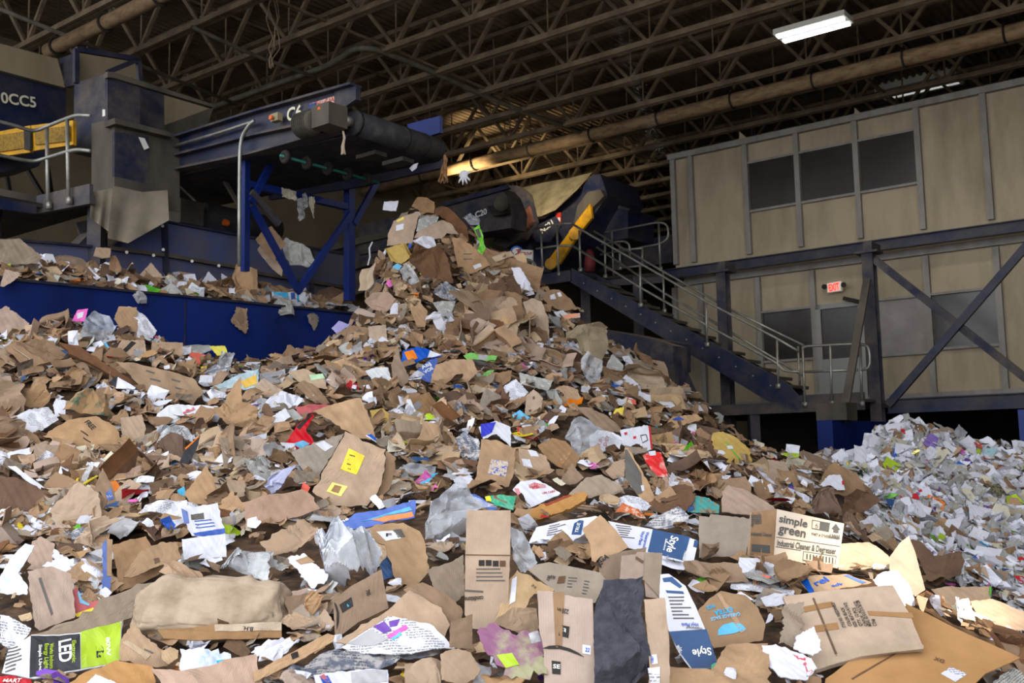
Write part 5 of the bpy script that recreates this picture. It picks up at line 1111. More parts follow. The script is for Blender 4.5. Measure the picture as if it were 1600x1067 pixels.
S('crushed_carton', 'carton', 'crushed taped carton with a blue half-moon and blue upside-down lettering', 'blue half-moon carton', [(1090, 955), (1108, 935), (1126, 924), (1165, 930), (1185, 950), (1196, 975), (1192, 1000), (1160, 1008), (1115, 1012), (1104, 985)], 'kraft', t=.65, lift=.12, folds=2, amp=.06, torn=.06, decals=[('poly', 'blue_half_moon', [(1122, 993), (1122, 984), (1130, 976), (1145, 972), (1158, 975), (1166, 984), (1145, 990)], 'cyan'), ('text', 'GARBAGE BAGS', (1156, 957), (1110, 965), BD['cyan'], 5), ('text', 'EXTRA', (1143, 949), (1115, 955), BD['cyan'], 8), ('text', 'WIDE', (1116, 944), (1103, 948), BD['cyan'], 6), ('poly', 'clear_tape', [(1120, 930), (1126, 928), (1165, 985), (1158, 990)], 'tape')])
S('paper_label', 'paper', 'white label with a stamp on the top of the blue half-moon carton', 'stamped label', [(1142, 932), (1158, 924), (1178, 937), (1160, 942)], 'print', t=.65, lift=.2, folds=0, n=24, K=4)
S('flattened_box', 'cardboard', 'plain grey-tan flat panel standing beside the grey-lettered box', 'plain grey panel', [(1092, 806), (1108, 808), (1110, 803), (1173, 810), (1172, 835), (1165, 869), (1092, 871)], 'grey', t=.8, lift=.1, folds=0, rough=.003, torn=.08)
S('cardboard_sheet', 'cardboard', 'flat tan sheet at the lower edge below the blue half-moon carton', 'flat tan sheet', [(1046, 1040), (1110, 1048), (1135, 1008), (1200, 1004), (1205, 1085), (1046, 1085)], 'tan', t=.2, lift=.03, folds=0)
S('paper_wad', 'paper', 'scrunched white paper ball beside a scrap of green film', 'white paper ball', [(1130, 1050), (1138, 1040), (1150, 1045), (1148, 1062), (1136, 1064)], 'white', t=.6, lift=.14, folds=5, amp=.3)
S('green_film', 'plastic film', 'scrap of bright green film below the upright flooring carton', 'green film scrap', [(1112, 1040), (1124, 1034), (1134, 1042), (1124, 1051), (1112, 1050)], mat('bright_green_film', '1f8a5a', '8fc0a8', 12., rough=.25), t=.5, lift=.1, folds=4, amp=.2)
# grey-lettered boxes
SG = mat('pale_carton_face', 'c4b5a4', 'b8a896', 5., rough=.8)
INKG = mat('grey_green_ink', '4b4a48', rough=.7)
BOX('cleaner_box', 'box', 'pale carton with two large rounded grey words, a rule and a bar code', 'grey-lettered box', [(1213, 795), (1319, 818), (1309, 888), (1208, 872)], (1172, 800), .12, 'tan', faces=(SG, 'mid'), t=.95, lift=.2, spoly=[(1174, 800), (1213, 795), (1208, 872), (1172, 866)],
  decals=[('text', 'simple', (1217, 815), (1261, 824), INKG, 11), ('text', 'green', (1216, 831), (1258, 840), INKG, 9), ('poly', 'box_frame', [(1269, 812), (1297, 817), (1295, 831), (1268, 826)], INKG), ('poly', 'box_field', [(1270, 813.5), (1281, 815.5), (1280, 827), (1269, 825)], SG, .002), ('text', '6', (1273, 825), (1278, 826), INKG, 8), ('poly', 'up_arrow', [(1306, 818), (1313, 828), (1310, 828), (1310, 833), (1302, 832), (1302, 827), (1299, 826)], INKG), ('text', 'PART # 2710200613005', (1268, 836), (1311, 843), INKG, 4), ('text', '13005', (1296, 840), (1312, 843), INKG, 6),
          ('poly', 'rule', [(1213, 838.5), (1312, 853), (1312, 854), (1213, 839.5)], INKG), ('text', 'Industrial Cleaner & Degreaser', (1214, 852), (1306, 866), INKG, 9), ('poly', 'rule', [(1212, 853.5), (1252, 859.5), (1252, 860.5), (1212, 854.5)], INKG), ('poly', 'code_frame', [(1255, 861), (1307, 868.5), (1305, 884), (1254, 876)], INKG), ('poly', 'code_field', [(1256, 862.5), (1306, 870), (1304, 882.5), (1255, 874.5)], SG, .002)] + [('poly', 'code_bar', [(1260 + k * 5, 865 + k * .75), (1260 + k * 5 + 2.2, 865.3 + k * .75), (1259.6 + k * 5 + 2.2, 874 + k * .8), (1259.6 + k * 5, 873.6 + k * .8)], INKG, .004) for k in range(9)],
  sdecals=[('text', 'simple', (1174, 810), (1190, 809), INKG, 8), ('text', 'green', (1174, 819), (1190, 818), INKG, 8), ('text', 'Industrial Cleaner', (1174, 836), (1207, 838), INKG, 5), ('poly', 'code_frame', [(1175, 850), (1203, 852), (1203, 864), (1175, 861)], INKG)])
# ================= lower right
S('cardboard_sheet', 'cardboard', 'sunlit pale ribbed sheet right beside the grey-lettered box', 'sunlit ribbed sheet', [(1312, 850), (1358, 847), (1380, 860), (1406, 888), (1380, 890), (1310, 889)], 'pale', t=.3, lift=.1, folds=0, torn=.06)
S('cardboard_wedge', 'cardboard', 'tan triangular flap standing upright behind the big worded box', 'standing triangular flap', [(1390, 870), (1406, 848), (1420, 837), (1430, 862), (1446, 921), (1430, 932), (1410, 912), (1390, 890)], 'pink', t=.8, lift=.14, folds=1, amp=.08, torn=.03)
S('flat_box', 'box', 'big flattened tan box with rows of stencilled words and tape strips', 'big worded box', [(1223, 932), (1300, 922), (1395, 914), (1420, 957), (1443, 1012), (1395, 1016), (1345, 1026), (1275, 1046), (1250, 990)], 'tan', t=.4, lift=.16, folds=0, rough=.003, torn=.02, th=.02,
  decals=[('poly', 'tape_strip', [(1255, 948), (1300, 940), (1302, 948), (1257, 957)], 'tape'), ('poly', 'tape_strip', [(1272, 978), (1308, 973), (1311, 983), (1275, 988)], 'tape'), ('poly', 'tape_strip', [(1355, 955), (1425, 958), (1428, 966), (1358, 962)], 'tape'), ('poly', 'fold_line', [(1269, 935), (1272, 934), (1309, 1024), (1306, 1026)], BD['dark']), ('poly', 'torn_edge', [(1290, 1028), (1345, 1012), (1443, 1008), (1443, 1014), (1345, 1026), (1290, 1042)], 'pale'),
          ('text', 'STYLE NO. WEEZDR9AEUS', (1322, 981), (1303, 942), INK, 5), ('text', 'COLOR: BLACK', (1331, 979), (1318, 949), INK, 5), ('text', 'SIZE: 90.0"x1LA(15/2)', (1340, 980), (1322, 942), INK, 5), ('text', 'QTY. 12 PCS', (1348, 979), (1336, 950), INK, 5), ('text', 'G.W/N.W.: 14.2 12 KGS', (1356, 979), (1338, 940), INK, 5), ('text', 'MEAS.: 62 X 61.5 X 36 CM', (1362, 979), (1342, 939), INK, 5), ('text', 'CTN#', (1370, 979), (1366, 968), INK, 5)])
S('huge_sheet', 'cardboard', 'huge smooth orange-brown cardboard sheet at the lower right edge of the heap', 'huge orange-brown sheet', [(1415, 942), (1480, 975), (1594, 1028), (1540, 1052), (1500, 1090), (1285, 1090), (1290, 1060), (1345, 1020), (1430, 1000)], 'orange', t=.15, lift=.06, folds=0, curl=.01, rough=.003, torn=.01, decals=[('poly', 'paper_label', [(1470, 1053), (1485, 1043), (1511, 1054), (1493, 1066)], 'print'), ('text', 'XG', (1458, 1032), (1474, 1038), BD['dark'], 8), ('poly', 'crease', [(1330, 1060), (1400, 1020), (1401, 1021.5), (1332, 1062)], BD['dark'])])
S('white_wrapper', 'packaging', 'crumpled white wrapper with red dots at the lower edge below the big worded box', 'red-dotted wrapper', [(1190, 1008), (1212, 1006), (1245, 1018), (1268, 1026), (1277, 1042), (1258, 1066), (1220, 1060), (1200, 1040)], 'white', t=.4, lift=.16, folds=4, amp=.08, torn=.2, decals=[('poly', 'red_edge', [(1236, 1020), (1264, 1026), (1275, 1042), (1262, 1058), (1258, 1040)], mat('red_dotted', 'e0dce0', 'b84a60', 40., .52, .56, rough=.6))])
S('torn_sheet', 'paper', 'torn white paper square lying on the corner of the big worded box', 'torn white square', [(1243, 995), (1272, 978), (1284, 1016), (1270, 1024), (1240, 1014)], 'white', t=.45, lift=.24, torn=.3)
S('torn_board', 'cardboard', 'curled grey torn strip standing on the corner of the big worded box', 'curled grey strip', [(1222, 955), (1235, 944), (1256, 940), (1252, 960), (1253, 992), (1240, 1010), (1216, 1006), (1224, 975)], 'grey', t=.7, lift=.22, folds=3, amp=.15, torn=.4)
S('cardboard_flap', 'cardboard', 'flat brown flap with a green edge mark above the huge orange-brown sheet', 'green-edged flap', [(1455, 920), (1480, 917), (1545, 916), (1548, 936), (1520, 940), (1480, 950)], 'tan', t=.4, lift=.1, folds=0, decals=[('poly', 'green_edge', [(1545, 916), (1549, 917), (1549, 934), (1546, 930)], 'green')])
S('cream_sheet', 'paper', 'pale folded card wedge beside the white crumpled strip', 'pale card wedge', [(1478, 950), (1500, 938), (1513, 934), (1520, 954), (1556, 970), (1530, 972), (1505, 964)], 'cream', t=.5, lift=.18, folds=2, amp=.1)
S('cardboard_flap', 'cardboard', 'long tan flap reaching the right edge of the heap', 'long tan flap', [(1516, 940), (1550, 936), (1610, 958), (1610, 984), (1560, 985), (1530, 972)], 'tan', t=.4, lift=.12, folds=1, amp=.05)
S('white_sheet', 'paper', 'white crumpled card strip above the big worded box in the sun', 'sunlit white strip', [(1362, 905), (1380, 898), (1402, 895), (1408, 905), (1420, 915), (1432, 942), (1412, 942), (1392, 922), (1372, 915)], 'white', t=.45, lift=.14, folds=3, amp=.1, torn=.15)
S('kraft_sheet', 'cardboard', 'kraft box end with blue lettering above the big worded box', 'blue-lettered kraft end', [(1248, 908), (1275, 898), (1322, 897), (1362, 910), (1300, 922), (1265, 928)], 'kraft', t=.4, lift=.1, folds=1, decals=[('text', 'rel', (1276, 916), (1296, 908), INKBLUE, 11), ('text', 'adv', (1300, 918), (1318, 915), INKBLUE, 5), ('poly', 'blue_band', [(1252, 908), (1262, 904), (1272, 926), (1264, 928)], 'blue'), ('poly', 'blue_band', [(1318, 900), (1324, 899), (1354, 910), (1348, 912)], 'blue')])
S('crushed_piece', 'cardboard', 'crushed brown hood-shaped piece left of the blue-lettered kraft end', 'hood-shaped piece', [(1205, 908), (1212, 888), (1222, 877), (1246, 879), (1266, 894), (1250, 904), (1220, 912)], 'mid', t=.5, lift=.12, folds=3, amp=.15)
S('brown_sheet', 'cardboard', 'dark brown sagging layered sheet behind the standing triangular flap', 'sagging layered sheet', [(1422, 840), (1440, 842), (1460, 868), (1500, 862), (1508, 880), (1500, 905), (1460, 912), (1446, 900)], 'dark', t=.5, lift=.08, folds=4, amp=.12)
S('printed_scrap', 'paper', 'white scrap with an orange print behind the standing triangular flap', 'orange-printed scrap', [(1400, 822), (1412, 815), (1428, 824), (1440, 842), (1425, 836), (1406, 836)], 'white', t=.6, lift=.1, decals=[('poly', 'orange_print', [(1402, 826), (1412, 822), (1420, 836), (1408, 838)], 'orangep')])
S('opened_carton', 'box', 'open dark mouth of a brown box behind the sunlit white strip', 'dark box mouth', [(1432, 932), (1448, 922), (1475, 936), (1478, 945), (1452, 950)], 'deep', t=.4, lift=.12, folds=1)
# ================= middle left
def many(rows_, **common):
    for r in rows_:
        kw = dict(common); kw.update(r[6] if len(r) > 6 else {}); S(*r[:6], **kw)
MID = dict(lift=.09, t=.5)
many([
 ('kraft_sheet', 'cardboard', 'creased kraft sheet printed FREE below a dark green triangular print', 'FREE kraft sheet', [(66, 680), (105, 655), (150, 650), (180, 668), (191, 692), (160, 705), (110, 694)], 'kraft', dict(folds=4, decals=[('text', 'FREE', (132, 660), (144, 673), INK, 7)] + rows(126, 672, 138, 682, 2, INK, 2, (4, 8)))),
 ('kraft_sheet', 'cardboard', 'kraft triangle with faded dark green print above the FREE kraft sheet', 'green-tinted triangle', [(102, 641), (120, 615), (145, 606), (158, 630), (188, 648), (150, 651)], mat('green_tinted_kraft', '8f7150', '4f5a48', 8., .5, .6, rough=.85), dict(folds=3)),
 ('kraft_flap', 'cardboard', 'rounded kraft flap with black scribble print above the rolled white sheet', 'scribbled kraft flap', [(0, 620), (25, 610), (68, 602), (81, 625), (73, 640), (50, 637), (18, 626)], 'kraft', dict(folds=3)),
 ('layered_stack', 'cardboard', 'long dark edge of stacked flattened boxes running down to the lettered kraft sheet', 'dark stack edge', [(92, 535), (122, 540), (176, 574), (222, 606), (206, 606), (150, 572), (108, 552)], 'dark', dict(folds=1, th=.04)),
 ('kraft_sheet', 'cardboard', 'big kraft sheet with faint blue-grey lettering beside the dark stack edge', 'faint-lettered kraft', [(180, 563), (215, 568), (280, 584), (302, 592), (318, 612), (302, 632), (268, 615), (226, 610), (204, 586)], 'kraft', dict(folds=3, decals=rows(228, 578, 250, 590, 2, INKGREY, 3, (6, 6)) + rows(268, 592, 290, 604, 2, INKGREY, 3, (6, 6)))),
 ('kraft_flap', 'cardboard', 'rounded kraft flap crossed by a black tape stripe', 'black-striped flap', [(176, 556), (190, 532), (226, 532), (229, 552), (216, 563), (180, 562)], 'tan', dict(decals=[('poly', 'black_stripe', [(180, 559), (206, 533), (213, 536), (186, 561)], INK)])),
 ('rolled_sheet', 'paper', 'loosely rolled white printed sheet at the edge of the heap', 'rolled white sheet', [(6, 660), (45, 640), (76, 634), (92, 655), (55, 680), (20, 678)], 'print', dict(curl=-.25, cdir=1.2)),
 ('paper_cup', 'cup', 'crushed white paper cup beside the rolled white sheet', 'crushed paper cup', [(83, 632), (87, 623), (103, 625), (102, 648), (86, 651)], 'white', dict(curl=-.3)),
 ('kraft_square', 'cardboard', 'small tan kraft square right beside the FREE kraft sheet', 'small kraft square', [(188, 652), (222, 648), (228, 670), (222, 694), (190, 680)], 'tan', dict()),
 ('printed_carton', 'packaging', 'white carton with red script and a round white end', 'red-script white carton', [(240, 652), (262, 633), (285, 632), (341, 636), (320, 656), (290, 658), (250, 664)], 'white', dict(decals=[('text', 'edBull', (287, 648), (305, 641), INKRED, 6), ('poly', 'white_tab', [(262, 634), (280, 631), (286, 650), (264, 658)], 'foam')])),
 ('film_sheet', 'plastic film', 'pale crumpled film below the red-script white carton', 'pale crumpled film', [(240, 670), (268, 658), (290, 665), (299, 682), (275, 690), (255, 694)], 'milky', dict(folds=5)),
 ('thin_board', 'board', 'thin black panel standing on edge with an orange rim', 'black thin panel', [(274, 736), (289, 702), (313, 680), (308, 700), (286, 738)], 'black', dict(t=.8, folds=0, decals=[('poly', 'orange_rim', [(289, 700), (312, 680), (311, 683), (290, 703)], 'orangep')])),
 ('kraft_piece', 'cardboard', 'creased kraft piece left of the black thin panel', 'creased kraft piece', [(250, 690), (268, 676), (295, 688), (292, 716), (264, 722)], 'dark', dict(folds=4)),
 ('kraft_stack', 'cardboard', 'creased kraft bag stack rising beside the red-script white carton', 'kraft bag stack', [(330, 642), (345, 637), (380, 598), (382, 632), (402, 640), (400, 668), (350, 674)], 'kraft', dict(folds=5, amp=.1)),
 ('ribbed_flap', 'cardboard', 'big ribbed brown flap at the edge of the heap below a narrow white strip', 'big ribbed flap', [(-8, 742), (28, 746), (76, 768), (82, 778), (45, 799), (-8, 798)], 'dark', dict(curl=-.08)),
 ('white_strip', 'paper', 'narrow white card strip above the big ribbed flap', 'narrow white strip', [(12, 728), (24, 728), (91, 778), (86, 784)], 'white', dict(folds=0)),
 ('white_square', 'paper', 'white card square at the end of the narrow white strip', 'white card square', [(12, 707), (46, 699), (48, 720), (14, 727)], 'white', dict(folds=0)),
 ('small_box', 'box', 'brown box side with a small blue numbered label under the yellow cord', 'blue-numbered box', [(148, 762), (160, 730), (176, 760), (184, 790), (176, 806), (160, 796)], 'mid', dict(decals=[('poly', 'blue_label', [(165, 771), (173, 763), (178, 779), (169, 784)], 'blue'), ('text', '11-', (169, 779), (176, 776), WHITETXT, 5), ('poly', 'black_line', [(154, 768), (156, 768), (166, 788), (164, 789)], INK)])),
 ('open_box', 'box', 'tan box corner folded open beside the VIN lettering', 'folded tan corner', [(288, 772), (322, 730), (346, 764), (340, 784), (300, 788)], 'tan', dict(folds=1, amp=.15)),
 ('kraft_sheet', 'cardboard', 'kraft sheet with the big black letters VIN', 'VIN kraft sheet', [(334, 746), (384, 752), (382, 776), (352, 786), (340, 770)], 'kraft', dict(decals=[('text', 'VIN', (342, 762), (360, 745), INK, 9)])),
 ('film_sheet', 'plastic film', 'pale blue bubble film with a yellow patch left of the cut brown box', 'blue bubble film', [(328, 606), (375, 585), (404, 578), (404, 604), (360, 614)], mat('pale_blue_bubble', 'a9bcc4', '8fa6b0', 20., rough=.3), dict(decals=[('poly', 'yellow_patch', [(376, 596), (400, 586), (402, 600), (382, 606)], mat('amber_print', 'd2a94a', rough=.6))])),
 ('black_carton', 'carton', 'black and white folded carton wedged under the faint-lettered kraft', 'black folded carton', [(169, 598), (182, 586), (212, 606), (238, 630), (200, 612)], 'black', dict(decals=[('poly', 'white_side', [(184, 588), (212, 606), (210, 609), (181, 606)], 'white')])),
 ('tissue_wad', 'paper', 'frilled white tissue below the small yellow triangle', 'frilled tissue', [(48, 580), (62, 568), (86, 574), (76, 584), (52, 585)], 'white', dict(folds=5, amp=.15)),
 ('yellow_card', 'paper', 'small bright yellow triangle of card near the edge of the heap', 'small yellow triangle', [(55, 553), (75, 547), (73, 558), (60, 558)], 'yellow', dict()),
 ('green_bag', 'plastic bag', 'dark green plastic bag above the scribbled kraft flap', 'dark green bag', [(5, 607), (14, 596), (32, 600), (22, 613)], mat('dark_green_bag', '1f5a34', '4a7a55', 14., rough=.35), dict(folds=4)),
 ('newspaper', 'newspaper', 'grey glossy newspaper folds right under the tall blue wall', 'grey newspaper folds', [(274, 546), (290, 535), (320, 538), (340, 550), (312, 562)], 'news', dict(folds=4, amp=.12)),
 ('yellow_sheet', 'paper', 'pale yellow torn sheet at the foot of the tall blue wall', 'pale yellow sheet', [(327, 541), (352, 540), (356, 553), (340, 556)], mat('pale_yellow', 'c7bc4e', 'b5a94a', rough=.7), dict()),
 ('paper_sheet', 'paper', 'wide white sheet just above the blue-printed wrapper', 'wide white sheet', [(214, 797), (224, 783), (280, 784), (330, 790), (341, 804), (282, 808)], 'print', dict(folds=3, curl=-.1)),
 ('pink_carton', 'carton', 'pink card with a white label near the tall blue wall', 'pink card', [(112, 501), (121, 484), (138, 482), (132, 503)], 'pinkp', dict(decals=[('poly', 'white_label', [(120, 490), (131, 487), (129, 496), (121, 498)], 'white')])),
 ('kraft_bag', 'cardboard', 'upright kraft bag face near the tall blue wall beside the clear film bag', 'upright kraft bag', [(178, 498), (186, 478), (214, 480), (217, 520), (190, 516)], 'tan', dict(t=.75)),
 ('newspaper', 'newspaper', 'white printed sheet arching over the upright kraft bag', 'arching printed sheet', [(186, 477), (206, 478), (228, 495), (246, 515), (236, 530), (214, 525), (216, 500)], 'print', dict(curl=-.15)),
 ('film_bag', 'plastic bag', 'clear crumpled film bag beside the pink card', 'clear film bag', [(124, 528), (132, 500), (150, 488), (172, 498), (182, 515), (176, 530), (150, 540)], 'clear', dict(folds=5, amp=.15)),
 ('cardboard_sheet', 'cardboard', 'tan sheet with a bent end at the edge of the heap below the blue wall', 'bent tan sheet', [(-6, 488), (9, 477), (46, 505), (38, 518), (10, 528), (-6, 515)], 'pink', dict(curl=-.1)),
], **MID)
m = MB(); P_ = lambda q: [hit(x, y) + (CAM - hit(x, y)).normalized() * .2 for x, y in q]
m.tube(P_([(152, 725), (140, 724), (126, 732), (121, 750), (110, 768), (102, 785), (100, 800)]), .008, 6); m.tube(P_([(124, 761), (138, 752), (152, 744)]), .008, 6)
tag(m.build('yellow_twine', BD['yellow']), 'thin yellow cord looping over the heap near the blue-numbered box', 'cord')
# ================= middle
many([
 ('stickered_box', 'box', 'big brown box panel with two bright yellow stickers', 'yellow-stickered box', [(488, 768), (514, 720), (539, 674), (603, 702), (601, 735), (590, 770), (573, 791), (523, 791)], 'tan', dict(t=.7, lift=.16, folds=1, amp=.06, decals=[('poly', 'yellow_sticker', [(545, 701), (570, 712), (557, 742), (532, 733)], 'yellow'), ('poly', 'yellow_sticker', [(519, 753), (543, 760), (533, 776), (510, 768)], 'yellow'), ('poly', 'bar_code', [(523, 757), (534, 760), (529, 771), (517, 767)], BD['mid'], .001)] + rows(546, 710, 560, 730, 4, BD['dark'], 4, (-6, 4)))),
 ('stickered_box', 'box', 'curled brown box side behind the yellow-stickered box', 'curled box side', [(592, 770), (602, 735), (603, 703), (617, 712), (618, 735), (608, 765), (580, 789)], 'mid', dict(t=.7, curl=-.2)),
 ('flattened_box', 'cardboard', 'greyish long panel with a white label beside the yellow-stickered box', 'greyish long panel', [(455, 707), (500, 690), (538, 679), (512, 722), (492, 752), (476, 740)], 'grey', dict(decals=[('poly', 'white_label', [(493, 695), (506, 690), (521, 699), (508, 706)], 'white')])),
 ('cardboard_sheet', 'cardboard', 'broad pinkish flattened sheet left below the yellow-stickered box', 'broad pinkish sheet', [(382, 785), (420, 772), (472, 764), (486, 772), (500, 795), (470, 806), (420, 820), (384, 826)], 'pink', dict(folds=1, amp=.04)),
 ('box_flap', 'cardboard', 'broad creased kraft box back above the red box lid', 'creased box back', [(488, 642), (528, 628), (563, 621), (578, 655), (590, 688), (560, 684), (540, 672), (520, 660)], 'tan', dict(folds=2)),
 ('red_carton', 'carton', 'red box lid strip arching over a brown hollow', 'red box lid', [(462, 636), (500, 632), (534, 633), (550, 650), (555, 662), (540, 655), (520, 642), (480, 646), (465, 648)], 'red', dict(lift=.16, folds=1, curl=-.1)),
 ('red_packet', 'packaging', 'red and black packet standing left below the red box lid', 'red-black packet', [(447, 690), (462, 668), (486, 647), (491, 650), (478, 672), (492, 690), (470, 700), (452, 700)], 'red', dict(lift=.14, folds=3, decals=[('poly', 'black_edge', [(463, 668), (486, 648), (488, 650), (468, 672)], INK), ('poly', 'blue_print', [(457, 692), (474, 688), (484, 692), (470, 700)], 'cyan')])),
 ('red_packet', 'packaging', 'small red card wedge under the red box lid', 'red card wedge', [(522, 660), (530, 656), (546, 671), (544, 676)], 'red', dict(lift=.16)),
 ('cut_box', 'box', 'brown cut box with a small square outline above the red box lid', 'cut brown box', [(461, 600), (475, 592), (496, 604), (515, 630), (506, 633), (482, 622)], 'mid', dict(folds=1, amp=.12, lift=.14)),
 ('paper_pile', 'paper', 'pile of white sheets left of the cut brown box', 'white sheet pile', [(414, 627), (440, 612), (468, 620), (476, 632), (442, 642)], 'white', dict(folds=4)),
 ('paper_sheet', 'paper', 'white sheets fanned out below the white sheet pile', 'fanned white sheets', [(409, 662), (446, 636), (454, 651), (421, 674)], 'white', dict()),
 ('foam_sheet', 'foam', 'white foam sheet with a rounded corner above the brown cube box', 'white foam sheet', [(570, 579), (588, 573), (606, 574), (613, 598), (602, 605), (588, 600)], 'foam', dict()),
 ('blue_bag', 'packaging', 'bright blue and white bag with white letters below the brown standing panel', 'blue lettered bag', [(648, 582), (666, 566), (683, 558), (684, 574), (674, 598), (654, 592)], 'blue', dict(decals=[('text', 'ABJ', (660, 577), (674, 570), WHITETXT, 6), ('text', 'VOE', (664, 584), (678, 577), WHITETXT, 6)])),
 ('blue_bag', 'packaging', 'blue bag with an orange panel in front of the tall heap', 'orange-panelled bag', [(626, 566), (630, 547), (652, 541), (672, 546), (692, 556), (662, 560), (640, 574)], 'blue', dict(decals=[('poly', 'orange_panel', [(631, 550), (646, 546), (653, 560), (638, 564)], 'orangep'), ('poly', 'white_band', [(672, 547), (690, 555), (668, 559)], 'white')])),
 ('flattened_box', 'cardboard', 'brown panel standing on edge left of the blue lettered bag', 'brown standing panel', [(611, 570), (621, 537), (626, 562), (642, 594), (628, 604), (613, 588)], 'mid', dict(t=.75)),
 ('kraft_bag', 'cardboard', 'flat creased kraft bag right of the blue lettered bag', 'flat kraft bag', [(680, 570), (704, 562), (738, 562), (746, 582), (730, 596), (672, 599)], 'tan', dict(folds=2)),
 ('green_packet', 'packaging', 'green and silver packet above the flat kraft bag', 'green silver packet', [(724, 556), (734, 551), (760, 555), (778, 556), (772, 566), (750, 562), (730, 563)], 'green', dict(decals=[('poly', 'silver_band', [(748, 553), (762, 555), (760, 563), (747, 561)], 'wgrey')])),
 ('green_packet', 'packaging', 'small bright green packet right of the flat kraft bag', 'small green packet', [(750, 588), (762, 579), (772, 578), (768, 586), (754, 592)], 'green', dict()),
 ('cube_box', 'box', 'brown cube box side in the middle of the heap beside a white shoe-like shape', 'brown cube box', [(640, 622), (670, 612), (690, 640), (674, 653), (648, 642)], 'mid', dict(folds=1, amp=.1)),
 ('white_tray', 'tray', 'long oval white tray standing left of the brown cube box', 'oval white tray', [(633, 638), (635, 624), (641, 623), (650, 643), (648, 650), (636, 650)], 'foam', dict(t=.7)),
 ('olive_sheet', 'paper', 'olive-yellow kraft scrap below the brown cube box', 'olive kraft scrap', [(578, 642), (598, 638), (617, 655), (600, 660), (582, 658)], 'mailer', dict()),
 ('notebook_sheet', 'paper', 'white typed sheet lying tilted in front of the tall heap', 'tilted typed sheet', [(779, 608), (806, 592), (826, 613), (803, 636)], 'print', dict(folds=0, t=.6)),
 ('notice_sheet', 'paper', 'white poster strip with big black letters right of the tilted typed sheet', 'black-lettered strip', [(811, 582), (864, 594), (856, 611), (836, 605), (814, 600)], 'news', dict(folds=1)),
 ('brown_box', 'box', 'dark tan box side left of the tilted typed sheet', 'dark tan box side', [(762, 586), (800, 578), (797, 595), (780, 606)], 'mid', dict(t=.65)),
 ('blue_label_card', 'paper', 'white card with a vivid blue panel above the blue-taped box', 'vivid blue card', [(748, 668), (776, 658), (798, 668), (798, 698), (790, 690), (776, 678), (755, 686)], 'white', dict(decals=[('poly', 'blue_panel', [(751, 664), (775, 660), (768, 677), (752, 684)], mat('vivid_blue', '2f35b0', rough=.5))])),
 ('taped_box', 'box', 'tan box with blue-printed white tape right of the dark ribbed bale', 'blue-taped box', [(752, 686), (776, 687), (806, 702), (802, 742), (795, 760), (742, 754), (748, 715)], 'tan', dict(t=.65, lift=.14, folds=1, decals=[('poly', 'printed_tape', [(768, 717), (795, 722), (790, 745), (762, 740)], mat('blue_printed_tape', 'b5a694', '3f4fa0', 60., .53, .57, rough=.6))])),
 ('striped_bale', 'magazine', 'dark ribbed bale of folded magazines left of the blue-taped box', 'ribbed magazine bale', [(712, 690), (726, 680), (748, 690), (750, 712), (742, 728), (724, 722)], 'mag', dict(folds=5, amp=.12, lift=.12)),
 ('film_bag', 'plastic bag', 'grey clear film in a flat sheet right of the curled box side', 'flat grey film', [(617, 736), (640, 722), (680, 730), (676, 745), (645, 752)], 'clear', dict(folds=4)),
 ('film_bag', 'plastic bag', 'big shiny clear plastic bag above the tall icon panel', 'shiny clear bag', [(652, 832), (672, 785), (700, 757), (726, 768), (750, 790), (766, 802), (735, 800), (725, 832), (700, 850)], 'clear', dict(folds=6, amp=.12, lift=.16, t=.6)),
 ('film_bag', 'plastic bag', 'clear plastic bag bulging right of the tall icon panel', 'bulging clear bag', [(798, 850), (800, 828), (820, 836), (842, 880), (830, 892), (800, 900)], 'clear', dict(folds=5, lift=.12)),
 ('green_pack', 'packaging', 'teal-green and yellow packet above the tall icon panel', 'teal-green packet', [(758, 774), (780, 772), (806, 776), (802, 796), (776, 790)], mat('teal_green', '1d8f6a', '6fb59a', 10., rough=.4), dict(decals=[('poly', 'yellow_tip', [(758, 775), (766, 774), (768, 782), (760, 782)], 'yellow')])),
 ('blue_card', 'paper', 'dark blue card strip beside the shiny clear bag', 'dark blue card', [(733, 772), (745, 773), (778, 795), (765, 797)], 'blue', dict()),
 ('salmon_scrap', 'paper', 'small salmon-red scrap left of the yellow-stickered box', 'salmon scrap', [(469, 767), (474, 752), (485, 761), (481, 769)], 'salmon', dict()),
 ('white_cloth', 'cloth', 'lilac-white crumpled cloth below the greyish long panel', 'lilac-white cloth', [(408, 754), (422, 740), (448, 732), (467, 729), (448, 748), (436, 766), (420, 772)], mat('lilac_white', 'aeb0cc', '9496b4', 8., rough=.8), dict(folds=6, amp=.14)),
 ('paper_strip', 'paper', 'curled blue-edged paper strip beside the yellow-stickered box', 'blue-edged curl', [(571, 680), (578, 677), (600, 692), (604, 700), (592, 694)], 'white', dict(decals=[('poly', 'blue_rim', [(573, 679), (580, 678), (602, 697), (598, 697)], 'blue')])),
 ('flat_box', 'box', 'tan box flap lying left of the fanned white sheets', 'lying tan flap', [(398, 602), (412, 591), (452, 617), (425, 620), (400, 622)], 'tan', dict()),
 ('tan_folder', 'paper', 'tan folder with a pale green sheet above the cut brown box', 'tan folder', [(450, 582), (475, 576), (505, 590), (512, 608), (490, 606), (465, 596)], 'pale', dict(decals=[('poly', 'green_sheet', [(483, 586), (504, 584), (508, 592), (486, 594)], mat('pale_green', 'a9c8a4', rough=.7))])),
 ('black_bag', 'plastic bag', 'small black plastic bag right below the white foam sheet', 'small black bag', [(558, 600), (564, 590), (576, 588), (580, 605), (570, 616)], 'black', dict(folds=4)),
 ('round_board', 'paper', 'light blue round board edge right of the brown cube box', 'light blue board', [(800, 648), (812, 640), (828, 652), (826, 664), (806, 660)], 'cyan', dict()),
], **MID)
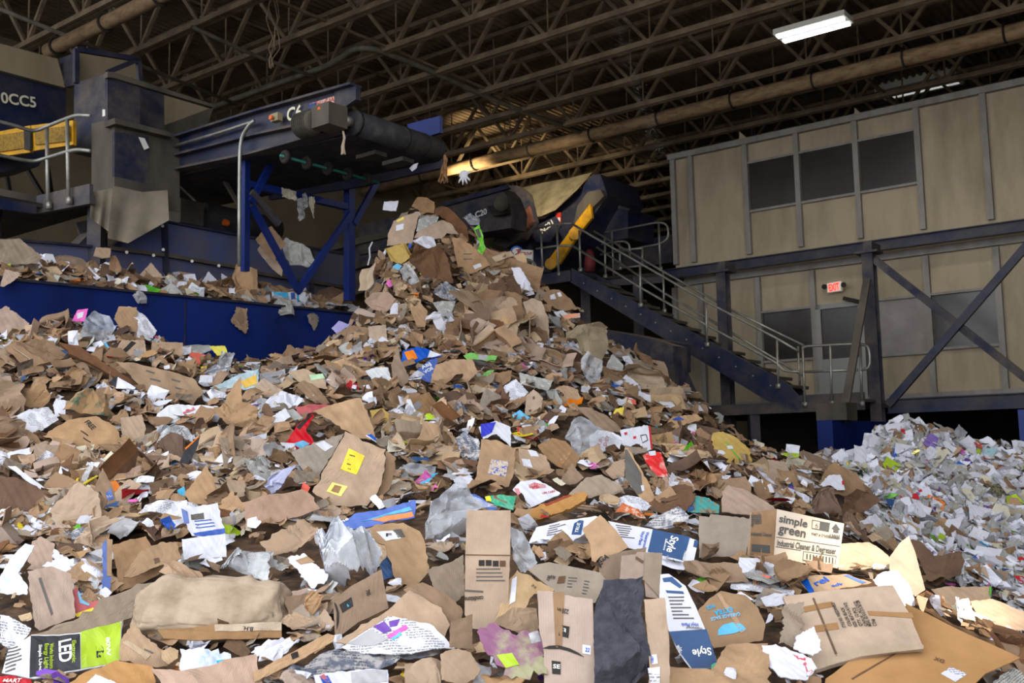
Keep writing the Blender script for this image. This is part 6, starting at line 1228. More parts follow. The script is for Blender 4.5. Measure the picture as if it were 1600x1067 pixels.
# ================= middle right
many([
 ('film_bag', 'plastic bag', 'large clear plastic film left of the two red-lettered white bags', 'large clear film', [(868, 668), (880, 655), (912, 655), (936, 672), (960, 690), (930, 708), (908, 712), (888, 690)], 'clear', dict(folds=6, amp=.14, lift=.14)),
 ('lettered_bag', 'packaging', 'white bag with red upright lettering beside the large clear film', 'red-lettered bag', [(920, 684), (934, 672), (958, 676), (974, 686), (968, 702), (945, 702), (925, 708)], 'white', dict(folds=3, decals=[('text', 'JUN', (936, 700), (944, 683), INKRED, 5), ('text', 'DET', (947, 698), (953, 681), INKRED, 5)])),
 ('lettered_box', 'box', 'white box with a black ring and red spots right of the red-lettered bag', 'ring-printed white box', [(969, 672), (990, 668), (1012, 664), (1018, 684), (1019, 702), (990, 706), (972, 694)], 'white', dict(t=.7, decals=[('poly', 'red_spot', [(975, 676), (980, 675), (980, 679), (976, 680)], 'red'), ('poly', 'red_spot', [(989, 682), (994, 681), (994, 685), (990, 686)], 'red'), ('poly', 'black_ring', [(1000, 680), (1010, 678), (1013, 688), (1004, 693)], INKGREY), ('poly', 'ring_centre', [(1002, 682), (1009, 680), (1011, 687), (1004, 691)], 'white', .002), ('poly', 'red_edge', [(1013, 665), (1016, 665), (1020, 701), (1017, 702)], 'red')])),
 ('paper_bag', 'packaging', 'white paper bag with a red round print above the long tan plank', 'red-round white bag', [(801, 765), (812, 752), (838, 748), (858, 758), (876, 770), (846, 786), (826, 796), (816, 780)], 'white', dict(folds=3, decals=[('poly', 'red_round', [(826, 757), (836, 752), (852, 757), (853, 761), (834, 764), (827, 762)], mat('red_round_print', 'b98a8c', 'a8404a', 40., .48, .55, rough=.6)), ('poly', 'red_stripe', [(803, 764), (810, 764), (818, 782), (814, 783)], mat('faded_red', 'c07a80', rough=.6)), ('text', 'LIFE CARE', (848, 772), (868, 767), INKRED, 3.5)])),
 ('long_plank', 'board', 'long tan board end pointing right below the red-round white bag', 'long tan plank', [(800, 806), (850, 786), (912, 768), (919, 773), (914, 782), (880, 800), (826, 815)], 'orange', dict(folds=0, th=.03, lift=.14, decals=[('poly', 'red_edge', [(850, 787), (890, 773), (893, 775), (853, 790)], mat('brick_red', '8a3a2a', rough=.7))])),
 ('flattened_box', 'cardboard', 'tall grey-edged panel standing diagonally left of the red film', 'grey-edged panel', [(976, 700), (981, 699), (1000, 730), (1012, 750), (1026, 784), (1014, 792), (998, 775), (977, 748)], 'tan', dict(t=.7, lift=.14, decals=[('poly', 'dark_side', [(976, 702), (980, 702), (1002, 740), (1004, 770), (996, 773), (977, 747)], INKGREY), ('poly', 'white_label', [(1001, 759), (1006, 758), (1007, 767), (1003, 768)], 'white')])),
 ('red_film_bag', 'plastic bag', 'bright red plastic film with a white tag right of the grey-edged panel', 'bright red film', [(1004, 712), (1020, 704), (1033, 706), (1040, 728), (1046, 752), (1034, 754), (1020, 738)], 'redfilm', dict(folds=5, amp=.12, decals=[('poly', 'white_tag', [(1013, 705), (1024, 704), (1025, 711), (1015, 712)], 'white')])),
 ('padded_mailer', 'mailer', 'yellowish padded mailer with a green line and white labels near the dark bay', 'padded mailer', [(1110, 690), (1114, 676), (1130, 674), (1152, 684), (1170, 700), (1177, 725), (1140, 724), (1112, 718)], 'mailer', dict(folds=2, decals=[('poly', 'green_line', [(1132, 690), (1134, 690), (1161, 722), (1159, 723)], 'green'), ('poly', 'white_label', [(1135, 697), (1144, 696), (1146, 701), (1137, 702)], 'white'), ('poly', 'white_label', [(1117, 702), (1130, 704), (1134, 709), (1120, 711)], 'white')])),
 ('flattened_box', 'cardboard', 'large pinkish flat panel above the plain grey panel', 'large pinkish panel', [(1128, 800), (1128, 768), (1138, 757), (1168, 766), (1200, 785), (1215, 796), (1190, 806)], 'pink', dict(t=.4, folds=1)),
 ('flattened_box', 'box', 'brown box with a long flap below the padded mailer', 'long-flapped box', [(1120, 768), (1122, 750), (1165, 745), (1174, 758), (1172, 775), (1135, 758)], 'mid', dict(folds=1)),
 ('teal_board', 'board', 'teal and brown flecked board right of the grey-edged panel', 'teal flecked board', [(1058, 782), (1080, 773), (1108, 778), (1124, 790), (1123, 802), (1075, 800)], 'teal', dict(folds=0, decals=[('poly', 'navy_block', [(1059, 783), (1074, 776), (1086, 796), (1076, 800)], 'dblue')])),
 ('numbered_box', 'box', 'kraft box side with the number 70 right below the black-lettered strip', 'number seventy box', [(862, 610), (880, 602), (902, 608), (908, 624), (882, 634), (866, 626)], 'tan', dict(decals=[('text', '70', (874, 622), (882, 618), INK, 8)])),
 ('orange_film', 'plastic bag', 'orange plastic film tuft above the long kraft sack', 'orange film tuft', [(881, 636), (888, 624), (904, 626), (911, 621), (909, 632), (892, 636)], 'orangep', dict(folds=3)),
 ('yellow_sheet', 'paper', 'bright yellow curled sheet at the end of the long kraft sack', 'yellow curled sheet', [(954, 651), (962, 639), (976, 635), (973, 648), (962, 655)], 'yellow', dict(curl=-.2)),
 ('kraft_sack', 'sack', 'long brown kraft sack sloping down above the ring-printed white box', 'long kraft sack', [(898, 634), (922, 637), (946, 648), (962, 660), (972, 674), (946, 676), (922, 656)], 'mid', dict(folds=2, lift=.14)),
 ('holed_kraft', 'cardboard', 'kraft piece with three round holes below the tilted typed sheet', 'holed kraft piece', [(820, 650), (822, 618), (834, 608), (848, 622), (846, 640), (830, 648)], 'tan', dict(decals=[('poly', 'round_hole', [(832, 620), (835, 619), (836, 623), (833, 624)], 'deep'), ('poly', 'round_hole', [(826, 641), (830, 640), (830, 643), (827, 644)], 'deep'), ('poly', 'round_hole', [(841, 638), (844, 637), (845, 640), (842, 641)], 'deep')])),
 ('kraft_carton', 'box', 'dark kraft carton with a taped edge below the large clear film', 'dark taped carton', [(840, 695), (862, 683), (884, 690), (906, 714), (896, 734), (872, 728), (852, 714)], 'mid', dict(folds=3, decals=[('poly', 'tape', [(868, 726), (888, 702), (894, 706), (876, 730)], 'tape')])),
 ('labelled_box', 'box', 'long low box with two white labels left below the dark taped carton', 'two-label box', [(810, 700), (830, 703), (852, 712), (864, 738), (835, 742), (814, 738)], 'tan', dict(folds=0, decals=[('poly', 'white_label', [(824, 703), (838, 705), (842, 714), (830, 713)], 'white'), ('poly', 'white_label', [(815, 717), (828, 718), (832, 731), (818, 728)], 'white')])),
 ('news_sheet', 'newspaper', 'grey printed fan of newspaper on the right shoulder of the heap', 'newspaper fan', [(945, 580), (950, 565), (957, 553), (974, 570), (973, 580), (958, 578)], 'news', dict(t=.7)),
 ('film_bag', 'plastic bag', 'grey clear film hanging below the grey-tan sack', 'hanging grey film', [(906, 566), (916, 553), (942, 566), (940, 590), (930, 606), (918, 604), (912, 585)], 'clear', dict(folds=5, t=.7)),
 ('white_sheet', 'paper', 'grey-white bent sheet on the right shoulder below the newspaper fan', 'bent shoulder sheet', [(967, 598), (978, 585), (998, 600), (986, 613), (975, 606)], 'white', dict(folds=2)),
 ('white_sheet', 'paper', 'white folded sheet lying below the bent shoulder sheet', 'folded shoulder sheet', [(982, 612), (1000, 612), (1016, 618), (1017, 629), (1004, 622), (990, 622)], 'white', dict(folds=2)),
 ('flattened_box', 'cardboard', 'small square tan panel below the folded shoulder sheet', 'square tan panel', [(985, 642), (1008, 635), (1012, 650), (988, 656)], 'pale', dict(t=.7)),
 ('brown_sheet', 'cardboard', 'flat tan sheet with a blue scrap near the dark bay', 'blue-scrapped sheet', [(1040, 662), (1052, 650), (1088, 648), (1098, 655), (1070, 664), (1050, 672)], 'tan', dict(decals=[('poly', 'blue_scrap', [(1050, 655), (1061, 650), (1069, 656), (1056, 657)], 'blue')])),
 ('brown_sheet', 'cardboard', 'dark brown sheet above the padded mailer', 'dark sheet above mailer', [(1074, 664), (1098, 664), (1126, 671), (1116, 688), (1104, 694), (1086, 680)], 'dark', dict(folds=2)),
 ('brown_cone', 'cardboard', 'small brown folded peak beside the dark taped carton', 'small folded peak', [(872, 756), (893, 725), (912, 748), (900, 756), (885, 757)], 'mid', dict(folds=1, amp=.25)),
 ('grey_sheet', 'cardboard', 'dusty grey-brown arched sheet above the long tan plank', 'dusty arched sheet', [(888, 772), (916, 745), (940, 742), (968, 756), (977, 770), (940, 772), (920, 778)], 'grey', dict(curl=-.12)),
 ('paper_sheet', 'paper', 'white curled paper with blue print below the dusty arched sheet', 'blue-print curl', [(954, 782), (978, 772), (1000, 776), (1018, 790), (1004, 801), (985, 790), (960, 798)], 'print', dict(curl=-.2)),
 ('tan_piece', 'cardboard', 'tan four-cornered piece left of the grey-edged panel', 'four-cornered piece', [(946, 736), (960, 722), (976, 717), (976, 744), (958, 748)], 'tan', dict()),
 ('orange_bag', 'packaging', 'orange-brown shiny bag left below the grey-edged panel', 'orange-brown bag', [(962, 800), (975, 788), (1000, 793), (1012, 806), (985, 812)], mat('orange_brown_film', 'b5623a', 'd8c0b0', 14., .5, .6, rough=.25), dict(folds=4)),
 ('paper_stack', 'magazine', 'rolled stack of papers above the flat flooring carton', 'rolled paper stack', [(1010, 822), (1030, 806), (1060, 800), (1078, 812), (1070, 826), (1040, 830)], 'mag', dict(folds=4, curl=-.2)),
], **MID)
# ================= top of the heap
PK = dict(lift=.14, t=.7)
many([
 ('top_sheet', 'paper', 'white sheet sticking out at the very top of the heap', 'topmost white sheet', [(598, 328), (600, 315), (623, 314), (619, 330)], 'white', dict()),
 ('flattened_box', 'cardboard', 'kraft panel with a white label and yellow strip near the heap top', 'labelled top panel', [(604, 384), (608, 362), (615, 345), (638, 335), (656, 329), (650, 352), (644, 380), (620, 382)], 'tan', dict(folds=1, decals=[('poly', 'white_label', [(619, 352), (631, 349), (630, 358), (619, 361)], 'white'), ('poly', 'yellow_strip', [(619, 345), (630, 338), (631, 342), (621, 347)], 'yellow')])),
 ('kraft_flap', 'cardboard', 'kraft box flap forming the crown of the heap', 'crown flap', [(643, 322), (652, 308), (668, 309), (679, 316), (679, 333), (660, 331)], 'mid', dict(folds=2)),
 ('kraft_drape', 'cardboard', 'dark brown kraft drape sliding down right of the crown flap', 'dark kraft drape', [(677, 316), (690, 320), (712, 337), (727, 352), (730, 370), (715, 366), (698, 346), (682, 332)], 'dark', dict(folds=4)),
 ('newspaper', 'newspaper', 'crumpled newspaper below the crown flap', 'crown newspaper', [(651, 361), (655, 343), (668, 337), (687, 340), (678, 352), (664, 358)], 'news', dict(folds=4)),
 ('kraft_band', 'cardboard', 'curved tan kraft band under the crown newspaper', 'curved tan band', [(647, 371), (652, 362), (676, 350), (692, 344), (706, 350), (716, 366), (698, 364), (690, 373)], 'tan', dict(curl=-.1)),
 ('white_notice', 'paper', 'white printed notice under the curved tan band', 'printed top notice', [(645, 376), (662, 368), (678, 371), (682, 384), (668, 395), (656, 386)], 'print', dict()),
 ('kraft_drape', 'cardboard', 'big dark brown soaked kraft sheet on the face of the heap top', 'dark soaked sheet', [(639, 406), (648, 380), (668, 390), (690, 385), (702, 408), (708, 445), (690, 438), (664, 432)], 'deep', dict(folds=4)),
 ('open_box', 'box', 'tan box side with a small white label right of the dark soaked sheet', 'tan summit box', [(706, 371), (722, 372), (742, 388), (758, 403), (766, 414), (738, 428), (719, 429), (712, 400)], 'tan', dict(folds=1, decals=[('poly', 'white_label', [(739, 415), (750, 411), (753, 416), (742, 421)], 'white')] + rows(724, 396, 738, 404, 2, INKGREY, 2))),
 ('plastic_sleeve', 'plastic film', 'bright green plastic sleeve hanging at the side of the heap top', 'bright green sleeve', [(740, 357), (749, 351), (755, 368), (756, 380), (763, 393), (760, 401), (744, 396), (750, 382), (745, 368)], mat('vivid_green_film', '4fae1e', '7fd03a', 12., .4, .6, rough=.25), dict(folds=4, decals=[('poly', 'dark_letters', [(742, 359), (748, 357), (753, 370), (748, 372)], INKGREY)])),
 ('clear_film', 'plastic film', 'clear crumpled film just above the bright green sleeve', 'film above sleeve', [(723, 336), (734, 332), (748, 342), (747, 352), (735, 352)], 'clear', dict(folds=4)),
 ('blue_wrapper', 'packaging', 'bright blue scrap on the left face of the heap top', 'bright blue scrap', [(609, 428), (614, 416), (621, 411), (628, 415), (622, 425)], 'cyan', dict()),
 ('white_film', 'plastic film', 'white plastic sheet beside the bright blue scrap', 'white film beside scrap', [(626, 424), (632, 415), (642, 414), (650, 428), (657, 441), (646, 447), (630, 437)], 'milky', dict(folds=4)),
 ('kraft_piece', 'cardboard', 'olive-tan crumpled kraft below the labelled top panel', 'olive-tan kraft', [(604, 392), (634, 378), (641, 390), (649, 395), (626, 411), (612, 408)], 'mailer', dict(folds=4)),
 ('tan_sheet', 'cardboard', 'tall smooth tan sheet on the right shoulder of the heap top', 'smooth shoulder sheet', [(817, 472), (832, 466), (846, 471), (856, 496), (859, 530), (842, 522), (826, 502)], 'tan', dict(folds=1)),
 ('kraft_wrap', 'cardboard', 'crumpled kraft wrap with small white labels behind the smooth shoulder sheet', 'white-labelled wrap', [(848, 466), (856, 454), (872, 453), (892, 468), (902, 484), (880, 486), (858, 478)], 'mid', dict(folds=4, decals=[('poly', 'white_label', [(859, 462), (866, 459), (869, 467), (860, 468)], 'white'), ('poly', 'white_label', [(870, 458), (875, 457), (878, 463), (873, 464)], 'white')])),
 ('orange_packet', 'packaging', 'white packet with orange-red ends on the right shoulder', 'orange-ended packet', [(865, 488), (880, 485), (886, 490), (906, 489), (907, 495), (884, 499), (872, 496)], 'white', dict(decals=[('poly', 'orange_end', [(878, 494), (890, 490), (906, 490), (906, 494), (884, 499)], 'orangep')])),
 ('kraft_sack', 'sack', 'grey-tan sack slumped on the right shoulder of the heap', 'grey-tan sack', [(880, 518), (890, 504), (912, 497), (944, 510), (946, 544), (930, 572), (912, 556), (904, 532)], mat('grey_tan_sack', '8f8068', '7a6c58', 5., rough=.85), dict(folds=4, lift=.12)),
 ('white_wrapper', 'packaging', 'white and silver wrapper running down behind the tan summit box', 'silver wrapper', [(800, 414), (812, 415), (822, 435), (836, 458), (824, 462), (808, 444)], 'white', dict(folds=4)),
 ('magazine', 'magazine', 'colourful crumpled pages below the dark soaked sheet', 'colourful pages', [(680, 450), (698, 440), (716, 450), (734, 460), (720, 470), (690, 468), (676, 462)], 'mag', dict(folds=5)),
 ('puzzle_page', 'newspaper', 'white gridded page below the colourful pages', 'gridded page', [(676, 473), (690, 470), (712, 470), (706, 488), (690, 494)], 'news', dict()),
 ('tissue_wad', 'paper', 'white fluffy tissue lump beside the gridded page', 'fluffy tissue', [(663, 490), (672, 478), (684, 480), (690, 500), (702, 520), (690, 524), (678, 502)], 'white', dict(folds=6, amp=.15)),
 ('flat_box', 'box', 'flat tan box end above the blue wall corner', 'flat tan box end', [(553, 488), (560, 480), (597, 494), (583, 505)], 'pink', dict(folds=0)),
 ('kraft_pile', 'cardboard', 'creased tan kraft heap above the flat tan box end', 'creased tan kraft', [(572, 470), (584, 459), (606, 458), (626, 476), (604, 492), (580, 482)], 'pink', dict(folds=4)),
 ('flattened_box', 'box', 'tan carton side below the flat tan box end', 'tan carton side', [(575, 510), (603, 507), (605, 533), (577, 535)], 'tan', dict()),
 ('open_carton', 'box', 'tan open carton left of the fluffy tissue', 'open tan carton', [(640, 482), (658, 474), (668, 486), (664, 516), (652, 512)], 'tan', dict(folds=2)),
 ('purple_sheet', 'paper', 'lilac sheet at the corner of the tall blue wall', 'lilac sheet', [(518, 513), (530, 501), (547, 508), (526, 521)], mat('lilac_paper', '9a94c4', '8880b0', rough=.7), dict()),
 ('kraft_flap', 'cardboard', 'brown flap lying below the lilac sheet', 'brown flap below lilac', [(524, 522), (552, 508), (576, 512), (575, 524), (548, 526)], 'mid', dict()),
], **PK)
# white twine and frayed rope, gloves
m = MB(); c = hit(582, 378); c = c + (CAM - c) * .03; m.tube([c, c + Vector((-.04, 0, -.08)), c + Vector((-.03, -.02, -.2)), c + Vector((-.06, 0, -.3))], .01, 6); tag(m.build('white_twine', BD['white']), 'short white twine hanging at the left edge of the heap top', 'twine')
def hanging(name, label, cat, pts, mt, r=.008, n=1, spread=.03, seed=3):
    rr = random.Random(seed); m = MB()
    for k in range(n):
        q = [p + Vector((rr.uniform(-1, 1), rr.uniform(-1, 1), rr.uniform(-.3, .3))) * spread * (i / len(pts)) for i, p in enumerate(pts)]; m.tube(q, r, 5)
    return tag(m.build(name, mt), label, cat)
e_ = B(ru, VE - .03, rz)
hanging('frayed_rope', 'frayed tan rope dangling from the far end of the conveyor roller', 'rope', [B(ru + .12, VE, rz - .05), B(ru + .14, VE + .02, rz - .15), B(ru + .13, VE, rz - .3), B(ru + .1, VE, rz - .45)], mat('rope_tan', '9a7450', '7c5a3c', 20., rough=.9), .007, 14, .09)
hanging('dangling_rag', 'torn pale rag dangling from the near end of the conveyor roller', 'rag', [on_v(536, 205, v6 - .1), on_v(538, 215, v6 - .1), on_v(536, 228, v6 - .1), on_v(536, 241, v6 - .1)], BD['pale'], .012, 5, .03)
def glove(px_, py_, Y, size, label):
    c = at(px_, py_, Y); v, f = wad_pts(size * .5, size * .16, size * .38, .15, np.random.default_rng(4), False, 6)
    m = MB(); m.add([Vector(p) + c for p in v], f)
    for k in range(5):
        a = math.radians(-150 + k * 28 if k else 20); d = (RIGHT * math.cos(a) + UPV * math.sin(a)); b = c + d * size * .35
        m.tube([b, b + d * size * .35, b + d * size * (.62 - .05 * abs(k - 2)) - ZZ * .01], [size * .12, size * .11, size * .05], 8)
    return tag(m.build('work_glove', BD['white'], None, True), label, 'glove')
glove(724, 273, 13.4, .13, 'white work glove dropping through the air right of the conveyor roller')
S('falling_scrap', 'paper', 'small white scrap dropping through the air below the conveyor belt', None, [(639, 262), (646, 257), (653, 254), (651, 263), (644, 268)], 'white', plane=(at(646, 262, 13.2), (CAM - at(646, 262, 13.2)).normalized(), RIGHT, UPV), folds=3, amp=.2)
# rags on the trestle beam
for k, (poly, nm, mt_) in enumerate((([(438, 294), (463, 300), (461, 315), (440, 306)], 'pale stiff rag folded over the trestle beam', 'cream'), ([(464, 312), (474, 308), (476, 340), (463, 346)], 'grey plastic strip hanging from the trestle beam', 'milky'), ([(472, 304), (481, 300), (481, 322), (474, 328)], 'short grey plastic strip under the trestle beam', 'milky'), ([(482, 308), (491, 307), (490, 330), (486, 342), (483, 325)], 'yellowish tattered strip hanging from the trestle beam', 'cream'))):
    pc = on_u(*np.mean(poly, 0), UF + .1 + .02 * k)
    S('hanging_rag', 'rag', nm, None, poly, mt_, plane=(pc, U, (V), ZZ), folds=4, amp=.15, torn=.3)
# ================= waste along the top of the blue wall
def surfS(px_, py_):
    for k in range(60):
        u = UW - .1 - k * .022; p = on_u(px_, py_, u)
        if p.z <= strip_h(u, p.dot(V)) + .001: return p, (ZZ + U * .5).normalized()
    return on_u(px_, py_, UW - .7), (ZZ + U * .5).normalized()
ST = dict(surf=surfS, lift=.1, t=.6)
many([
 ('dusty_board', 'cardboard', 'broad dusty grey board on top of the blue wall at the edge', 'dusty grey board', [(-8, 412), (-8, 374), (30, 372), (66, 400), (58, 412), (20, 414)], 'grey', dict(lift=.2)),
 ('brown_carton', 'box', 'brown carton lying on the blue wall below the dusty grey board', 'brown wall carton', [(15, 412), (58, 408), (63, 430), (34, 433)], 'tan', dict(lift=.22)),
 ('crushed_carton', 'box', 'crushed brown carton on the blue wall right of the brown wall carton', 'crushed wall carton', [(64, 428), (72, 408), (104, 394), (130, 404), (148, 428), (100, 432)], 'mid', dict(folds=4, amp=.12)),
 ('hanging_card', 'cardboard', 'pale card with a folded edge hanging over the blue wall at the edge', 'pale overhanging card', [(0, 447), (8, 420), (34, 428), (20, 440), (6, 448)], 'pink', dict(lift=.25)),
 ('kraft_flap', 'cardboard', 'small kraft square leaning on the feed conveyor side', 'small leaning kraft', [(146, 400), (150, 386), (173, 388), (172, 402), (160, 404)], 'tan', dict(lift=.05)),
 ('kraft_twist', 'cardboard', 'twisted kraft piece below the small leaning kraft', 'twisted kraft', [(170, 420), (172, 400), (182, 400), (190, 420), (186, 426)], 'mid', dict(folds=4, amp=.2)),
 ('kraft_flap', 'cardboard', 'tan triangular card standing on the waste before the feed conveyor', 'tan triangle card', [(216, 432), (236, 410), (256, 434)], 'tan', dict(t=.8)),
 ('green_magazine', 'magazine', 'green and white magazine lying on top of the blue wall', 'green wall magazine', [(215, 452), (228, 444), (252, 452), (240, 463), (225, 460)], 'green', dict(decals=[('poly', 'white_edge', [(216, 452), (226, 446), (232, 452), (224, 459)], 'white')])),
 ('paper_sheet', 'paper', 'tall white folded paper standing on top of the blue wall', 'tall folded paper', [(312, 444), (326, 424), (341, 440), (340, 462), (318, 458)], 'white', dict(t=.8)),
 ('paper_sheet', 'paper', 'white open leaflet right of the tall folded paper', 'open wall leaflet', [(345, 446), (346, 427), (364, 438), (358, 456)], 'white', dict(t=.8)),
 ('kraft_wad', 'cardboard', 'upright crumpled tan kraft against the front support post', 'kraft by the post', [(360, 446), (372, 416), (400, 424), (402, 462), (386, 482), (372, 466)], 'tan', dict(folds=4, amp=.14, t=.8)),
 ('slat_board', 'cardboard', 'long brown cardboard slat leaning on the trestle brace', 'long leaning slat', [(402, 390), (410, 378), (442, 420), (440, 432), (425, 420)], 'tan', dict(t=.9, lift=.3)),
 ('slat_board', 'cardboard', 'ribbed cardboard slat leaning left on the trestle brace', 'ribbed leaning slat', [(399, 374), (410, 361), (432, 396), (430, 408), (415, 396)], 'mid', dict(t=.9, lift=.4)),
 ('slat_board', 'cardboard', 'short brown slat hooked over the trestle brace', 'short hooked slat', [(414, 360), (424, 353), (447, 381), (438, 391)], 'mid', dict(t=.9, lift=.5)),
 ('white_sack', 'sack', 'crumpled white plastic sack caught between the trestle braces', 'white plastic sack', [(440, 384), (446, 372), (462, 378), (484, 388), (493, 406), (478, 420), (456, 420), (447, 402)], mat('dirty_white_sack', 'b9b7b2', '8f8d88', 6., rough=.6), dict(folds=6, amp=.14, t=.9, lift=.3)),
 ('blue_carton', 'carton', 'white carton with cyan and blue stripes below the trestle braces', 'blue-striped carton', [(424, 456), (478, 457), (478, 480), (428, 479)], 'white', dict(t=.85, lift=.2, folds=1, decals=[('poly', 'cyan_panel', [(427, 456), (450, 457), (454, 478), (432, 478)], 'cyan'), ('poly', 'blue_panel', [(454, 457), (461, 457), (462, 478), (456, 478)], 'blue'), ('poly', 'blue_stripe', [(464, 458), (467, 458), (468, 478), (465, 478)], 'cyan')])),
 ('brown_disc', 'cardboard', 'rounded brown sheet on the end of the blue wall', 'rounded brown sheet', [(488, 468), (500, 452), (520, 447), (540, 455), (554, 476), (545, 488), (510, 482)], 'dark', dict(lift=.12)),
 ('newspaper', 'newspaper', 'bundled newspaper with a red print below the blue-striped carton', 'bundled wall newspaper', [(425, 482), (438, 462), (450, 468), (463, 490), (442, 494)], 'news', dict(lift=.2, folds=4)),
 ('grey_sheet', 'paper', 'grey flat sheet at the end of the blue wall beside the heap', 'grey end sheet', [(534, 498), (546, 482), (562, 478), (556, 500), (545, 504)], 'wgrey', dict()),
], **ST)
for k, (poly, nm, mt_) in enumerate((([(361, 503), (370, 480), (384, 482), (388, 508), (381, 522), (370, 512)], 'tattered brown paper hanging down the face of the blue wall', 'tan'), ([(208, 462), (218, 452), (227, 462), (228, 475), (214, 473)], 'grey crumpled paper hanging over the edge of the blue wall', 'wgrey'), ([(480, 492), (490, 487), (499, 492), (497, 505), (492, 515), (484, 505)], 'grey torn paper hanging at the end of the blue wall', 'grey'))):
    pc = on_u(*np.mean(poly, 0), UW + .05)
    S('hanging_scrap', 'paper', nm, None, poly, mt_, plane=(pc, U, V, ZZ), folds=4, amp=.1, torn=.3)
# ================= heap of white paper: pieces that stand out
many([
 ('purple_card', 'paper', 'purple card with a brown tear on the white paper heap', 'purple card', [(1442, 692), (1454, 676), (1467, 684), (1460, 702), (1448, 697)], 'purple', dict()),
 ('cardboard_flap', 'cardboard', 'large brown board standing at the foot of the white paper heap', 'brown foot board', [(1272, 768), (1290, 735), (1302, 722), (1340, 742), (1352, 765), (1330, 775), (1300, 772)], 'mid', dict(folds=1, lift=.2)),
 ('white_tray', 'tray', 'white tray with a red spot leaning on the brown foot board', 'red-spotted tray', [(1276, 762), (1296, 742), (1314, 742), (1320, 766), (1308, 766), (1298, 758)], 'white', dict(lift=.3, decals=[('poly', 'red_spot', [(1315, 752), (1318, 751), (1319, 757), (1316, 758)], 'red')])),
 ('white_strip', 'paper', 'white curved strip right below the brown foot board', 'curved white strip', [(1328, 768), (1340, 761), (1352, 768), (1360, 780), (1352, 782)], 'white', dict(lift=.25, curl=-.15)),
 ('kraft_wad', 'cardboard', 'crumpled brown kraft bag below the red-spotted tray', 'kraft bag below tray', [(1262, 790), (1272, 762), (1300, 760), (1312, 782), (1308, 806), (1280, 806)], 'dark', dict(folds=5, amp=.14, lift=.2)),
 ('kraft_wad', 'cardboard', 'brown bent bag right of the kraft bag below the tray', 'brown bent bag', [(1312, 806), (1318, 776), (1334, 766), (1362, 772), (1374, 785), (1350, 800)], 'dark', dict(folds=4, amp=.12, lift=.2)),
 ('flattened_box', 'cardboard', 'flat tan panel at the end of the dark bay', 'tan bay panel', [(1180, 722), (1200, 718), (1226, 722), (1242, 752), (1236, 758), (1190, 750)], 'tan', dict(lift=.2)),
 ('newspaper', 'newspaper', 'cream newspaper with a dark headline on the white paper heap', 'cream newspaper', [(1480, 742), (1484, 724), (1510, 726), (1514, 742), (1496, 746)], 'news', dict()),
 ('picture_page', 'magazine', 'dark photo page in the white paper heap near the right bunker wall', 'dark photo page', [(1538, 762), (1560, 755), (1574, 772), (1552, 782), (1540, 778)], mat('photo_page', '6a6348', '2f2f2a', 40., .45, .55, rough=.4), dict()),
 ('green_stick', 'plastic', 'bright green plastic strip at the foot of the white paper heap', 'green strip', [(1380, 775), (1392, 771), (1404, 772), (1396, 777), (1382, 779)], mat('vivid_green_film', '4fae1e'), dict()),
 ('teal_folder', 'paper', 'pale teal folder high on the white paper heap', 'pale teal folder', [(1534, 712), (1540, 700), (1560, 700), (1552, 712)], mat('pale_teal', '8fb0b8', rough=.7), dict()),
 ('blue_carton', 'carton', 'white carton with a blue and red round mark in the white paper heap', 'round-marked carton', [(1426, 778), (1436, 764), (1452, 760), (1458, 776), (1440, 784)], 'white', dict(decals=[('poly', 'blue_mark', [(1428, 772), (1434, 768), (1438, 772), (1432, 776)], 'blue'), ('poly', 'red_mark', [(1434, 766), (1440, 764), (1441, 768), (1436, 770)], 'red')])),
 ('gold_foil', 'foil', 'shiny gold foil on the face of the white paper heap', 'gold foil', [(1424, 708), (1430, 700), (1444, 702), (1442, 712), (1432, 712)], mat('gold_foil', 'a89a5a', 'd8cf9a', 20., rough=.2, metal=.7), dict(folds=4)),
 ('paper_sheet', 'paper', 'large white blank sheet in the lower white paper heap', 'large blank sheet', [(1512, 838), (1522, 822), (1546, 832), (1540, 852), (1522, 846)], 'white', dict()),
 ('paper_sheet', 'paper', 'white creased sheet left above the large blank sheet', 'creased blank sheet', [(1468, 830), (1480, 812), (1506, 806), (1492, 840), (1480, 842)], 'white', dict(folds=2)),
 ('paper_sheet', 'paper', 'broad white sheet below the large blank sheet', 'broad blank sheet', [(1518, 868), (1526, 852), (1566, 858), (1558, 880), (1530, 880)], 'white', dict(folds=2)),
 ('tan_slab', 'cardboard', 'upright tan flap with a green end at the foot of the white paper heap', 'upright tan flap', [(1528, 905), (1534, 884), (1540, 886), (1550, 916), (1546, 918)], 'tan', dict(t=.8, lift=.2)),
], **dict(lift=.1, t=.6))
# ------------------------------------------------------------------ the loose pieces of the heaps
rng = np.random.default_rng(2024)
def candidates(n, power, seed, y0=300):
    r = np.random.default_rng(seed); px_ = r.uniform(-30, 1630, n); py_ = r.uniform(y0, 1090, n)
    H_ = hits(px_, py_); ok = ~np.isnan(H_[:, 0]); px_, py_, H_ = px_[ok], py_[ok], H_[ok]
    acc = r.uniform(0, 1, len(px_)) < np.clip((H_[:, 1] / 12.5) ** power, .03, 1)
    px_, py_, H_ = px_[acc], py_[acc], H_[acc]
    return px_, py_, H_, is_paper(px_, py_, H_[:, 0], H_[:, 1])
def blocked(x, y, rpx):
    for dx, dy in ((0, 0), (.6, 0), (-.6, 0), (0, .6), (0, -.6), (.45, .45), (-.45, .45), (.45, -.45), (-.45, -.45), (0, -1.1), (.4, -1), (-.4, -1)):
        i = int(np.clip((y + dy * rpx) / 4, 0, 267)); j = int(np.clip((x + dx * rpx) / 4, 0, 400))
        if GRID[i, j]: return True
    return False
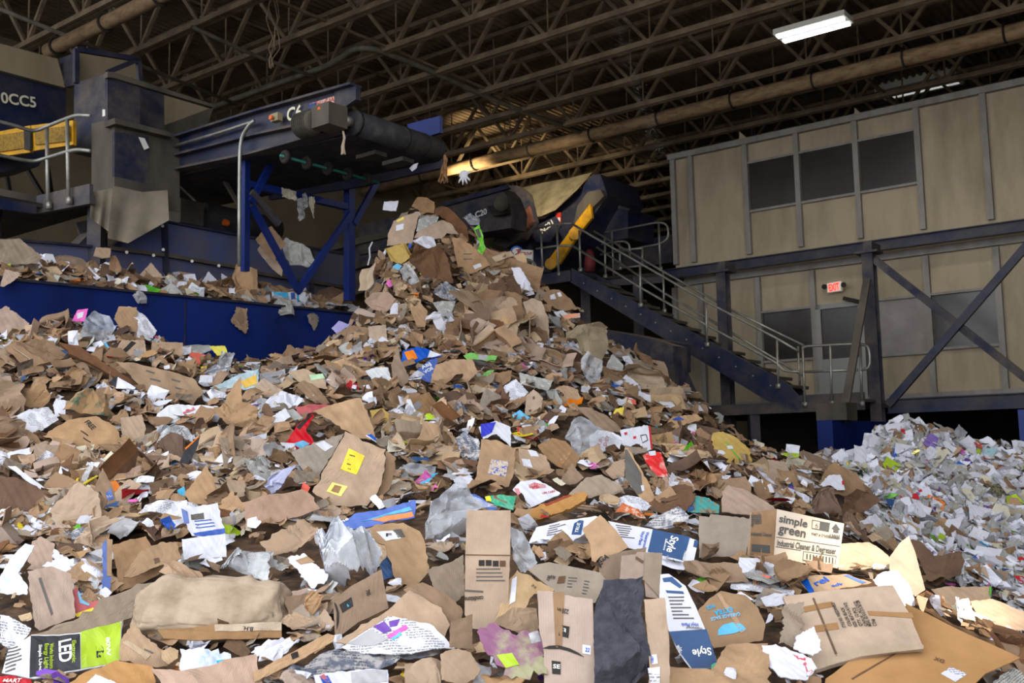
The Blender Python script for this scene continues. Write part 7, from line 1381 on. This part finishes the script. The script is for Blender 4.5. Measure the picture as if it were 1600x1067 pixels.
def orient(nT, rng, tilt, toward=.25):
    nC = (CAM - Vector((0, 8, 1))).normalized()
    n = (nT + nC * toward + Vector(rng.normal(0, tilt, 3))).normalized()
    a = rng.uniform(0, 2 * math.pi); x = n.orthogonal().normalized(); y = n.cross(x)
    return n, x * math.cos(a) + y * math.sin(a), y * math.cos(a) - x * math.sin(a)
LA = np.array([(a, b) for a, b, _ in LAND]); LN = [c for _, _, c in LAND]; USED = set()
def place_words(x, y):
    d = np.hypot(LA[:, 0] - x, LA[:, 1] - y); o = d.argsort()
    out = []
    for k in o[:6]:
        dx, dy = x - LA[k, 0], y - LA[k, 1]
        w_ = ('above' if dy < 0 else 'below') if abs(dy) > abs(dx) * 1.2 else ('right of' if dx > 0 else 'left of')
        out.append(f'{w_} the {LN[k]}')
    a, b = LN[o[0]], LN[o[1]]
    out.append(f'between the {a} and the {b}'); out.append(f'between the {a} and the {LN[o[2]]}'); out.append(f'between the {b} and the {LN[o[2]]}')
    return out
def unique_label(desc, alts, x, y):
    pl = place_words(x, y); best = None
    for extra in [''] + alts:
        for p in pl[:1] + pl[6:7] + pl[1:3] + pl[7:]:
            l = (extra + ' ' + desc + ' ' + p).strip()
            if len(l.split()) <= 16 and l not in USED: USED.add(l); return l
    for p in pl:
        for q in pl:
            l = f'{alts[0]} {desc} {p}, {q.replace("the ", "", 1) if len(q) < 5 else q}'
            if len(l.split()) <= 16 and l not in USED: USED.add(l); return l
    return None
SHADE = {'tan': 'tan', 'mid': 'brown', 'dark': 'dark brown', 'pink': 'pinkish tan', 'grey': 'greyish', 'pale': 'pale tan', 'deep': 'deep brown', 'kraft': 'kraft', 'orange': 'orange-brown', 'white': 'white', 'cream': 'cream', 'wgrey': 'grey-white', 'print': 'typed white', 'news': 'newsprint', 'mag': 'glossy grey', 'blue': 'blue', 'dblue': 'slate blue', 'red': 'red', 'yellow': 'yellow', 'green': 'green', 'orangep': 'orange', 'purple': 'purple', 'pinkp': 'pink', 'cyan': 'light blue', 'black': 'black', 'lime': 'lime', 'clear': 'clear', 'milky': 'cloudy', 'foam': 'white foam', 'mailer': 'yellowish', 'salmon': 'salmon'}
def rect_poly(w_, h_, rng, style):
    a, b = w_ / 2, h_ / 2
    P = [(-a, -b), (a, -b), (a, b), (-a, b)]
    if style == 'torn':
        k = rng.integers(5, 9); an = np.sort(rng.uniform(0, 2 * math.pi, k)); P = [(a * 1.15 * math.cos(t) * rng.uniform(.7, 1.1), b * 1.15 * math.sin(t) * rng.uniform(.7, 1.1)) for t in an]
        if np.diff(np.append(an, an[0] + 2 * math.pi)).max() > 2.2: P = [(-a, -b), (a * .7, -b), (a, b * .5), (a * .2, b), (-a, b * .8)]
    elif style == 'corner': P = [(-a, -b), (a, -b), (a, b * .3), (a * .4, b), (-a, b)]
    else: P = [(x + rng.normal(0, .06) * a, y + rng.normal(0, .06) * b) for x, y in P]
    return P
def loose_sheet(name, cat, group, x, y, p, mt, w_, h_, rng, th, tilt, folds, amp, curl, torn, style, words_, K=6, n=36, sink=.0, toward=.25):
    nT = Tn(p[0], p[1]); nn, ax, ay = orient(nT, rng, tilt, toward)
    P = rect_poly(w_, h_, rng, style); size = max(w_, h_)
    b = Bend(size, min(folds, 2), amp, curl, .012, rng); pts, fs, nb = ringmesh(P, n + (12 if folds > 2 else 0), K + (3 if folds > 2 else 0), torn, rng); hh = b(pts); hh -= hh.mean()
    L = np.column_stack([pts, hh])
    if folds > 1: L = level(crumple(L, size, folds + 1, rng, .05, .25 + .05 * folds))
    loc, F2 = solid3(L, fs, nb, th)
    ext = size * .5 * math.sqrt(max(0, 1 - nn.dot(nT) ** 2)) * .45 + .02 - sink
    O = np.array(p) + np.array(nT) * ext
    Wd = O + loc[:, 0:1] * np.array(ax) + loc[:, 1:2] * np.array(ay) + loc[:, 2:3] * np.array(nn)
    o = mesh_obj(name, Wd, F2, BD[mt], None, False, np.concatenate([pts, pts]))
    form = {'torn': 'torn', 'corner': 'cut-cornered', 'rect': 'straight-edged'}[style]
    if folds >= 4: form = 'crumpled'
    elif abs(curl) > .12: form = 'curled'
    desc = f'{SHADE[mt]} {words_}'
    sz = 'large' if size > .34 else ('small' if size < .2 else 'middling')
    lab = unique_label(desc, [form, sz, sz + ' ' + form], x, y)
    tag(o, lab or f'{form} {desc} among similar loose pieces on the heap', cat, group if lab else group + ' that look alike'); return o
BROWN = ['tan', 'mid', 'dark', 'pink', 'grey', 'pale', 'deep', 'kraft', 'orange']; BP = np.array([.2, .22, .14, .12, .09, .08, .04, .09, .02])
BTOP = np.array([.1, .26, .3, .02, .02, .03, .16, .11, .0])
WHT = ['white', 'print', 'wgrey', 'cream', 'news']; WP = np.array([.36, .2, .16, .1, .18])
CLR = ['blue', 'red', 'yellow', 'green', 'orangep', 'cyan', 'purple', 'pinkp', 'black', 'dblue', 'lime', 'salmon']
# --- cardboard pieces on the cardboard heap
X_, Y_, H_, PP = candidates(26000, 1.2, 1); n_ = 0
for i in range(len(X_)):
    if n_ >= 600: break
    if PP[i] or (X_[i] < 612 and Y_[i] < 470): continue
    far = H_[i][1] / 10; w_ = float(np.clip(rng.lognormal(-1.2, .33), .17, .55)) * (1.3 if far > .75 else 1.) * (1.45 if Y_[i] < 520 else 1.); h_ = w_ * rng.uniform(.45, .95)
    if far < .6: w_ *= .85; h_ *= .8
    if blocked(X_[i], Y_[i], w_ * F / H_[i][1] * .55): continue
    st = rng.choice(['rect', 'torn', 'corner'], p=[.42, .43, .15]); fo = int(rng.choice([0, 1, 2, 3, 5], p=[.15, .25, .25, .2, .15]))
    loose_sheet('crumpled_cardboard' if fo >= 5 else 'cardboard_piece' if st != 'torn' else 'cardboard_scrap', 'cardboard', 'loose cardboard pieces on the heap', X_[i], Y_[i], H_[i], str(rng.choice(BROWN, p=BP if Y_[i] > 500 else BTOP)), w_, h_, rng, .006, rng.uniform(.12, .42), fo, rng.uniform(.08, .22), rng.normal(0, .14), .25 if st == 'torn' else .05, st, 'cardboard piece')
    n_ += 1
# --- flatter pieces between the big things near the front
X_, Y_, H_, PP = candidates(6000, .2, 21, 700); n_ = 0
for i in range(len(X_)):
    if n_ >= 190: break
    w_ = rng.uniform(.14, .32); h_ = w_ * rng.uniform(.5, .9)
    if PP[i] or H_[i][1] > 7.6 or blocked(X_[i], Y_[i], w_ * F / H_[i][1] * .22): continue
    k = rng.random(); st = str(rng.choice(['rect', 'torn', 'corner'])); mt = str(rng.choice(BROWN, p=BP)) if k < .68 else str(rng.choice(WHT, p=WP)); nm = 'kraft_scrap' if k < .68 else 'paper_offcut'
    loose_sheet(nm, 'cardboard' if k < .68 else 'paper', 'scraps between the big boxes', X_[i], Y_[i], H_[i], mt, w_, h_, rng, .004, .16, int(rng.choice([1, 2, 3, 5])), .12, rng.normal(0, .12), .2, st, 'scrap' if k < .68 else 'paper offcut', toward=.1)
    n_ += 1
# --- crumpled kraft wads
X_, Y_, H_, PP = candidates(5000, 1.4, 2); n_ = 0
for i in range(len(X_)):
    if n_ >= 130: break
    s = rng.uniform(.1, .2)
    if PP[i] or blocked(X_[i], Y_[i], s * F / H_[i][1] * .6): continue
    nT = Tn(H_[i][0], H_[i][1]); nn, ax, ay = orient(nT, rng, .3); pts, f, nb = ringmesh(rect_poly(s * 3.4, s * 2.6, rng, 'torn'), 54, 12, .2, rng)
    v = level(crumple(np.column_stack([pts, .1 * pts[:, 0] * pts[:, 1] / s]), s, 11, rng, .1, .75)); v *= s * 2.1 / np.ptp(v[:, 0]); v, f = solid3(v, f, nb, .003)
    mt = str(rng.choice(['kraft', 'mid', 'dark', 'pale', 'tan', 'grey'])); Wd = np.array(H_[i]) + np.array(nT) * s * .15 + v[:, 0:1] * np.array(ax) + v[:, 1:2] * np.array(ay) + v[:, 2:3] * np.array(nn)
    o = mesh_obj('kraft_wad', Wd, f, BD[mt], None, False, v[:, :2] * .2)
    lab = unique_label(f'{SHADE[mt]} crumpled paper wad', ['lumpy', 'small' if s < .14 else 'large', 'squashed'], X_[i], Y_[i])
    tag(o, lab or 'crumpled brown paper wad among others on the heap', 'packing paper', 'crumpled paper wads on the heap'); n_ += 1
# --- crushed boxes with flaps
def crushed_box(x, y, p, mt, w_, d_, h_, rng, lab):
    nT = Tn(p[0], p[1]); nn, ax, ay = orient(nT, rng, .5)
    base = Vector(p) + nT * h_ * .18; t = thing('crushed_box', lab, 'box', base, 'crushed boxes in the heap')
    A, Bv, C = (np.array(k) for k in (ax, ay, nn)); N = 6; sh = rng.normal(0, .18, 2); sq = rng.uniform(.75, 1.); ph = rng.uniform(0, 9, 3)
    def world(q):
        q = np.asarray(q, float); k = q[:, 2:3] / h_ + .5
        q = q.copy(); q[:, 0] += sh[0] * q[:, 2]; q[:, 1] += sh[1] * q[:, 2]; q[:, :2] *= 1 - (1 - sq) * k
        q += np.sin(q[:, [1, 2, 0]] * 22 + ph) * .012 + np.abs(np.sin(q[:, [2, 0, 1]] * 11 + ph)) * .014
        return np.array(base) + q[:, 0:1] * A + q[:, 1:2] * Bv + q[:, 2:3] * C
    vs = []; fs = []; uv = []
    def panel(o, e1, e2, L1, L2):
        k = len(vs)
        for j in range(N + 1):
            for i in range(N + 1): vs.append(np.array(o) + np.array(e1) * i / N + np.array(e2) * j / N); uv.append((L1 * i / N, L2 * j / N))
        for j in range(N):
            for i in range(N): fs.append((k + j * (N + 1) + i, k + j * (N + 1) + i + 1, k + (j + 1) * (N + 1) + i + 1, k + (j + 1) * (N + 1) + i))
    a, b, c = w_ / 2, d_ / 2, h_ / 2
    panel((-a, -b, -c), (w_, 0, 0), (0, 0, h_), w_, h_); panel((a, -b, -c), (0, d_, 0), (0, 0, h_), d_, h_); panel((a, b, -c), (-w_, 0, 0), (0, 0, h_), w_, h_); panel((-a, b, -c), (0, -d_, 0), (0, 0, h_), d_, h_); panel((-a, -b, -c), (w_, 0, 0), (0, d_, 0), w_, d_)
    o = mesh_obj('carton_body', world(vs), fs, BD[mt], t, False, uv); md = o.modifiers.new('wall', 'SOLIDIFY'); md.thickness = .006
    for (q, e1, out, L) in (((-a, -b, c), (w_, 0, 0), (0, -1, 0), d_ * .5), ((a, -b, c), (0, d_, 0), (1, 0, 0), w_ * .4), ((a, b, c), (-w_, 0, 0), (0, 1, 0), d_ * .5)):
        an = rng.uniform(-.5, 1.2); e2 = np.array(out) * math.cos(an) * L + np.array((0, 0, math.sin(an) * L)); vs.clear(); fs.clear(); uv.clear(); panel(q, e1, e2, .3, L)
        o = mesh_obj('flap', world(vs), fs, BD[mt], t, False, uv); md = o.modifiers.new('wall', 'SOLIDIFY'); md.thickness = .006
X_, Y_, H_, PP = candidates(4000, 1.2, 3); n_ = 0
for i in range(len(X_)):
    if n_ >= 55: break
    w_ = rng.uniform(.2, .42)
    if PP[i] or blocked(X_[i], Y_[i], w_ * F / H_[i][1] * .6): continue
    mt = str(rng.choice(['tan', 'mid', 'dark', 'pink', 'pale'])); lab = unique_label(f'{SHADE[mt]} crushed open box', ['large' if w_ > .3 else 'small', 'tilted', 'half-buried'], X_[i], Y_[i])
    crushed_box(X_[i], Y_[i], H_[i], mt, w_, w_ * rng.uniform(.5, .9), w_ * rng.uniform(.25, .5), rng, lab or 'crushed open box half buried in the heap'); n_ += 1
# --- papers, prints, films on the cardboard heap
X_, Y_, H_, PP = candidates(9000, 1.3, 4); n_ = 0
for i in range(len(X_)):
    if n_ >= 230: break
    if PP[i] or (Y_[i] < 500 and rng.random() < .5): continue
    k = rng.random(); w_ = rng.uniform(.12, .3); h_ = w_ * rng.uniform(.5, .85)
    if H_[i][1] < 6: w_ *= .8; h_ *= .8
    if blocked(X_[i], Y_[i], w_ * F / H_[i][1] * .45): continue
    a = dict(p=H_[i], rng=rng)
    if k < .56: nm, cat, g_, mt, wd = 'paper_sheet', 'paper', 'loose papers on the cardboard heap', str(rng.choice(WHT, p=WP)), 'paper sheet'
    elif k < .66: nm, cat, g_, mt, wd = 'magazine_page', 'magazine', 'loose magazine pages on the heap', 'mag', 'magazine page'
    elif k < .84 and H_[i][1] > 7: nm, cat, g_, mt, wd = 'printed_wrapper', 'packaging', 'coloured wrappers on the heap', str(rng.choice(CLR)), 'printed wrapper'; 
    else: nm, cat, g_, mt, wd = 'plastic_film', 'plastic film', 'loose plastic film on the heap', str(rng.choice(['clear', 'milky', 'milky'])), 'plastic film'
    if cat == 'packaging': w_ *= .7; h_ *= .7
    loose_sheet(nm, cat, g_, X_[i], Y_[i], H_[i], mt, w_, h_, rng, .0015, rng.uniform(.12, .4), int(rng.choice([1, 2, 4, 6])), rng.uniform(.08, .2), rng.normal(0, .15), .2, str(rng.choice(['rect', 'torn', 'corner'])), wd, 6, 32)
    n_ += 1
# --- papers on the white paper heap
X_, Y_, H_, PP = candidates(26000, .6, 5, 640); n_ = 0
for i in range(len(X_)):
    if n_ >= 250: break
    if not PP[i]: continue
    w_ = rng.uniform(.14, .3); h_ = w_ * rng.uniform(.55, .9)
    if blocked(X_[i], Y_[i], w_ * F / H_[i][1] * .35): continue
    k = rng.random()
    if k < .8: nm, cat, g_, mt, wd = 'paper_sheet', 'paper', 'papers on the white paper heap', str(rng.choice(WHT, p=WP)), 'office paper'
    elif k < .9: nm, cat, g_, mt, wd = 'cardboard_scrap', 'cardboard', 'card scraps on the white paper heap', str(rng.choice(['tan', 'pale', 'grey'])), 'card scrap'
    else: nm, cat, g_, mt, wd = 'printed_wrapper', 'packaging', 'coloured wrappers on the white paper heap', str(rng.choice(CLR)), 'printed card'
    if k >= .8: w_ *= .7; h_ *= .7
    loose_sheet(nm, cat, g_, X_[i], Y_[i], H_[i], mt, w_, h_, rng, .001, rng.uniform(.15, .45), int(rng.choice([0, 1, 2, 4])), rng.uniform(.06, .16), rng.normal(0, .15), .08, str(rng.choice(['rect', 'rect', 'torn', 'corner'])), wd, 5, 28)
    n_ += 1
# --- the small bits nobody could count
RGB = {k: lin(ds(v) if k in BROWN else v)[:3] for k, v in dict(tan='a07a56', mid='8a6848', dark='694c33', pink='9f7e63', grey='857463', pale='b0926e', deep='53392a', kraft='94714f', orange='a67d4e', white='cfcfda', print='bebfc8', wgrey='9c9b9f', cream='b8b09b', news='a0a09c', blue='2a55a8', red='b5242c', yellow='dcc023', green='5fa832', orangep='d0742c', cyan='4aa6cc', purple='6a3fa0', pinkp='c75fa5', black='26262b', dblue='2b4c78', lime='9fb82a', salmon='c9604f').items()}
def bits(name, label, X_, Y_, H_, sel, wts, smin, smax, seed, wad_share=.3, wtop=None):
    r = np.random.default_rng(seed); VS = []; FS = []; CS = []; k0 = 0; icv, icf = icos(2)
    for i in np.nonzero(sel)[0]:
        p = H_[i]; nT = Tn(p[0], p[1], .15); nn, ax, ay = orient(nT, r, r.uniform(.15, .6), .2)
        s = float(np.clip(r.lognormal(math.log((smin + smax) / 2) - .1, .4), smin, smax)) * min(1., max(.5, p[1] / 8.5)); key = r.choice(list(wts[0]), p=wts[1] if Y_ is None or wtop is None or Y_[i] > 520 + r.normal(0, 30) else wtop)
        if r.random() < wad_share and key in ('tan', 'mid', 'dark', 'kraft', 'white', 'wgrey', 'deep', 'pale'):
            pts, fs, nb = ringmesh(rect_poly(s * 1.5, s * 1.2, r, 'torn'), 16, 4, .2, r); loc = level(crumple(np.column_stack([pts, pts[:, 0] * 0]), s, 5, r, .1, .7))
        else:
            P = rect_poly(s, s * r.uniform(.35, .9), r, str(r.choice(['torn', 'torn', 'rect', 'corner']))); b = Bend(s, 2, r.uniform(.1, .3), r.normal(0, .2), .02, r)
            pts, fs, nb = ringmesh(P, 12, 3, .2, r); hh = b(pts); loc = crumple(np.column_stack([pts, hh - hh.mean()]), s, 2, r, .05, .4)
        O = np.array(p) + np.array(nT) * (s * .22 + r.uniform(-.02, .03))
        VS.append(O + loc[:, 0:1] * np.array(ax) + loc[:, 1:2] * np.array(ay) + loc[:, 2:3] * np.array(nn)); FS += [tuple(q + k0 for q in f) for f in fs]; k0 += len(loc)
        c = np.array(RGB[key]) * r.uniform(.75, 1.15); CS.append(np.tile(np.append(c, 1), (len(loc), 1)))
    o = mesh_obj(name, np.concatenate(VS), FS, mat('loose_bits', (.5, .5, .5, 1), vcol=True, rough=.8, bump=.3, bscale=60.), None, False, None, np.concatenate(CS))
    return tag(o, label, 'waste', None, 'stuff')
def weights(br, wh, cl):
    ks = BROWN + WHT + CLR; return ks, np.concatenate([BP * br, WP * wh, np.full(len(CLR), cl / len(CLR))]) / (BP.sum() * br + WP.sum() * wh + cl)
X_, Y_, H_, PP = candidates(32000, 1.6, 6)
jj, ii = np.nonzero(inside & ~pap & (cy_ < 15.5) & (hc > .15)); rr = np.random.default_rng(77); q = rr.choice(len(jj), 5200)   # the slopes that face away as well
wx = cx_[jj[q], ii[q]] + rr.uniform(-.05, .05, len(q)); wy = cy_[jj[q], ii[q]] + rr.uniform(-.05, .05, len(q)); W3 = np.column_stack([wx, wy, Hs(wx, wy)])
pj = np.array([project(p) for p in W3]); kk = rr.permutation(len(X_) + len(q))
X_ = np.append(X_, pj[:, 0])[kk]; Y_ = np.append(Y_, pj[:, 1])[kk]; H_ = np.vstack([H_, W3])[kk]; PP = np.append(PP, np.zeros(len(q), bool))[kk]
gb = np.array([GRID[int(np.clip(y / 4, 0, 267)), int(np.clip(x / 4, 0, 400))] for x, y in zip(X_, Y_)])
sel = ~PP & ~gb; sel[np.cumsum(sel) > 13500] = False
bits('cardboard_scraps', 'uncountable small torn bits of brown cardboard and paper covering the big heap', X_, Y_, H_, sel, weights(.74, .21, .05), .05, .21, 7, .3, weights(.9, .08, .02)[1])
X_, Y_, H_, PP = candidates(60000, .5, 8, 640)
sel = PP.copy(); sel[np.cumsum(sel) > 4200] = False
bits('paper_scraps', 'uncountable small bits of white paper covering the heap in the right-hand bay', X_, Y_, H_, sel, weights(.17, .76, .07), .05, .19, 9, .15)
# along the top of the blue wall
r = np.random.default_rng(12); PX = []; HH_ = []
for k in range(900):
    u = UW - .16 - r.uniform(0, 1.05); v = r.uniform(5., v1); PX.append((0, 0)); HH_.append(np.array(B(u, v, strip_h(u, v))))
_Tn = Tn
Tn = lambda X, Y, e=.2: (ZZ + U * .5).normalized()
bits('cardboard_scraps', 'small torn bits lying along the top of the tall blue wall', None, None, HH_, np.ones(900, bool), weights(.66, .28, .06), .08, .3, 13, .25)
STW = [('broad', .4), ('narrow', .22)]
for k in range(60):
    u = UW - .25 - r.uniform(0, .9); v = r.uniform(5.5, v1 - .2); p = B(u, v, strip_h(u, v)); x, y, _d = project(p)
    if x < -20 or blocked(x, y, 10): continue
    wht = r.random() < .4; mt = str(r.choice(WHT, p=WP)) if wht else str(r.choice(BROWN, p=BP)); w_ = r.uniform(.2, .42)
    loose_sheet('paper_sheet' if wht else 'cardboard_scrap', 'paper' if wht else 'cardboard', 'loose pieces along the top of the blue wall', x, y, tuple(p), mt, w_, w_ * r.uniform(.4, .8), r, .004, .5, int(r.choice([1, 2, 4])), .15, r.normal(0, .15), .2, str(r.choice(['rect', 'torn'])), 'sheet on the blue wall' , 5, 28, toward=.5)
Tn = _Tn
# dust flecks packed in a streak to stand in for a light shaft
r = np.random.default_rng(3); vs = []; fs = []
for k in range(2200):
    s_ = r.uniform(0, 1); x = 958 + 75 * s_ ** 1.3 + r.normal(0, 7); y = -10 + 255 * s_; p = np.array(at(x, y, 15. + r.normal(0, .25))); q = r.normal(size=(3, 3)) * .0032
    vs += list(p + q); fs.append((3 * k, 3 * k + 1, 3 * k + 2))
tag(mesh_obj('dust', vs, fs, mat('shaft_dust_fleck', '8f8c8a', rough=.9)), 'faint streak of dust flecks imitating a light shaft below the roof joists', 'dust', None, 'stuff')
